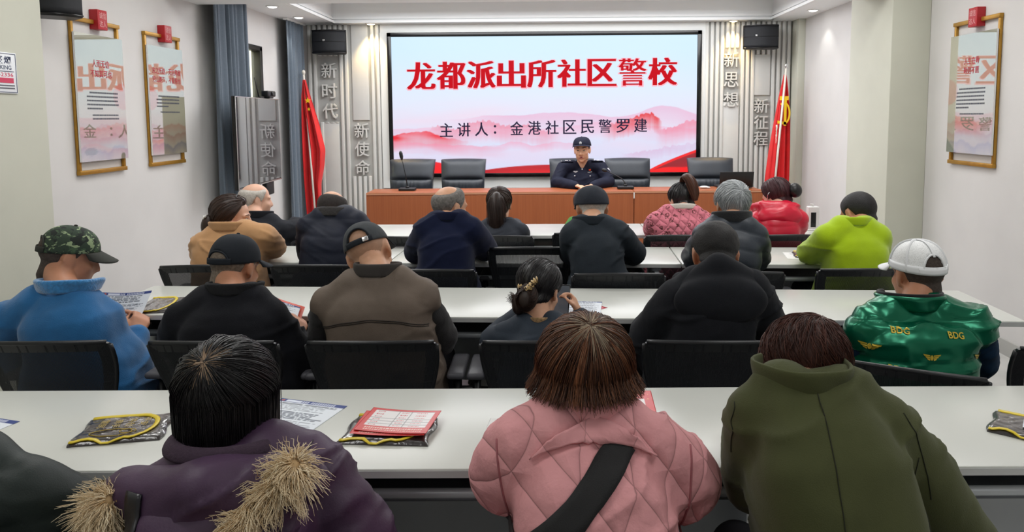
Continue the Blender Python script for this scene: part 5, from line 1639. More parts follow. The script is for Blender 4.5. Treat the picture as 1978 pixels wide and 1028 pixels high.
mb = MB(); mb.grid(rows); solid(put('shoulder_strap', mb, M_BAG, p), 0.004, 1.0)
for q in ([(-0.47, 1.2, 0.93), (-0.485, 1.2, 0.80), (-0.48, 1.2, 0.66)], [(-0.57, 1.2, 0.70), (-0.52, 1.2, 0.78), (-0.49, 1.2, 0.86)]): seamline(p, q, mat('purple seam', rgb(40, 26, 44), 0.8), 0.0016)

# quilted pink jacket with crossbody strap
M_PINK = quilt_mat('quilted pink jacket', rgb(226, 160, 163), 0.098, bump=0.55, ang=0.70, stitch=0.66, rough=0.8)
M_PINKC = quilt_mat('quilted pink collar', rgb(226, 160, 163), 0.098, bump=0.35, ang=0.6, stitch=0.72, rough=0.8)
p = person('person in a quilted pink jacket with a black crossbody strap and brown bob hair', 0.066, 1.450, 1.170, (0.072, 1.36, 1.030), (-0.112, 1.34, 0.965), (0.262, 1.34, 0.955), (0.085, 1.27),
           (-0.090, 1.44, 0.845), (0.0, 1.66, 0.815), (0.258, 1.43, 0.835), (0.17, 1.66, 0.815), M_PINK, nod=18, yaw=3, hs=0.97, b=1.16, drop=0.085, slr=(0.088, 0.083, 0.062), fn=folds(0.006, 21, 13, 0.2), woman=True, skin=M_SKIN2)
collar(p, M_PINKC, rx=0.080, ry=0.070, h=0.078, flare=0.5, back=0.004, tilt=-8, thick=0.010, lift=-0.006)
# flat shoulder flap below the stand of the collar
mb = MB(); rows = []
for f in np.linspace(0, 1, 6):
    rows.append([q for q in [onto(p, (0.075 + u * (0.078 + 0.030 * f), 1.2, 0.990 - 0.030 * f - 0.022 * u * u), (0, 1, 0), 0.012 - 0.003 * f) for u in np.linspace(-1.08, 1.08, 25)] if q is not None])
if len({len(r) for r in rows}) == 1:
    mb.grid(rows); solid(put('collar_flap', mb, M_PINKC, p), 0.007, 1.0)
bob(p, (0.05, -0.74, 0.67), 0.040, 1.09, 2400, 0.00095, (H_DYED,), lambda g, th, s: np.clip(g.beta(1.0, 2.4) * (0.55 + 0.45 * math.sin(th * 5) ** 2), 0, 1), 6, fringe=0.06, side=1.35, tip=-0.022, bend=-0.002, grey=(520, (0.10, 0.36), H_GREYR))
ribbon(p, [(0.135, 1.2, 0.962), (0.115, 1.2, 0.945), (0.055, 1.2, 0.890), (-0.01, 1.2, 0.832), (-0.075, 1.2, 0.772), (-0.135, 1.2, 0.715)], 0.048, mat('black webbing strap', rgb(20, 20, 22), 0.75, bump=0.2, bscale=600), off=0.007)
M_PSEAM = mat('darker pink seam', rgb(164, 98, 104), 0.8)  # seam tubes in a slightly darker pink than the jacket
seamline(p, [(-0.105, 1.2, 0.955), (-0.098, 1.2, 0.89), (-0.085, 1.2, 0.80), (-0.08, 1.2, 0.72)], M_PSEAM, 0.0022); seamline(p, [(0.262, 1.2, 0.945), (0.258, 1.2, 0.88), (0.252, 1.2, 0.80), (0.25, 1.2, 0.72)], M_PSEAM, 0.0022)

# olive coat
M_OLIVE = mat('olive wool coat', rgb(74, 78, 48), 0.9, sheen=0.1, var=0.06, vscale=20, bump=0.2, bscale=420, spec=0.2)
p = person('person in an olive green coat with upturned collar and short reddish hair', 0.536, 1.52, 1.146, (0.492, 1.36, 1.080), (0.352, 1.36, 1.012), (0.692, 1.34, 1.000), (0.555, 1.24),
           (0.425, 1.50, 0.80), (0.46, 1.70, 0.815), (0.83, 1.42, 0.69), (0.70, 1.56, 0.64), M_OLIVE, nod=34, yaw=14, hs=0.97, b=1.12, slr=(0.074, 0.070, 0.056), fn=folds(0.006, 33, 12, 0.1), woman=True, skin=M_SKIN, jname='coat')
collar(p, M_OLIVE, rx=0.084, ry=0.088, h=0.066, flare=0.6, back=0.018, tilt=-2, thick=0.010, lift=-0.012, open_front=0.7, rough=0.003)
hs_ = hair_shell(p, H_AUBURN, 0.011, 'short', 0.004, 42, 3, nape=0.004)
comb(p, (0.15, -0.62, 0.75), 1300, 0.0010, H_AUBURN, 'short', 0.9, 0.007, (0.35, 0.8), 9, 5, parent=hs_, tint=(0.0, 0.75), name='hair_strands', jitter=0.16)
M_OSEAM = mat('olive seam', rgb(34, 36, 22), 0.9)
seamline(p, [(0.49, 1.2, 1.05), (0.485, 1.2, 0.95), (0.485, 1.2, 0.82), (0.50, 1.2, 0.66)], M_OSEAM, 0.0010)
seamline(p, [(0.355, 1.2, 1.015), (0.345, 1.2, 0.97), (0.352, 1.2, 0.90)], M_OSEAM, 0.0010); seamline(p, [(0.655, 1.2, 1.005), (0.672, 1.2, 0.97), (0.685, 1.2, 0.92), (0.70, 1.2, 0.85)], M_OSEAM, 0.0010)
seamline(p, [(0.675, 1.2, 0.93), (0.645, 1.2, 0.84), (0.635, 1.2, 0.70)], M_OSEAM, 0.0010)

# cut-off neighbour at the corner
M_DKGREEN = cloth('dark green padded cloth', 30, 38, 36, rough=0.5)
p = person('person cut off at the bottom corner, only a dark padded sleeve in view', -1.27, 1.46, 1.13, (-1.22, 1.30, 0.98), (-1.43, 1.30, 0.89), (-0.985, 1.31, 0.885), (-1.24, 1.22),
           (-1.46, 1.44, 0.76), (-1.30, 1.60, 0.70), (-0.965, 1.44, 0.74), (-1.10, 1.60, 0.68), M_DKGREEN, nod=20, b=1.1, slr=(0.078, 0.072, 0.056), fn=puffs(0.10, 0.007, 4), jname='padded_coat')
collar(p, M_DKGREEN); hair_shell(p, H_SHORTB, 0.014, 'short', 0.002)

# ===== third row of tables =====
M_BLUE = mat('blue fleece', rgb(40, 100, 152), 0.95, sheen=0.3, var=0.10, vscale=16, bump=0.35, bscale=260, spec=0.15)
M_BLUEF = mat('blue fleece lining', rgb(56, 128, 186), 1.0, sheen=0.8, var=0.2, vscale=90, bump=0.9, bscale=140, spec=0.1)
def camo_mat():
    q = NT('camouflage cloth'); tc = q.n('ShaderNodeTexCoord'); last = None
    base = rgb(44, 60, 46)
    cur = None
    for i, (c, s, lo) in enumerate(((rgb(24, 32, 28), 26, 0.52), (rgb(142, 160, 122), 32, 0.575), (rgb(70, 92, 66), 40, 0.60))):
        mp = q.n('ShaderNodeMapping'); mp.inputs['Location'].default_value = (3.1 * i, 7.7 * i, 1.3 * i); mp.inputs['Scale'].default_value = (1, 1, 1.3)
        q.l(tc.outputs['Object'], mp.inputs['Vector'])
        n = q.n('ShaderNodeTexNoise'); n.inputs['Scale'].default_value = s; n.inputs['Detail'].default_value = 2.5; n.inputs['Distortion'].default_value = 0.8
        q.l(mp.outputs['Vector'], n.inputs['Vector'])
        mr = q.n('ShaderNodeMapRange'); mr.inputs['From Min'].default_value = lo; mr.inputs['From Max'].default_value = lo + 0.012; q.l(n.outputs['Fac'], mr.inputs['Value'])
        mx = q.n('ShaderNodeMix', data_type='RGBA'); q.l(mr.outputs['Result'], mx.inputs[0]); mx.inputs[7].default_value = c
        if cur is None: mx.inputs[6].default_value = base
        else: q.l(cur, mx.inputs[6])
        cur = mx.outputs[2]
    q.l(cur, q.b.inputs['Base Color']); q.b.inputs['Roughness'].default_value = 0.85
    return q.m
M_CAMO = camo_mat()
p = person('person in a camouflage cap and blue fleece reading a white flyer', -1.870, 2.80, 1.158, (-1.800, 2.62, 0.972), (-2.065, 2.60, 0.868), (-1.690, 2.60, 0.872), (-1.735, 2.70),
           (-2.07, 2.76, 0.66), (-1.84, 2.90, 0.735), (-1.650, 2.74, 0.595), (-1.668, 2.870, 0.690), M_BLUE, nod=16, yaw=-50, hs=0.98, cover=0.018, b=1.15, slr=(0.078, 0.076, 0.058), fn=folds(0.008, 41, 12, 0.1), skin=M_SKIN2, jname='fleece_jacket',
           handdir={1: ((-0.1, 0.7, 0.6), (0.7, -0.3, 0.5)), -1: ((0.5, 0.6, 0.3), (-0.4, 0, 1))}, curl=0.75)
collar(p, M_BLUEF, rx=0.098, ry=0.092, h=0.052, flare=1.2, back=0.012, tilt=-6, thick=0.018, open_front=0.9, rough=0.004)
hair_shell(p, H_STUB, 0.005, 'short', 0.001, nape=-0.02)
cap(p, M_CAMO, mat('dark cap brim', rgb(38, 40, 34), 0.8), z_front=0.046, z_back=0.012, brim_len=0.07, droop=0.38)

M_BLKF = mat('black fleece', rgb(26, 27, 32), 0.9, sheen=0.05, var=0.1, vscale=14, bump=0.25, bscale=320, spec=0.15)
M_CAPB = mat('black cotton cap', rgb(30, 35, 42), 0.8, var=0.06, vscale=30, bump=0.15, bscale=500, spec=0.25)
p = person('person in a plain black cap and black jacket holding a flyer', -1.225, 2.80, 1.122, (-1.175, 2.62, 0.965), (-1.425, 2.60, 0.868), (-0.985, 2.60, 0.880), (-1.150, 2.70),
           (-1.44, 2.76, 0.70), (-1.24, 2.88, 0.745), (-0.955, 2.72, 0.640), (-0.995, 2.80, 0.705), M_BLKF, nod=16, yaw=-14, hs=1.0, cover=0.018, b=1.15, slr=(0.076, 0.072, 0.054), fn=folds(0.008, 52, 12, 0.2), skin=M_SKIN2,
           handdir={1: ((-0.1, 0.75, 0.5), (0.7, -0.2, 0.6)), -1: ((0.5, 0.6, 0.2), (-0.4, 0, 1))}, curl=0.75)
collar(p, mat('black knit collar', rgb(24, 25, 29), 0.95, var=0.2, vscale=150, bump=0.6, bscale=200), rx=0.090, ry=0.082, h=0.045, flare=0.9, back=0.008, tilt=-6, thick=0.014, open_front=0.6, rough=0.002)
hair_shell(p, H_STUBG, 0.006, 'short', 0.0015, nape=-0.025)
cap(p, M_CAPB, z_front=0.044, z_back=0.002, open_w=0.040, open_h=0.050)

M_VEST = mat('grey-brown vest cloth', rgb(104, 92, 82), 0.7, var=0.08, vscale=14, bump=0.2, bscale=350, spec=0.3)
M_BLKS = mat('black sweater', rgb(30, 28, 30), 0.95, sheen=0.1, bump=0.4, bscale=300, var=0.1)
p = person('person in a grey-brown vest over black sleeves, black cap tilted over bald head', -0.698, 2.80, 1.168, (-0.640, 2.62, 1.035), (-0.872, 2.60, 0.925), (-0.425, 2.60, 0.948), (-0.607, 2.70),
           (-0.875, 2.78, 0.70), (-0.73, 2.96, 0.80), (-0.428, 2.76, 0.72), (-0.52, 2.96, 0.80), M_VEST, nod=24, yaw=4, roll=-22, hs=1.0, cover=0.016, b=1.12, slr=(0.072, 0.070, 0.054), fn=folds(0.007, 63, 14, -0.2), skin=M_SKIN, vest=M_BLKS, jname='vest')
collar(p, mat('dark vest collar', rgb(58, 54, 52), 0.85, bump=0.2, bscale=300, var=0.1), rx=0.080, ry=0.078, h=0.050, flare=0.3, back=0.004, tilt=-4, thick=0.010, lift=-0.002)
hair_shell(p, mat('shaved scalp', rgb(176, 136, 110), 0.6, var=0.08, vscale=80), 0.0015, 'short', 0.0005)
cap(p, mat('charcoal denim cap', rgb(58, 62, 66), 0.85, var=0.12, vscale=60, bump=0.3, bscale=500), M_CAPB, z_front=0.058, z_back=0.018, buckle=(0.32,), open_w=0.042, open_h=0.066)
M_VSEAM = mat('vest seam', rgb(44, 38, 34), 0.8)
for dz in (0.0, 0.006): seamline(p, [(-0.835, 2.4, 0.808 - dz), (-0.75, 2.4, 0.838 - dz), (-0.64, 2.4, 0.855 - dz), (-0.53, 2.4, 0.848 - dz), (-0.44, 2.4, 0.825 - dz)], M_VSEAM, 0.0020)

M_SLATEH = cloth('dark slate hooded jacket', 34, 42, 52, rough=0.75)
p = person('person with black bun and leopard scrunchie looking at a phone', -0.050, 2.83, 1.015, (-0.040, 2.68, 0.822), (-0.222, 2.66, 0.775), (0.105, 2.66, 0.785), (-0.035, 2.72),
           (-0.225, 2.82, 0.68), (-0.10, 2.95, 0.775), (0.125, 2.84, 0.705), (0.115, 2.945, 0.745), M_SLATEH, nod=24, yaw=-24, hs=0.96, cover=0.016, b=0.95, slr=(0.066, 0.060, 0.046), fn=puffs(0.11, 0.005, 7), woman=True, skin=M_SKIN, jname='hooded_jacket',
           handdir={1: ((-0.25, 0.5, 0.75), (0.9, 0.1, 0.3)), -1: ((0.5, 0.6, 0.3), (-0.4, 0, 1))}, curl=0.9)
mb = MB(); nb = p['nb']
mb.chain([nb + (-0.085, 0.02, 0.0), nb + (-0.065, -0.055, -0.012), nb + (0.0, -0.085, -0.022), nb + (0.065, -0.055, -0.010), nb + (0.095, 0.02, 0.012)], [0.026, 0.030, 0.032, 0.030, 0.024], 14)
mb.ell(nb + (0, -0.085, -0.06), (0.10, 0.035, 0.045))
put('hood', blob(mb, 0.008, 5, folds(0.004, 5, 30, 0), 'hood'), M_SLATEH, p)
hs_ = hair_shell(p, H_BLACK, 0.014, 'full', 0.002, 40, 3)
comb(p, (0.3, 0.35, 0.9), 700, 0.0011, H_BLACK, 'full', 0.1, 0.003, (0.6, 1.2), 9, 9, parent=hs_, tint=(0, 0.5), name='hair_strands')
H = p['H']; bun = []
rg = np.random.default_rng(3)
mb = MB(); bc = np.array([0.012, -0.128, -0.052]); mb.ell(bc, (0.040, 0.030, 0.050), nu=24, nv=16); mb.ell(bc + (-0.035, 0.018, -0.02), (0.030, 0.03, 0.048)); mb.V = [H.w(v) for v in mb.V]
me = mb.mesh('bun'); at = me.attributes.new('tint', 'FLOAT', 'POINT'); at.data.foreach_set('value', np.full(len(me.vertices), 0.15, dtype=np.float32)); bo = put('bun', me, H_DARKB, p, parent=hs_)
lines = []; tn = []
for i in range(260):
    th = rg.uniform(0, 2 * PI); k0 = rg.uniform(0, 6); L = []
    for s in np.linspace(0, 1, 12):
        ph = 0.25 + 2.4 * s; d = np.array([math.sin(ph) * math.cos(th + s * 1.4), -math.cos(ph) * 0.4 - 0.2 * math.sin(th), math.sin(ph) * math.sin(th + s * 1.4)])
        L.append(H.w(bc + unit(d) * np.array([0.043, 0.034, 0.053]) * (1 + 0.05 * math.sin(k0 + 6 * s))))
    lines.append(L); tn.append(rg.uniform(0, 0.7))
for i in range(60):     # loose wisps
    th = rg.uniform(2.4, 4.2); q = bc + np.array([-0.05, 0, -0.005]); d = np.array([math.cos(th), rg.normal() * 0.3, math.sin(th) * 0.9]); ln = rg.uniform(0.015, 0.04)
    lines.append([H.w(q + d * ln * s + np.array([0, 0, 0.012 * math.sin(s * 4 + i)])) for s in np.linspace(0, 1, 7)]); tn.append(rg.uniform(0.2, 0.8))
put('bun_strands', strands(lines, 0.0009, tn, 0.5, 'bun_strands'), H_DARKB, p, parent=bo)
q = NT('leopard print satin'); tc = q.n('ShaderNodeTexCoord'); vo = q.n('ShaderNodeTexVoronoi'); vo.inputs['Scale'].default_value = 90; q.l(tc.outputs['Object'], vo.inputs['Vector'])
mr = q.n('ShaderNodeMapRange'); mr.inputs['From Min'].default_value = 0.30; mr.inputs['From Max'].default_value = 0.42; q.l(vo.outputs['Distance'], mr.inputs['Value'])
mx = q.n('ShaderNodeMix', data_type='RGBA'); mx.inputs[6].default_value = rgb(40, 26, 16); mx.inputs[7].default_value = rgb(218, 186, 130); q.l(mr.outputs['Result'], mx.inputs[0]); q.l(mx.outputs[2], q.b.inputs['Base Color']); q.b.inputs['Roughness'].default_value = 0.4
mb = MB(); pts = [bc + np.array([0.050 * math.cos(a) + 0.004, -0.020 - 0.016 * math.sin(a * 2), 0.040 + 0.012 * math.sin(3 * a) + 0.018 * math.cos(a)]) for a in np.linspace(0.5, 2.7, 40)]
mb.tube(pts, [0.0105 + 0.004 * math.sin(i * 1.9) for i in range(40)], 10); mb.V = [H.w(v) for v in mb.V]; put('scrunchie', mb, q.m, p, parent=hs_)
collar(p, mat('patterned inner collar', rgb(150, 120, 84), 0.8, var=0.5, vscale=120), rx=0.064, ry=0.062, h=0.022, flare=0.1, thick=0.005, lift=0.012, back=0.012)

M_BLKW = mat('black wool-like cloth', rgb(27, 29, 34), 0.92, sheen=0.05, var=0.08, vscale=20, bump=0.25, bscale=420, spec=0.2)
p = person('person with black hair bowed low in a hooded black jacket', 0.620, 2.78, 1.158, (0.593, 2.60, 1.030), (0.395, 2.58, 0.952), (0.772, 2.58, 0.984), (0.545, 2.70),
           (0.355, 2.73, 0.725), (0.46, 2.95, 0.80), (0.825, 2.76, 0.760), (0.72, 2.97, 0.80), M_BLKW, nod=36, yaw=-6, hs=1.0, cover=0.012, b=1.12, slr=(0.078, 0.072, 0.054), fn=folds(0.007, 70, 12, 0.1), skin=M_SKIN2, jname='hooded_jacket')
mb = MB(); nb = p['nb']
mb.chain([nb + (-0.115, 0.045, -0.030), nb + (-0.105, -0.04, -0.030), nb + (0.0, -0.052, 0.048), nb + (0.105, -0.04, -0.010), nb + (0.115, 0.045, -0.028)], [0.038, 0.046, 0.050, 0.046, 0.038], 16)
mb.ell(nb + (0.0, -0.098, -0.066), (0.168, 0.056, 0.092), nu=30, nv=18); mb.ell(nb + (0.0, -0.085, -0.035), (0.150, 0.055, 0.060), nu=28, nv=16)
put('hood', blob(mb, 0.009, 6, folds(0.004, 15, 12, -0.2), 'hood'), M_BLKW, p)
hs_ = hair_shell(p, H_SHORTB, 0.015, 'short', 0.003, 70, 5, nape=-0.012)

# shiny green down vest
q = NT('shiny green satin'); q.b.inputs['Base Color'].default_value = rgb(6, 108, 78); q.b.inputs['Metallic'].default_value = 0.55; q.b.inputs['Roughness'].default_value = 0.26
q.b.inputs['Specular IOR Level'].default_value = 0.6; M_SATIN = q.m
M_TEAL = cloth('dark blue sleeves', 12, 44, 70, rough=0.9, k=1.2)
def satin(V, N):
    f1 = crumple(0.010, 91)
    V2 = f1(V, N); k = np.abs(np.sin(PI * (V[:, 2] - 0.60) / 0.125)) ** 0.5
    return V2 + N * (0.012 * (k - 0.6))[:, None]
p = person('person in a white mesh cap and shiny green padded vest with gold prints', 1.352, 2.72, 1.103, (1.285, 2.57, 0.918), (1.060, 2.53, 0.850), (1.545, 2.54, 0.855), (1.275, 2.64),
           (1.12, 2.70, 0.66), (1.33, 2.88, 0.78), (1.560, 2.68, 0.66), (1.45, 2.88, 0.79), M_SATIN, nod=8, yaw=6, hs=1.0, cover=0.018, b=1.22, slr=(0.082, 0.076, 0.056), fn=satin, voxel=0.0075, it=5, skin=M_SKIN2, vest=M_TEAL, jname='vest')
collar(p, M_SATIN, rx=0.098, ry=0.094, h=0.056, flare=1.3, back=0.010, tilt=-4, thick=0.016, open_front=0.6, rough=0.004)
collar(p, mat('black inner collar', rgb(16, 16, 20), 0.95, sheen=0.2), rx=0.094, ry=0.090, h=0.066, flare=1.1, back=0.010, tilt=-4, thick=0.012, open_front=0.5, name='inner_collar')
hair_shell(p, H_STUB, 0.006, 'short', 0.0015, nape=-0.035)
q = NT('white cap mesh'); q.b.inputs['Base Color'].default_value = rgb(236, 238, 238); q.b.inputs['Roughness'].default_value = 0.7
tc = q.n('ShaderNodeTexCoord'); wv = q.n('ShaderNodeTexVoronoi'); wv.inputs['Scale'].default_value = 330; q.l(tc.outputs['Object'], wv.inputs['Vector'])
mr = q.n('ShaderNodeMapRange'); mr.inputs['From Min'].default_value = 0.25; mr.inputs['From Max'].default_value = 0.5; mr.inputs['To Min'].default_value = 0.72; mr.inputs['To Max'].default_value = 1.0
q.l(wv.outputs['Distance'], mr.inputs['Value']); q.l(mr.outputs['Result'], q.b.inputs['Alpha'])
M_WCAP = mat('white cap cotton', rgb(232, 234, 236), 0.75)
cap(p, q.m, M_WCAP, z_front=0.048, z_back=0.008, seam=M_WCAP, open_w=0.038, open_h=0.072)
M_GOLDP = mat('gold print', rgb(206, 178, 60), 0.4, 0.3)
def print_on(P, poly_or_text, cx, cz, w, h, name, rot=0.0, holes=None):
    if isinstance(poly_or_text, str):
        V, F = text_arrays(poly_or_text, 1.0, 0.0, 0.02); lo, hi = V.min(0), V.max(0); c = (lo + hi) / 2
        V = (V - c) * np.array([w / (hi[0] - lo[0]), h / (hi[1] - lo[1]), 0])
    else:
        V = np.array([(x * w, y * h, 0) for x, y in poly_or_text[0]]); F = poly_or_text[1]
    cr, sr = math.cos(rot), math.sin(rot)
    W = []
    for v in V:
        q = onto(P, (cx + v[0] * cr - v[1] * sr, 2.2, cz + v[0] * sr + v[1] * cr), (0, 1, 0), 0.0035)
        if q is None: return
        W.append(q)
    mb = MB(); mb.add(W, F); put(name, mb, M_GOLDP, P, parent=P['coat'])
for (s, x, z, r_) in (('BDG', 1.183, 0.828, -0.05), ('BDG', 1.368, 0.812, -0.10), ('BDG', 1.050, 0.845, -0.1), ('BDG', 1.165, 0.705, -0.1), ('BDG', 1.36, 0.678, -0.1)):
    print_on(p, s, x, z, 0.056, 0.020, 'gold_lettering', r_)
wing = []; wf = []
for s in (-1, 1):
    for k in range(3):
        y0 = 0.30 - 0.26 * k; x1 = 0.5 - 0.11 * k; n0 = len(wing)
        wing += [(s * 0.10, y0), (s * x1, y0 + 0.12), (s * (x1 - 0.06), y0 - 0.10), (s * 0.10, y0 - 0.20)]; wf.append((n0, n0 + 1, n0 + 2, n0 + 3))
n0 = len(wing); wing += [(0.085 * math.cos(a), -0.05 + 0.36 * math.sin(a)) for a in np.linspace(0, 2 * PI, 14, endpoint=False)]; wf.append(tuple(range(n0, n0 + 14)))
for (x, z, r_) in ((1.088, 0.772, -0.05), (1.275, 0.746, -0.06), (1.462, 0.732, -0.12)): print_on(p, (wing, wf), x, z, 0.060, 0.026, 'gold_wing_print', r_)

# ===== second row =====
M_TAN = mat('camel wool coat', rgb(190, 146, 104), 0.95, sheen=0.2, var=0.06, vscale=20, bump=0.3, bscale=380, spec=0.15)
p = person('person in a camel tan coat turned sideways, brown hair clipped back', -1.785, 4.08, 1.140, (-1.760, 3.92, 1.000), (-1.945, 3.90, 0.925), (-1.520, 3.92, 0.965), (-1.76, 3.99),
           (-1.97, 4.10, 0.80), (-1.80, 4.30, 0.81), (-1.575, 4.10, 0.835), (-1.68, 4.28, 0.81), M_TAN, nod=8, yaw=-76, hs=0.97, cover=0.020, b=1.05, slr=(0.074, 0.070, 0.058), fn=folds(0.007, 80, 13, 0.1), woman=True, skin=M_SKIN3, face=True, body_voxel=0.006, jname='coat')
collar(p, M_TAN, rx=0.094, ry=0.090, h=0.052, flare=1.0, back=0.010, tilt=-6, thick=0.016, open_front=0.8)
hs_ = hair_shell(p, H_DARKB, 0.022, 'full', 0.003, 40, 4)
comb(p, (0.0, 0.75, 0.65), 500, 0.0012, H_DARKB, 'full', 0.05, 0.004, (0.7, 1.4), 9, 7, parent=hs_, tint=(0.1, 0.8), name='hair_strands')
H = p['H']; mb = MB(); mb.ell((0, -0.125, -0.055), (0.045, 0.040, 0.065)); mb.ell((0, -0.115, -0.115), (0.035, 0.035, 0.06)); mb.V = [H.w(v) for v in mb.V]
me = mb.mesh('tied_hair'); at = me.attributes.new('tint', 'FLOAT', 'POINT'); at.data.foreach_set('value', np.full(len(me.vertices), 0.2, dtype=np.float32)); put('tied_hair', me, H_DARKB, p, parent=hs_)
mb = MB(); mb.ell((0.02, -0.150, -0.01), (0.012, 0.006, 0.012)); mb.ell((0.03, -0.14, 0.0), (0.009, 0.006, 0.009)); mb.V = [H.w(v) for v in mb.V]; put('pearl_clip', mb, M_WHITEP, p, parent=hs_)
mb = MB(); pts = [(0.092 * math.cos(a), 0.012, 0.03 + 0.108 * math.sin(a)) for a in np.linspace(0.15, PI - 0.15, 20)]; mb.tube(pts, 0.004, 8); mb.V = [H.w(v) for v in mb.V]; put('headband', mb, M_BLACK, p, parent=hs_)

M_NAVQ = cloth('navy quilted coat', 16, 21, 36, rough=0.6)
p = person('person with balding crown bowed forward in a navy quilted coat', -1.245, 4.14, 1.150, (-1.192, 3.96, 1.070), (-1.380, 3.94, 1.010), (-1.005, 3.94, 1.028), (-1.215, 3.99),
           (-1.36, 4.10, 0.80), (-1.25, 4.36, 0.80), (-1.06, 4.10, 0.80), (-1.13, 4.36, 0.80), M_NAVQ, nod=38, yaw=-8, hs=0.99, cover=0.008, b=1.18, slr=(0.080, 0.074, 0.056), fn=puffs(0.085, 0.004, 4), skin=M_SKIN, jname='quilted_coat')
collar(p, mat('grey knit collar', rgb(62, 60, 60), 0.95, bump=0.5, bscale=200, var=0.2, vscale=90), rx=0.088, ry=0.085, h=0.050, flare=0.5, back=0.006, tilt=-10, thick=0.012)
hair_shell(p, mat('dark thinning hair', rgb(44, 38, 36), 0.8, var=0.3, vscale=110, bump=0.3, bscale=400), 0.009, 'thin', 0.002)

M_NAVY = mat('navy wool coat', rgb(19, 26, 52), 0.95, sheen=0.1, var=0.06, vscale=20, bump=0.2, bscale=400, spec=0.15)
p = person('person with thinning grey hair, face turned aside, in a plain navy coat', -0.555, 4.03, 1.190, (-0.545, 3.84, 1.060), (-0.722, 3.82, 1.010), (-0.368, 3.82, 1.012), (-0.575, 3.87),
           (-0.750, 4.03, 0.82), (-0.62, 4.28, 0.80), (-0.365, 4.03, 0.835), (-0.45, 4.28, 0.80), M_NAVY, nod=8, yaw=-46, hs=1.0, cover=0.010, b=1.12, slr=(0.078, 0.072, 0.058), fn=folds(0.006, 90, 12, 0.1), skin=M_SKIN, jname='coat')
collar(p, M_NAVY, rx=0.084, ry=0.080, h=0.048, flare=0.4, back=0.006, tilt=-8, thick=0.012)
hair_shell(p, H_SALT, 0.010, 'thin', 0.002)

M_SLATE = cloth('dark slate jacket', 28, 35, 42, rough=0.8)
p = person('person in a soft dark flat-crowned cap and dark slate jacket', 0.220, 4.00, 1.195, (0.205, 3.78, 1.045), (0.060, 3.76, 0.995), (0.400, 3.76, 1.003), (0.275, 3.78),
           (0.11, 3.96, 0.82), (0.12, 4.22, 0.80), (0.445, 3.98, 0.820), (0.35, 4.22, 0.80), M_SLATE, nod=20, yaw=4, hs=1.0, cover=0.020, b=1.12, slr=(0.078, 0.072, 0.058), fn=folds(0.007, 95, 13, 0.1), skin=M_SKIN)
collar(p, M_SLATE, rx=0.086, ry=0.080, h=0.048, flare=0.5, back=0.006, tilt=-8, thick=0.012)
hair_shell(p, H_WHITE, 0.008, 'short', 0.002)
cap(p, mat('dark wool cap', rgb(34, 40, 50), 0.9, var=0.12, vscale=30, bump=0.3, bscale=300), opening=False, r=(0.094, 0.114, 0.098), z_front=0.05, z_back=0.0, soft=0.13, seed=4, brim_len=0.05)

M_BPUF = cloth('black padded jacket', 36, 42, 50, rough=0.45, spec=0.4)
p = person('person with thick silver grey hair in a black padded jacket', 0.968, 3.95, 1.212, (0.930, 3.74, 1.065), (0.735, 3.72, 0.985), (1.098, 3.72, 0.985), (0.900, 3.80),
           (0.78, 3.96, 0.80), (0.88, 4.22, 0.80), (1.10, 3.96, 0.80), (1.02, 4.22, 0.80), M_BPUF, nod=10, yaw=0, hs=1.0, cover=0.016, b=1.15, slr=(0.086, 0.080, 0.060), fn=puffs(0.082, 0.009, 6, tilt=0.25), skin=M_SKIN, jname='padded_jacket')
collar(p, mat('black pile collar', rgb(22, 24, 28), 0.95, sheen=0.2, bump=0.5, bscale=220), rx=0.092, ry=0.086, h=0.056, flare=0.5, back=0.006, tilt=-8, thick=0.014)
hs_ = hair_shell(p, H_GREY, 0.018, 'short', 0.002, nape=0.004)
comb(p, (0.20, -0.80, 0.56), 1100, 0.0013, H_GREY, 'short', 0.5, 0.007, (0.3, 0.6), 8, 11, parent=hs_, tint=(0.25, 1.0), name='hair_strands')

M_LIME = mat('lime green fleece', rgb(166, 196, 24), 0.95, sheen=0.4, var=0.05, vscale=16, bump=0.25, bscale=300, spec=0.1)
p = person('person in a bright lime green fleece with cropped black hair', 1.640, 3.95, 1.152, (1.575, 3.79, 1.035), (1.378, 3.77, 0.975), (1.745, 3.77, 0.975), (1.585, 3.86),
           (1.395, 3.96, 0.825), (1.47, 4.16, 0.80), (1.735, 3.97, 0.80), (1.68, 4.20, 0.80), M_LIME, nod=26, yaw=22, hs=1.0, cover=0.010, b=1.12, slr=(0.078, 0.072, 0.056), fn=folds(0.006, 101, 11, 0.1), skin=M_SKIN2, jname='fleece_jacket')
collar(p, M_LIME, rx=0.082, ry=0.080, h=0.045, flare=0.3, back=0.006, tilt=-8, thick=0.010)
hair_shell(p, H_SHORTB, 0.008, 'short', 0.001)
H = p['H']; mb = MB()
for z in (0.004, -0.03): mb.tube([(-0.080, 0.0, z * 0.2), (-0.072, 0.05, z - 0.02), (-0.05, 0.092, z - 0.03)], 0.0012, 6)
mb.grid([[(u * 0.055, 0.105 - 0.05 * u * u, z - 0.045) for u in np.linspace(-1, 1, 9)] for z in np.linspace(-0.05, 0.04, 6)]); mb.V = [H.w(v) for v in mb.V]
put('face_mask', mb, mat('pale face mask', rgb(206, 220, 228), 0.8), p)

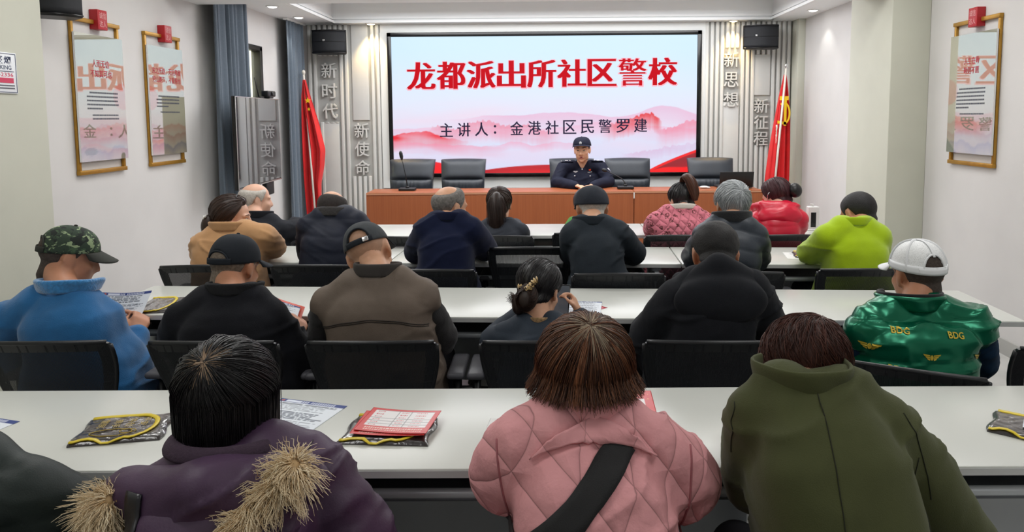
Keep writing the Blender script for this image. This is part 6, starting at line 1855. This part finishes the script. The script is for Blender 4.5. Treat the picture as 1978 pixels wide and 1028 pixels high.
# ===== front row under the desk =====
M_BLK2 = cloth('black overcoat', 24, 26, 32, rough=0.9)
p = person('person with white hair round a bald crown, in a black overcoat', -2.03, 5.03, 1.120, (-1.965, 4.84, 0.945), (-2.185, 4.82, 0.862), (-1.755, 4.82, 0.852), (-1.95, 4.90),
           (-2.20, 5.02, 0.80), (-2.05, 5.26, 0.80), (-1.735, 5.02, 0.80), (-1.86, 5.26, 0.80), M_BLK2, nod=4, yaw=-52, hs=1.0, cover=0.008, b=1.12, slr=(0.078, 0.072, 0.056), fn=folds(0.006, 110, 12), skin=M_SKIN3, jname='overcoat')
collar(p, M_BLK2, rx=0.086, ry=0.082, h=0.050, flare=0.6, back=0.006, tilt=-6, thick=0.012)
hair_shell(p, H_WHITE, 0.014, 'bald', 0.004, 50)

def ponytail(P, root, pts, r, m, n, seed, tint, parent, rr=0.0012, name='ponytail'):
    H = P['H']; rg = np.random.default_rng(seed); pts = np.asarray(pts, float); T = np.linspace(0, 1, 16); t = np.linspace(0, 1, len(pts))
    C = np.stack([np.interp(T, t, pts[:, k]) for k in range(3)], 1); 
    for _ in range(2): C[1:-1] = (C[:-2] + 2 * C[1:-1] + C[2:]) / 4
    R = np.interp(T, np.linspace(0, 1, len(r)), r)
    mb = MB(); mb.tube(C, R * 0.85, 14); mb.V = [H.w(v) for v in mb.V]; me = mb.mesh(name)
    at = me.attributes.new('tint', 'FLOAT', 'POINT'); at.data.foreach_set('value', np.full(len(me.vertices), 0.15, dtype=np.float32)); o = put(name, me, m, P, parent=parent)
    lines = []; tn = []
    for i in range(n):
        a = rg.uniform(0, 2 * PI); k = rg.uniform(0.6, 1.08); e = rg.integers(11, 17)
        off = np.stack([np.cos(a + 0.6 * T) * R * k, np.sin(a + 0.6 * T) * R * k * 0.9, 0 * T], 1)
        lines.append(H.w((C + off)[:e])); tn.append(rg.uniform(*tint))
    put(name + '_strands', strands(lines, rr, tn, 0.5, name + '_strands'), m, P, parent=o)
    return o
M_CHAR = cloth('charcoal jacket', 44, 48, 56, rough=0.8)
p = person('person with long dark hair tied at the crown, in a charcoal jacket', -0.352, 4.98, 1.098, (-0.352, 4.84, 0.900), (-0.508, 4.82, 0.848), (-0.158, 4.82, 0.840), (-0.34, 4.90),
           (-0.47, 5.0, 0.76), (-0.40, 5.22, 0.80), (-0.20, 5.0, 0.76), (-0.26, 5.22, 0.80), M_CHAR, nod=6, yaw=-6, hs=0.96, cover=0.018, b=0.95, slr=(0.062, 0.056, 0.044), fn=folds(0.005, 115, 14), woman=True, skin=M_SKIN3)
collar(p, M_CHAR, rx=0.078, ry=0.074, h=0.035, flare=0.4, thick=0.010)
hs_ = hair_shell(p, H_DARKB, 0.015, 'full', 0.002)
comb(p, (0, -0.7, 0.7), 400, 0.0013, H_DARKB, 'full', 0.0, 0.003, (0.6, 1.3), 8, 4, parent=hs_, tint=(0, 0.5), name='hair_strands')
ponytail(p, None, [(0, -0.095, 0.075), (0, -0.128, 0.055), (0.0, -0.135, 0.0), (0.004, -0.140, -0.08), (0.006, -0.135, -0.17), (0.010, -0.13, -0.24)], [0.026, 0.046, 0.064, 0.066, 0.055, 0.024], H_DARKB, 320, 8, (0, 0.55), hs_)
M_GREEN = cloth('green jacket', 70, 130, 60)
p = person('person in green with black hair, all but hidden behind the soft-capped man', 0.245, 5.22, 1.060, (0.24, 5.06, 0.85), (0.062, 5.04, 0.755), (0.41, 5.04, 0.76), (0.225, 5.06),
           (0.060, 5.14, 0.62), (0.16, 5.38, 0.80), (0.39, 5.18, 0.72), (0.30, 5.38, 0.80), M_GREEN, nod=6, hs=0.96, cover=0.018, b=0.95, slr=(0.062, 0.056, 0.044), woman=True, skin=M_SKIN3, voxel=0.012, body_voxel=0.009)
hs_ = hair_shell(p, H_BLACK, 0.020, 'full', 0.002)
ponytail(p, None, [(0, -0.09, 0.05), (0, -0.115, 0.0), (0.0, -0.12, -0.06), (0.0, -0.115, -0.12)], [0.03, 0.045, 0.05, 0.03], H_BLACK, 150, 8, (0, 0.5), hs_)

M_FLOR = quilt_mat('floral pink quilted jacket', rgb(214, 122, 138), 0.058, motif=(rgb(112, 60, 62), 24), bump=0.6, ang=0.85, stitch=0.62)
p = person('person with a high ponytail in a pink floral quilted jacket with white collar', 0.880, 5.00, 1.112, (0.868, 4.84, 0.985), (0.640, 4.82, 0.905), (1.068, 4.82, 0.905), (0.835, 4.90),
           (0.69, 5.02, 0.79), (0.79, 5.24, 0.80), (1.03, 5.02, 0.79), (0.95, 5.24, 0.80), M_FLOR, nod=26, yaw=20, hs=0.96, cover=0.016, b=1.1, slr=(0.076, 0.070, 0.056), fn=folds(0.005, 120, 13), woman=True, skin=M_SKIN3, jname='quilted_jacket')
collar(p, mat('white fleece collar', rgb(226, 222, 214), 0.95, sheen=0.4, bump=0.6, bscale=200), rx=0.080, ry=0.076, h=0.036, flare=0.4, thick=0.012, lift=0.004)
hs_ = hair_shell(p, H_BLACK, 0.014, 'full', 0.002)
comb(p, (0.1, -0.5, 0.85), 300, 0.0013, H_BLACK, 'full', 0.0, 0.003, (0.6, 1.3), 8, 4, parent=hs_, tint=(0, 0.5), name='hair_strands')
ponytail(p, None, [(0.005, -0.055, 0.115), (0.012, -0.085, 0.150), (0.02, -0.130, 0.135), (0.025, -0.150, 0.07), (0.03, -0.145, 0.0), (0.03, -0.135, -0.045)], [0.018, 0.028, 0.036, 0.038, 0.032, 0.016], tint_mat('chestnut ponytail', rgb(52, 30, 22), rgb(128, 76, 52), 0.45), 320, 8, (0, 0.9), hs_)

M_REDP = mat('glossy red padded jacket', rgb(206, 16, 52), 0.35, spec=0.5, var=0.06, vscale=14)
p = person('person in a glossy red padded jacket with a hood and maroon hair', 1.520, 5.00, 1.140, (1.478, 4.84, 1.000), (1.325, 4.82, 0.920), (1.680, 4.82, 0.922), (1.49, 4.90),
           (1.38, 5.02, 0.79), (1.40, 5.24, 0.80), (1.655, 5.02, 0.79), (1.58, 5.24, 0.80), M_REDP, nod=24, yaw=32, hs=0.97, cover=0.018, b=1.12, slr=(0.082, 0.076, 0.058), fn=puffs(0.085, 0.0055, 9), woman=True, skin=M_SKIN3, jname='padded_jacket')
mb = MB(); nb = p['nb']
mb.chain([nb + (-0.125, 0.04, -0.005), nb + (-0.09, -0.045, 0.012), nb + (0.02, -0.065, 0.015), nb + (0.12, -0.04, 0.010), nb + (0.135, 0.04, 0.0)], [0.030, 0.036, 0.036, 0.034, 0.028], 16)
mb.ell(nb + (0.015, -0.075, -0.050), (0.150, 0.070, 0.075), nu=28, nv=16)
put('hood', blob(mb, 0.009, 5, crumple(0.006, 7), 'hood'), M_REDP, p)
hs_ = hair_shell(p, H_MAROON, 0.020, 'full', 0.002)
comb(p, (0.1, 0.1, 0.95), 400, 0.0013, H_MAROON, 'full', 0.1, 0.003, (0.6, 1.3), 8, 4, parent=hs_, tint=(0, 0.8), name='hair_strands')
H = p['H']; mb = MB(); mb.ell((0.055, -0.125, 0.005), (0.050, 0.045, 0.052)); mb.V = [H.w(v) for v in mb.V]; me = mb.mesh('bun')
at = me.attributes.new('tint', 'FLOAT', 'POINT'); at.data.foreach_set('value', np.full(len(me.vertices), 0.1, dtype=np.float32)); put('bun', me, H_BLACK, p, parent=hs_)
mb = MB(); mb.tube([(-0.092, 0.0, -0.02), (-0.105, -0.02, 0.012), (-0.102, -0.045, 0.03)], 0.003, 6); mb.V = [H.w(v) for v in mb.V]; put('hair_grip', mb, M_CHROME, p, parent=hs_)

# ===== the police officer (faces the hall) =====
M_UNI = mat('dark navy uniform', rgb(18, 22, 42), 0.75, var=0.08, vscale=20, bump=0.15, bscale=400, spec=0.25)
M_SILV = mat('silver insignia', rgb(220, 222, 226), 0.3, 0.4)
p = person('police officer in dark navy uniform and cap speaking at the wooden desk', 0.0, 0.03, 1.345, (0, -0.10, 1.060), (-0.262, -0.05, 1.050), (0.262, -0.05, 1.050), (0, -0.02),
           (-0.285, 0.10, 0.85), (-0.10, 0.34, 0.835), (0.285, 0.10, 0.85), (0.085, 0.34, 0.835), M_UNI, nod=3, yaw=-10, roll=2, hs=1.06, cover=0.026, b=1.12, slr=(0.074, 0.066, 0.050), fn=folds(0.004, 130, 16), skin=M_SKIN, face=True, body_voxel=0.0055,
           rot=PI, base=(0.337, 8.08, 0), jname='uniform_jacket', curl=0.5)
def collar_lapel(P, m, s):
    nb = P['nb']; mb = MB()
    rows = [[nb + np.array([s * (0.078 - 0.020 * f * t + 0.020 * (1 - f) * 0), 0.030 + 0.058 * f - 0.015 * t, 0.045 - 0.065 * f * 1.0 - 0.05 * t + 0.01]) for t in np.linspace(-0.3, 1, 6)] for f in np.linspace(0, 1, 8)]
    mb.grid(rows); o = put('lapel', mb, m, P); solid(o, 0.008, 0); return o
collar(p, M_UNI, rx=0.080, ry=0.080, h=0.050, flare=0.3, tilt=-10, thick=0.009, open_front=0.55, lift=0.006, back=0.0)
hair_shell(p, H_SHORTB, 0.006, 'short', 0.001)
o = cap(p, M_UNI, opening=False, r=(0.096, 0.115, 0.106), z_front=0.066, z_back=0.028, brim_len=0.045, boxy=0.55)
H = p['H']
mb = MB(); sh = [(-0.011, -0.013), (0.011, -0.013), (0.014, 0.002), (0.010, 0.009), (0.0, 0.017), (-0.010, 0.009), (-0.014, 0.002)]
mb.prism(sh, 0, 0.004, M=lambda V: np.stack([V[:, 0], V[:, 2] + 0.1035, V[:, 1] + 0.086], 1)); mb.ell((0, 0.108, 0.086), (0.006, 0.003, 0.007)); mb.V = [H.w(v) for v in mb.V]; put('cap_badge', mb, M_SILV, p, parent=o)
def chest(P, x, z, off=0.004): return onto(P, (x, 0.6, z), (0, -1, 0), off)
for s in (-1, 1):       # shoulder boards with three pips and a bar
    a0 = np.array([s * 0.085, 0.005, 0.0]); mb = MB(); pts = []
    for f in np.linspace(0, 1, 9):
        x = s * (0.10 + 0.125 * f); hit = P_ = p['bvh'].ray_cast(Vector((x, 0.02, 1.4)), Vector((0, 0, -1)), 1.0)
        if hit[0] is not None: pts.append(np.array(hit[0][:]) + (0, 0, 0.004))
    if len(pts) > 4:
        rows = [[q + np.array([0, w_, -0.004 * abs(w_) / 0.025]) for w_ in (-0.026, 0, 0.026)] for q in pts]
        mb.grid(rows); e = put('shoulder_board', mb, M_UNI, p); solid(e, 0.004, 1.0)
        for k, f in enumerate((0.30, 0.52, 0.74)):
            q = pts[int(f * (len(pts) - 1))] + np.array([0, 0.012, 0.007]); mb = MB(); mb.ell(q, (0.0085, 0.0085, 0.006), nu=10, nv=8); put('pip', mb, M_SILV, p, parent=e)
        q = pts[-1] + np.array([0, 0.0, 0.004]); mb = MB(); mb.box(q, (0.006, 0.05, 0.010), bevel=0.002); put('rank_bar', mb, M_SILV, p, parent=e)
for (x, z) in ((0.0, 0.985), (0.082, 0.915), (-0.085, 0.915)):
    q = chest(p, x, z); mb = MB(); mb.ell(q, (0.008, 0.004, 0.008), nu=12, nv=8); put('button', mb, M_SILV, p, parent=p['coat'])
q = chest(p, 0.072, 0.958); mb = MB(); mb.prism([(-0.028, 0.006), (-0.01, 0.010), (0, 0.006), (0.01, 0.010), (0.028, 0.006), (0.012, -0.006), (0, -0.010), (-0.012, -0.006)], 0, 0.003, M=lambda V: np.stack([V[:, 0] + q[0], V[:, 2] + q[1], V[:, 1] + q[2]], 1)); put('wing_badge', mb, M_SILV, p, parent=p['coat'])
q = chest(p, -0.082, 0.953); mb = MB(); mb.box(q, (0.058, 0.003, 0.014), R=roty(0.12), bevel=0.001); e = put('number_plate', mb, M_UNI, p, parent=p['coat'])
mb = MB(); text_mb(mb, '052078', q + (0, 0.003, 0), (-1, 0, 0.12), (0, 0, 1), 1, offset=0.02, fit=(0.048, 0.010)); put('plate_number', mb, M_SILV, p, parent=p['coat'])
q = chest(p, -0.083, 0.982); mb = MB(); mb.prism([(-0.010, -0.010), (0.010, -0.010), (0.012, 0.008), (0.004, 0.004), (-0.004, 0.010), (-0.012, 0.006)], 0, 0.004, M=lambda V: np.stack([V[:, 0] + q[0], V[:, 2] + q[1], V[:, 1] + q[2]], 1)); put('party_pin', mb, mat('red gold pin', rgb(220, 80, 40), 0.35, 0.3), p, parent=p['coat'])
hit = p['bvh'].ray_cast(Vector((-0.6, 0.05, 0.965)), Vector((1, -0.02, 0)), 1.0)
if hit[0] is not None:
    c = np.array(hit[0][:]); mb = MB(); rows = []
    for zz in np.linspace(0.036, -0.040, 9):
        hw = 0.026 * (1 if zz > -0.01 else (1 - (-0.01 - zz) / 0.036)); row = []
        for yy in np.linspace(-1, 1, 7):
            h2 = p['bvh'].ray_cast(Vector((-0.6, c[1] + yy * hw, c[2] + zz)), Vector((1, 0, 0)), 1.0); row.append(np.array(h2[0][:]) + (-0.003, 0, 0) if h2[0] is not None else c)
        rows.append(row)
    mb.grid(rows); e = put('sleeve_badge', mb, M_SILV, p, parent=p['coat'])
    mb = MB(); mb.ell(c + (-0.004, 0, 0.004), (0.003, 0.014, 0.016)); put('badge_emblem', mb, mat('badge blue', rgb(30, 40, 90), 0.5), p, parent=e)
# ------------------------------------------------------------------ printed sheets, packets and the phone
def sheet_mesh(nx, ny, wd, ht, curl):
    u, v = np.meshgrid(np.linspace(-0.5, 0.5, nx + 1), np.linspace(-0.5, 0.5, ny + 1))
    z = curl(u, v)
    return np.stack([u * wd, v * ht, z], -1)
def flyer_art(header, seed, rows=34):
    r = np.random.default_rng(seed)
    L_ = [(r.uniform(0.0, 1), r.uniform(0.72, 1.0)) for _ in range(rows)]
    def fn(u, v):
        C = np.zeros((len(u), 3)) + L3(226, 232, 240)
        band = v > 0.93
        k = np.clip(((0.92 - v) / 0.90 * rows).astype(int), 0, rows - 1); fr = ((0.92 - v) / 0.90 * rows) % 1
        ln = np.array([q[1] for q in L_])[k]; gap = (k % 7 == 6)
        jit = noise3(np.stack([u * 260, k * 3.7, 0 * u], 1), 1.0, seed, 1)
        txt = (~band) & (fr > 0.25) & (fr < 0.78) & (u > 0.06) & (u < 0.06 + 0.88 * ln) & (~gap) & (jit > -0.55) & (v < 0.915)
        C[txt] = L3(88, 96, 112)
        C[band] = L3(*header)
        ht = band & (v > 0.945) & (v < 0.985) & (u > 0.10) & (u < 0.86) & (np.sin(u * 190) > -0.5) & ((u < 0.45) | (u > 0.49))
        C[ht] = L3(222, 228, 244)
        C[band & (np.hypot((u - 0.055) * 1.0, (v - 0.965) * 1.4) < 0.022)] = L3(206, 96, 60)
        return C
    return fn
def sheet(name, label, cat, loc, wd, ht, rz, art, nx=60, ny=110, tilt=0.0, bend=0.0, group=None, rx=0.0, R=None, m=None, back=(232, 236, 242)):
    """thin sheet of paper with its printed side up"""
    P = sheet_mesh(nx, ny, wd, ht, lambda u, v: bend * (u * u) * wd * 4 + 0.0 * v)
    mb = MB(); mb.grid(P, smooth=True)
    if R is None: R = rotz(rz) @ rotx(rx)
    mb.xf(R=R)
    me = mb.mesh(name)
    u, v = np.meshgrid(np.linspace(0, 1, nx + 1), np.linspace(0, 1, ny + 1))
    C = np.ones(((nx + 1) * (ny + 1), 4)); C[:, :3] = art(u.ravel(), v.ravel())
    a = me.color_attributes.new('Col', 'FLOAT_COLOR', 'POINT'); a.data.foreach_set('color', C.ravel())
    o = link(name, me, None, m or M_PAPER); o.location = loc
    solid(o, 0.0006, 1.0 if rx == 0 else 0.0)
    return tag(o, label, cat, group)
ZT = 0.7505
HELD_BLUE = [(-1.805, 2.855, 0.69), (-1.690, 2.90, 0.70), (-1.862, 2.985, 0.845), (-1.680, 3.03, 0.842)]
HELD_BLACK = [(-1.165, 2.84, 0.775), (-1.015, 2.835, 0.742), (-1.205, 2.955, 0.850), (-1.018, 2.925, 0.796)]
NAVYH = (38, 60, 128)
# near table
sheet('flyer', 'white flyer with navy heading lying beside the purple coat', 'flyer', (-0.72, 1.90, ZT), 0.214, 0.29, rad(-16), flyer_art(NAVYH, 1))
sheet('flyer', 'white flyer corner with navy heading at the table edge, mostly out of frame', 'flyer', (-1.577, 1.793, ZT), 0.214, 0.29, rad(-16), flyer_art(NAVYH, 2))
def plain_art(u, v):
    C = np.zeros((len(u), 3)) + L3(226, 226, 224)
    k = ((0.9 - v) * 22).astype(int); fr = ((0.9 - v) * 22) % 1
    t = (fr > 0.3) & (fr < 0.7) & (v < 0.9) & (v > 0.60) & (u > 0.2) & (u < 0.2 + 0.7 * (0.5 + 0.5 * np.sin(k * 2.1) ** 2)) & (np.sin(u * 150 + k) > -0.4)
    C[t] = L3(120, 120, 124); return C
sheet('paper_sheet', 'plain white paper under the pink quilted elbow', 'paper', (-0.078, 1.795, ZT), 0.20, 0.25, rad(-5), plain_art)
def red_card_art(kind):
    def fn(u, v):
        C = np.zeros((len(u), 3)) + L3(206, 34, 36)
        if kind == 'table':
            ins = (u > 0.07) & (u < 0.93) & (v > 0.24) & (v < 0.92)
            C[ins] = L3(228, 224, 224)
            g = ins & ((np.abs(((v - 0.24) / 0.68 * 6) % 1 - 0.5) > 0.46) | (np.abs(u - 0.26) < 0.004) | (np.abs(u - 0.42) < 0.004) | (np.abs(u - 0.60) < 0.004)); C[g] = L3(120, 112, 116)
            t = ins & (np.abs(((v - 0.24) / 0.68 * 6) % 1 - 0.5) < 0.16) & (((u > 0.11) & (u < 0.22)) | ((u > 0.46) & (u < 0.56)) | ((u > 0.68) & (u < 0.84))) & (np.sin(u * 330) > -0.3); C[t] = L3(196, 70, 80)
            for v0 in (0.17, 0.09):
                t = (np.abs(v - v0) < 0.022) & (u > 0.10) & (u < 0.92) & (np.sin(u * 210 + v0 * 90) > -0.5); C[t] = L3(240, 206, 196)
        else:
            ins = (u > 0.0) & (u < 0.80) & (v > 0.05) & (v < 0.66); C[ins] = L3(230, 226, 224)
            C[ins & (np.hypot(u - 0.55, (v - 0.30) * 1.6) < 0.07)] = L3(206, 60, 52)
            for v0, w_ in ((0.84, 0.6), (0.76, 0.55)):
                t = (np.abs(v - v0) < 0.022) & (u < 0.68) & (u > 0.68 - w_) & (np.sin(u * 120) > -0.5); C[t] = L3(244, 226, 210)
            for (a, b) in ((0.75, 0.9), (0.9, 0.85), (0.75, 0.74), (0.88, 0.66)): C[np.hypot(u - a, (v - b) * 1.4) < 0.022] = L3(236, 150, 90)
        return C
    return fn
# plastic-wrapped black pouches with yellow trim
q = NT('clear plastic film over black pouch'); q.b.inputs['Roughness'].default_value = 0.3; q.b.inputs['Specular IOR Level'].default_value = 0.4; q.b.inputs['Coat Weight'].default_value = 1.0; q.b.inputs['Coat Roughness'].default_value = 0.05
at = q.n('ShaderNodeAttribute', attribute_name='Col'); q.l(at.outputs['Color'], q.b.inputs['Base Color'])
tc = q.n('ShaderNodeTexCoord'); nz = q.n('ShaderNodeTexNoise'); nz.inputs['Scale'].default_value = 38; nz.inputs['Detail'].default_value = 2; nz.inputs['Distortion'].default_value = 1.0; q.l(tc.outputs['Object'], nz.inputs['Vector'])
bp = q.n('ShaderNodeBump'); bp.inputs['Strength'].default_value = 0.55; bp.inputs['Distance'].default_value = 0.003; q.l(nz.outputs['Fac'], bp.inputs['Height']); q.l(bp.outputs['Normal'], q.b.inputs['Normal']); q.l(bp.outputs['Normal'], q.b.inputs['Coat Normal'])
M_FILM = q.m
M_TRIMY = mat('yellow binding', rgb(222, 196, 30), 0.35, spec=0.6)
M_YINK = mat('dull gold print', rgb(176, 150, 56), 0.5)
M_RED = attr_mat('glossy red leaflet', rough=0.3)
def pouch(label, loc, rz, wd=0.25, ht=0.17, seed=1, leaflet=False, detail=True):
    t = thing('pouch_packet', label, 'packet', loc, rz, None)
    def art(u, v):
        C = np.zeros((len(u), 3)) + L3(52, 46, 46); n = noise3(np.stack([u * 9, v * 9, u * 0], 1), 1.5, seed)[:, None]
        return np.clip(C * (1 + 0.3 * n), 0, 1)
    nx, ny = 48, 34
    u, v = np.meshgrid(np.linspace(0, 1, nx + 1), np.linspace(0, 1, ny + 1))
    e = np.clip(np.minimum(np.minimum(u, 1 - u) / 0.06, np.minimum(v, 1 - v) / 0.08), 0, 1) ** 0.5
    zz = 0.003 + 0.009 * e + 0.0022 * noise3(np.stack([u.ravel() * 8, v.ravel() * 6, 0 * u.ravel()], 1), 2.0, seed).reshape(u.shape) * e
    ww = 1 - 0.04 * np.sin(v * 9 + seed) * (np.abs(u - 0.5) * 2) ** 4
    top = np.stack([(u - 0.5) * wd * ww, (v - 0.5) * ht, zz], -1); bot = top.copy(); bot[..., 2] = 0.0
    mb = MB(); mb.grid(top); mb.grid(bot[:, ::-1])
    for sl in (np.s_[0, :], np.s_[-1, :], np.s_[:, 0], np.s_[:, -1]): mb.grid(np.stack([bot[sl], top[sl]]))
    me = mb.mesh('pouch'); N = len(me.vertices); C = np.ones((N, 4)); C[:, :3] = L3(52, 46, 46); C[:u.size, :3] = art(u.ravel(), v.ravel())
    a = me.color_attributes.new('Col', 'FLOAT_COLOR', 'POINT'); a.data.foreach_set('color', C.ravel())
    link('pouch', me, t, M_FILM)
    def on(x, y): # height of the packet there
        iu = (x / wd + 0.5) * nx; iv = (y / ht + 0.5) * ny
        return float(zz[int(np.clip(round(iv), 0, ny)), int(np.clip(round(iu), 0, nx))]) + 0.0015
    path = [(-wd * 0.48, -ht * 0.46)] + [(x, -ht * 0.46 + 0.006 * math.sin(k)) for k, x in enumerate(np.linspace(-wd * 0.44, wd * 0.10, 8))] + [(wd * 0.12 + wd * 0.24 * math.sin(a), -ht * 0.02 - ht * 0.44 * math.cos(a)) for a in np.linspace(0.15, PI - 0.1, 14)] + [(x, ht * 0.44) for x in np.linspace(wd * 0.05, -wd * 0.46, 8)]
    pts = [(x, y, on(x, y)) for x, y in path]
    mb = MB(); mb.tube(pts, 0.0052, 8, flat=(1.3, 0.45)); obj('yellow_binding', mb, M_TRIMY, t)
    if detail:
        mb = MB()
        for k, s in enumerate(('警民', '携手', '共创', '平安')):
            x = -wd * 0.02 + 0.034 * (k - 1.5); text_mb(mb, s, (x, ht * 0.10, on(x, ht * 0.1) + 0.002), (0, -1, 0), (1, 0, 0), 1, fit=(0.052, 0.020))
        obj('printed_letters', mb, M_YINK, t)
        mb = MB(); c = [(-0.02 + 0.05 * math.cos(a), -ht * 0.24 + 0.022 * math.sin(a)) for a in np.linspace(0, 2 * PI, 24)]
        mb.tube([(x, y, on(x, y)) for x, y in c], 0.0011, 6); mb.tube([(0.02 + 0.02 * math.cos(a), -ht * 0.24 + 0.012 * math.sin(a), on(0.02, -ht * 0.24) + 0.001) for a in np.linspace(0, 2 * PI, 14)], 0.001, 6)
        obj('printed_outline', mb, M_YINK, t)
    return t
pouch('black pouch packet with yellow edging lying alone on the near white table', (-1.115, 1.845, ZT), rad(12), 0.215, 0.16, 3)
pouch('black pouch packet under the red leaflet stack', (-0.420, 1.843, ZT), rad(-3), 0.225, 0.165, 5, detail=False)
for k, (dx, dy, rz, zz) in enumerate(((-0.006, -0.006, 2, 0.0165), (0.004, 0.004, -2, 0.0190))):
    sheet('leaflet', ('pale-edged red leaflet, lower of the two on the pouch packet', 'red leaflet with a white price table, topmost on the pouch packet')[k], 'leaflet', (-0.405 + dx, 1.858 + dy, ZT + zz), 0.190, 0.145, rad(rz - 5), red_card_art('table'), 90, 60, m=M_RED, bend=0.02)
sheet('leaflet', 'red card with white panel standing beside the pink collar', 'leaflet', (0.228, 2.035, ZT), 0.12, 0.19, rad(-2), red_card_art('card'), 50, 70, m=M_RED)
pouch('black pouch packet with yellow edging cut by the picture edge, flyer tucked on it', (1.235, 1.845, ZT), rad(-38), 0.20, 0.15, 9, detail=False)
sheet('flyer', 'white flyer lying on the pouch packet at the picture edge', 'flyer', (1.285, 1.835, ZT + 0.016), 0.15, 0.10, rad(-35), flyer_art(NAVYH, 7, 12), 50, 40)
# second table row
pouch('black and yellow packet between the blue fleece and black jacket men', (-1.700, 3.125, ZT), rad(8), 0.15, 0.25, 4, detail=False)
pouch('small black and yellow packet beside the phone and flyer', (0.066, 3.25, ZT), rad(10), 0.055, 0.12, 6, detail=False)
sheet('flyer', 'white flyer with navy heading in front of the woman with the phone', 'flyer', (0.135, 3.085, ZT + 0.0012), 0.150, 0.20, rad(-6), flyer_art(NAVYH, 3), 50, 80)
sheet('leaflet', 'red leaflet corner peeping out under the flyer by the phone', 'leaflet', (0.180, 3.088, ZT), 0.08, 0.08, rad(42), lambda u, v: np.zeros((len(u), 3)) + L3(196, 30, 60), 4, 4, m=M_RED)
sheet('leaflet', 'red leaflet lying beyond the white mesh cap', 'leaflet', (1.672, 3.135, ZT), 0.10, 0.15, rad(28), red_card_art('card'), 40, 50, m=M_RED)
# third row, first row
sheet('flyer', 'white flyer under the packet by the lime green sleeve', 'flyer', (1.425, 4.24, ZT), 0.15, 0.21, rad(-10), plain_art, 40, 60)
pouch('black and yellow packet by the lime green sleeve', (1.465, 4.245, ZT + 0.0012), rad(-12), 0.13, 0.15, 8, detail=False)
pouch('black and yellow packet beside the black overcoat', (-1.905, 5.31, ZT), rad(5), 0.15, 0.14, 11, detail=False)
# held things
def held(name, label, cat, corners, art, nx, ny, m, bend=0.0):
    """sheet spanned by four corner points: lower-left, lower-right, upper-left, upper-right"""
    a, b, c, d = (np.array(q, float) for q in corners); n = unit(np.cross(b - a, c - a))
    P = [[(a * (1 - u) + b * u) * (1 - v) + (c * (1 - u) + d * u) * v + n * bend * math.sin(PI * u) for u in np.linspace(0, 1, nx + 1)] for v in np.linspace(0, 1, ny + 1)]
    o0 = (a + b + c + d) / 4; mb = MB(); mb.grid(np.array(P) - o0); me = mb.mesh(name)
    u, v = np.meshgrid(np.linspace(0, 1, nx + 1), np.linspace(0, 1, ny + 1)); C = np.ones(((nx + 1) * (ny + 1), 4)); C[:, :3] = art(u.ravel(), v.ravel())
    at = me.color_attributes.new('Col', 'FLOAT_COLOR', 'POINT'); at.data.foreach_set('color', C.ravel())
    o = link(name, me, None, m); o.location = o0; solid(o, 0.0006, 0.0); return tag(o, label, cat)
held('flyer', 'white flyer held up to read by the man in blue fleece', 'flyer', HELD_BLUE, flyer_art(NAVYH, 4), 60, 100, M_PAPER, -0.012)
held('flyer', 'flyer with navy heading held by the man in plain black cap', 'flyer', HELD_BLACK, flyer_art(NAVYH, 5), 50, 80, M_PAPER, -0.004)
held('leaflet', 'red leaflet edge behind the flyer of the man in plain black cap', 'leaflet', [tuple(np.array(q) + (0.012, 0.018, -0.003)) for q in HELD_BLACK], lambda u, v: np.zeros((len(u), 3)) + L3(206, 70, 40), 4, 4, M_RED, -0.004)
ph = thing('mobile_phone', 'black mobile phone held up by the woman with leopard scrunchie', 'phone', (0.040, 3.0, 0.806), rad(-10))
Rp = rotx(rad(-28))
mb = MB(); mb.box((0, 0, 0), (0.068, 0.008, 0.130), R=Rp, bevel=0.004); obj('phone_body', mb, M_BLACKG, ph)
mb = MB(); mb.box(Rp @ np.array((0, -0.0045, 0)), (0.060, 0.001, 0.118), R=Rp); obj('phone_screen', mb, mat('phone screen', rgb(40, 44, 48), 0.15, emit=rgb(70, 74, 80), estr=0.6), ph)
# white device at the end of the front row
t = thing('table_dispenser', 'white upright box with a dark window on the front-row table end', 'dispenser', (1.845, 5.22, ZT))
mb = MB(); mb.box((0, 0, 0.085), (0.075, 0.06, 0.165), bevel=0.008); mb.box((0, 0, 0.004), (0.095, 0.08, 0.008), bevel=0.003); obj('casing', mb, M_WHITEP, t)
mb = MB(); mb.box((-0.004, -0.0305, 0.075), (0.036, 0.003, 0.105), bevel=0.001); obj('window', mb, M_BLACKG, t)
mb = MB(); mb.tube([(0.0, 0.0, 0.166), (0.0, 0.0, 0.180), (-0.02, -0.01, 0.182)], 0.006, 8); obj('nozzle', mb, M_WHITEP, t)
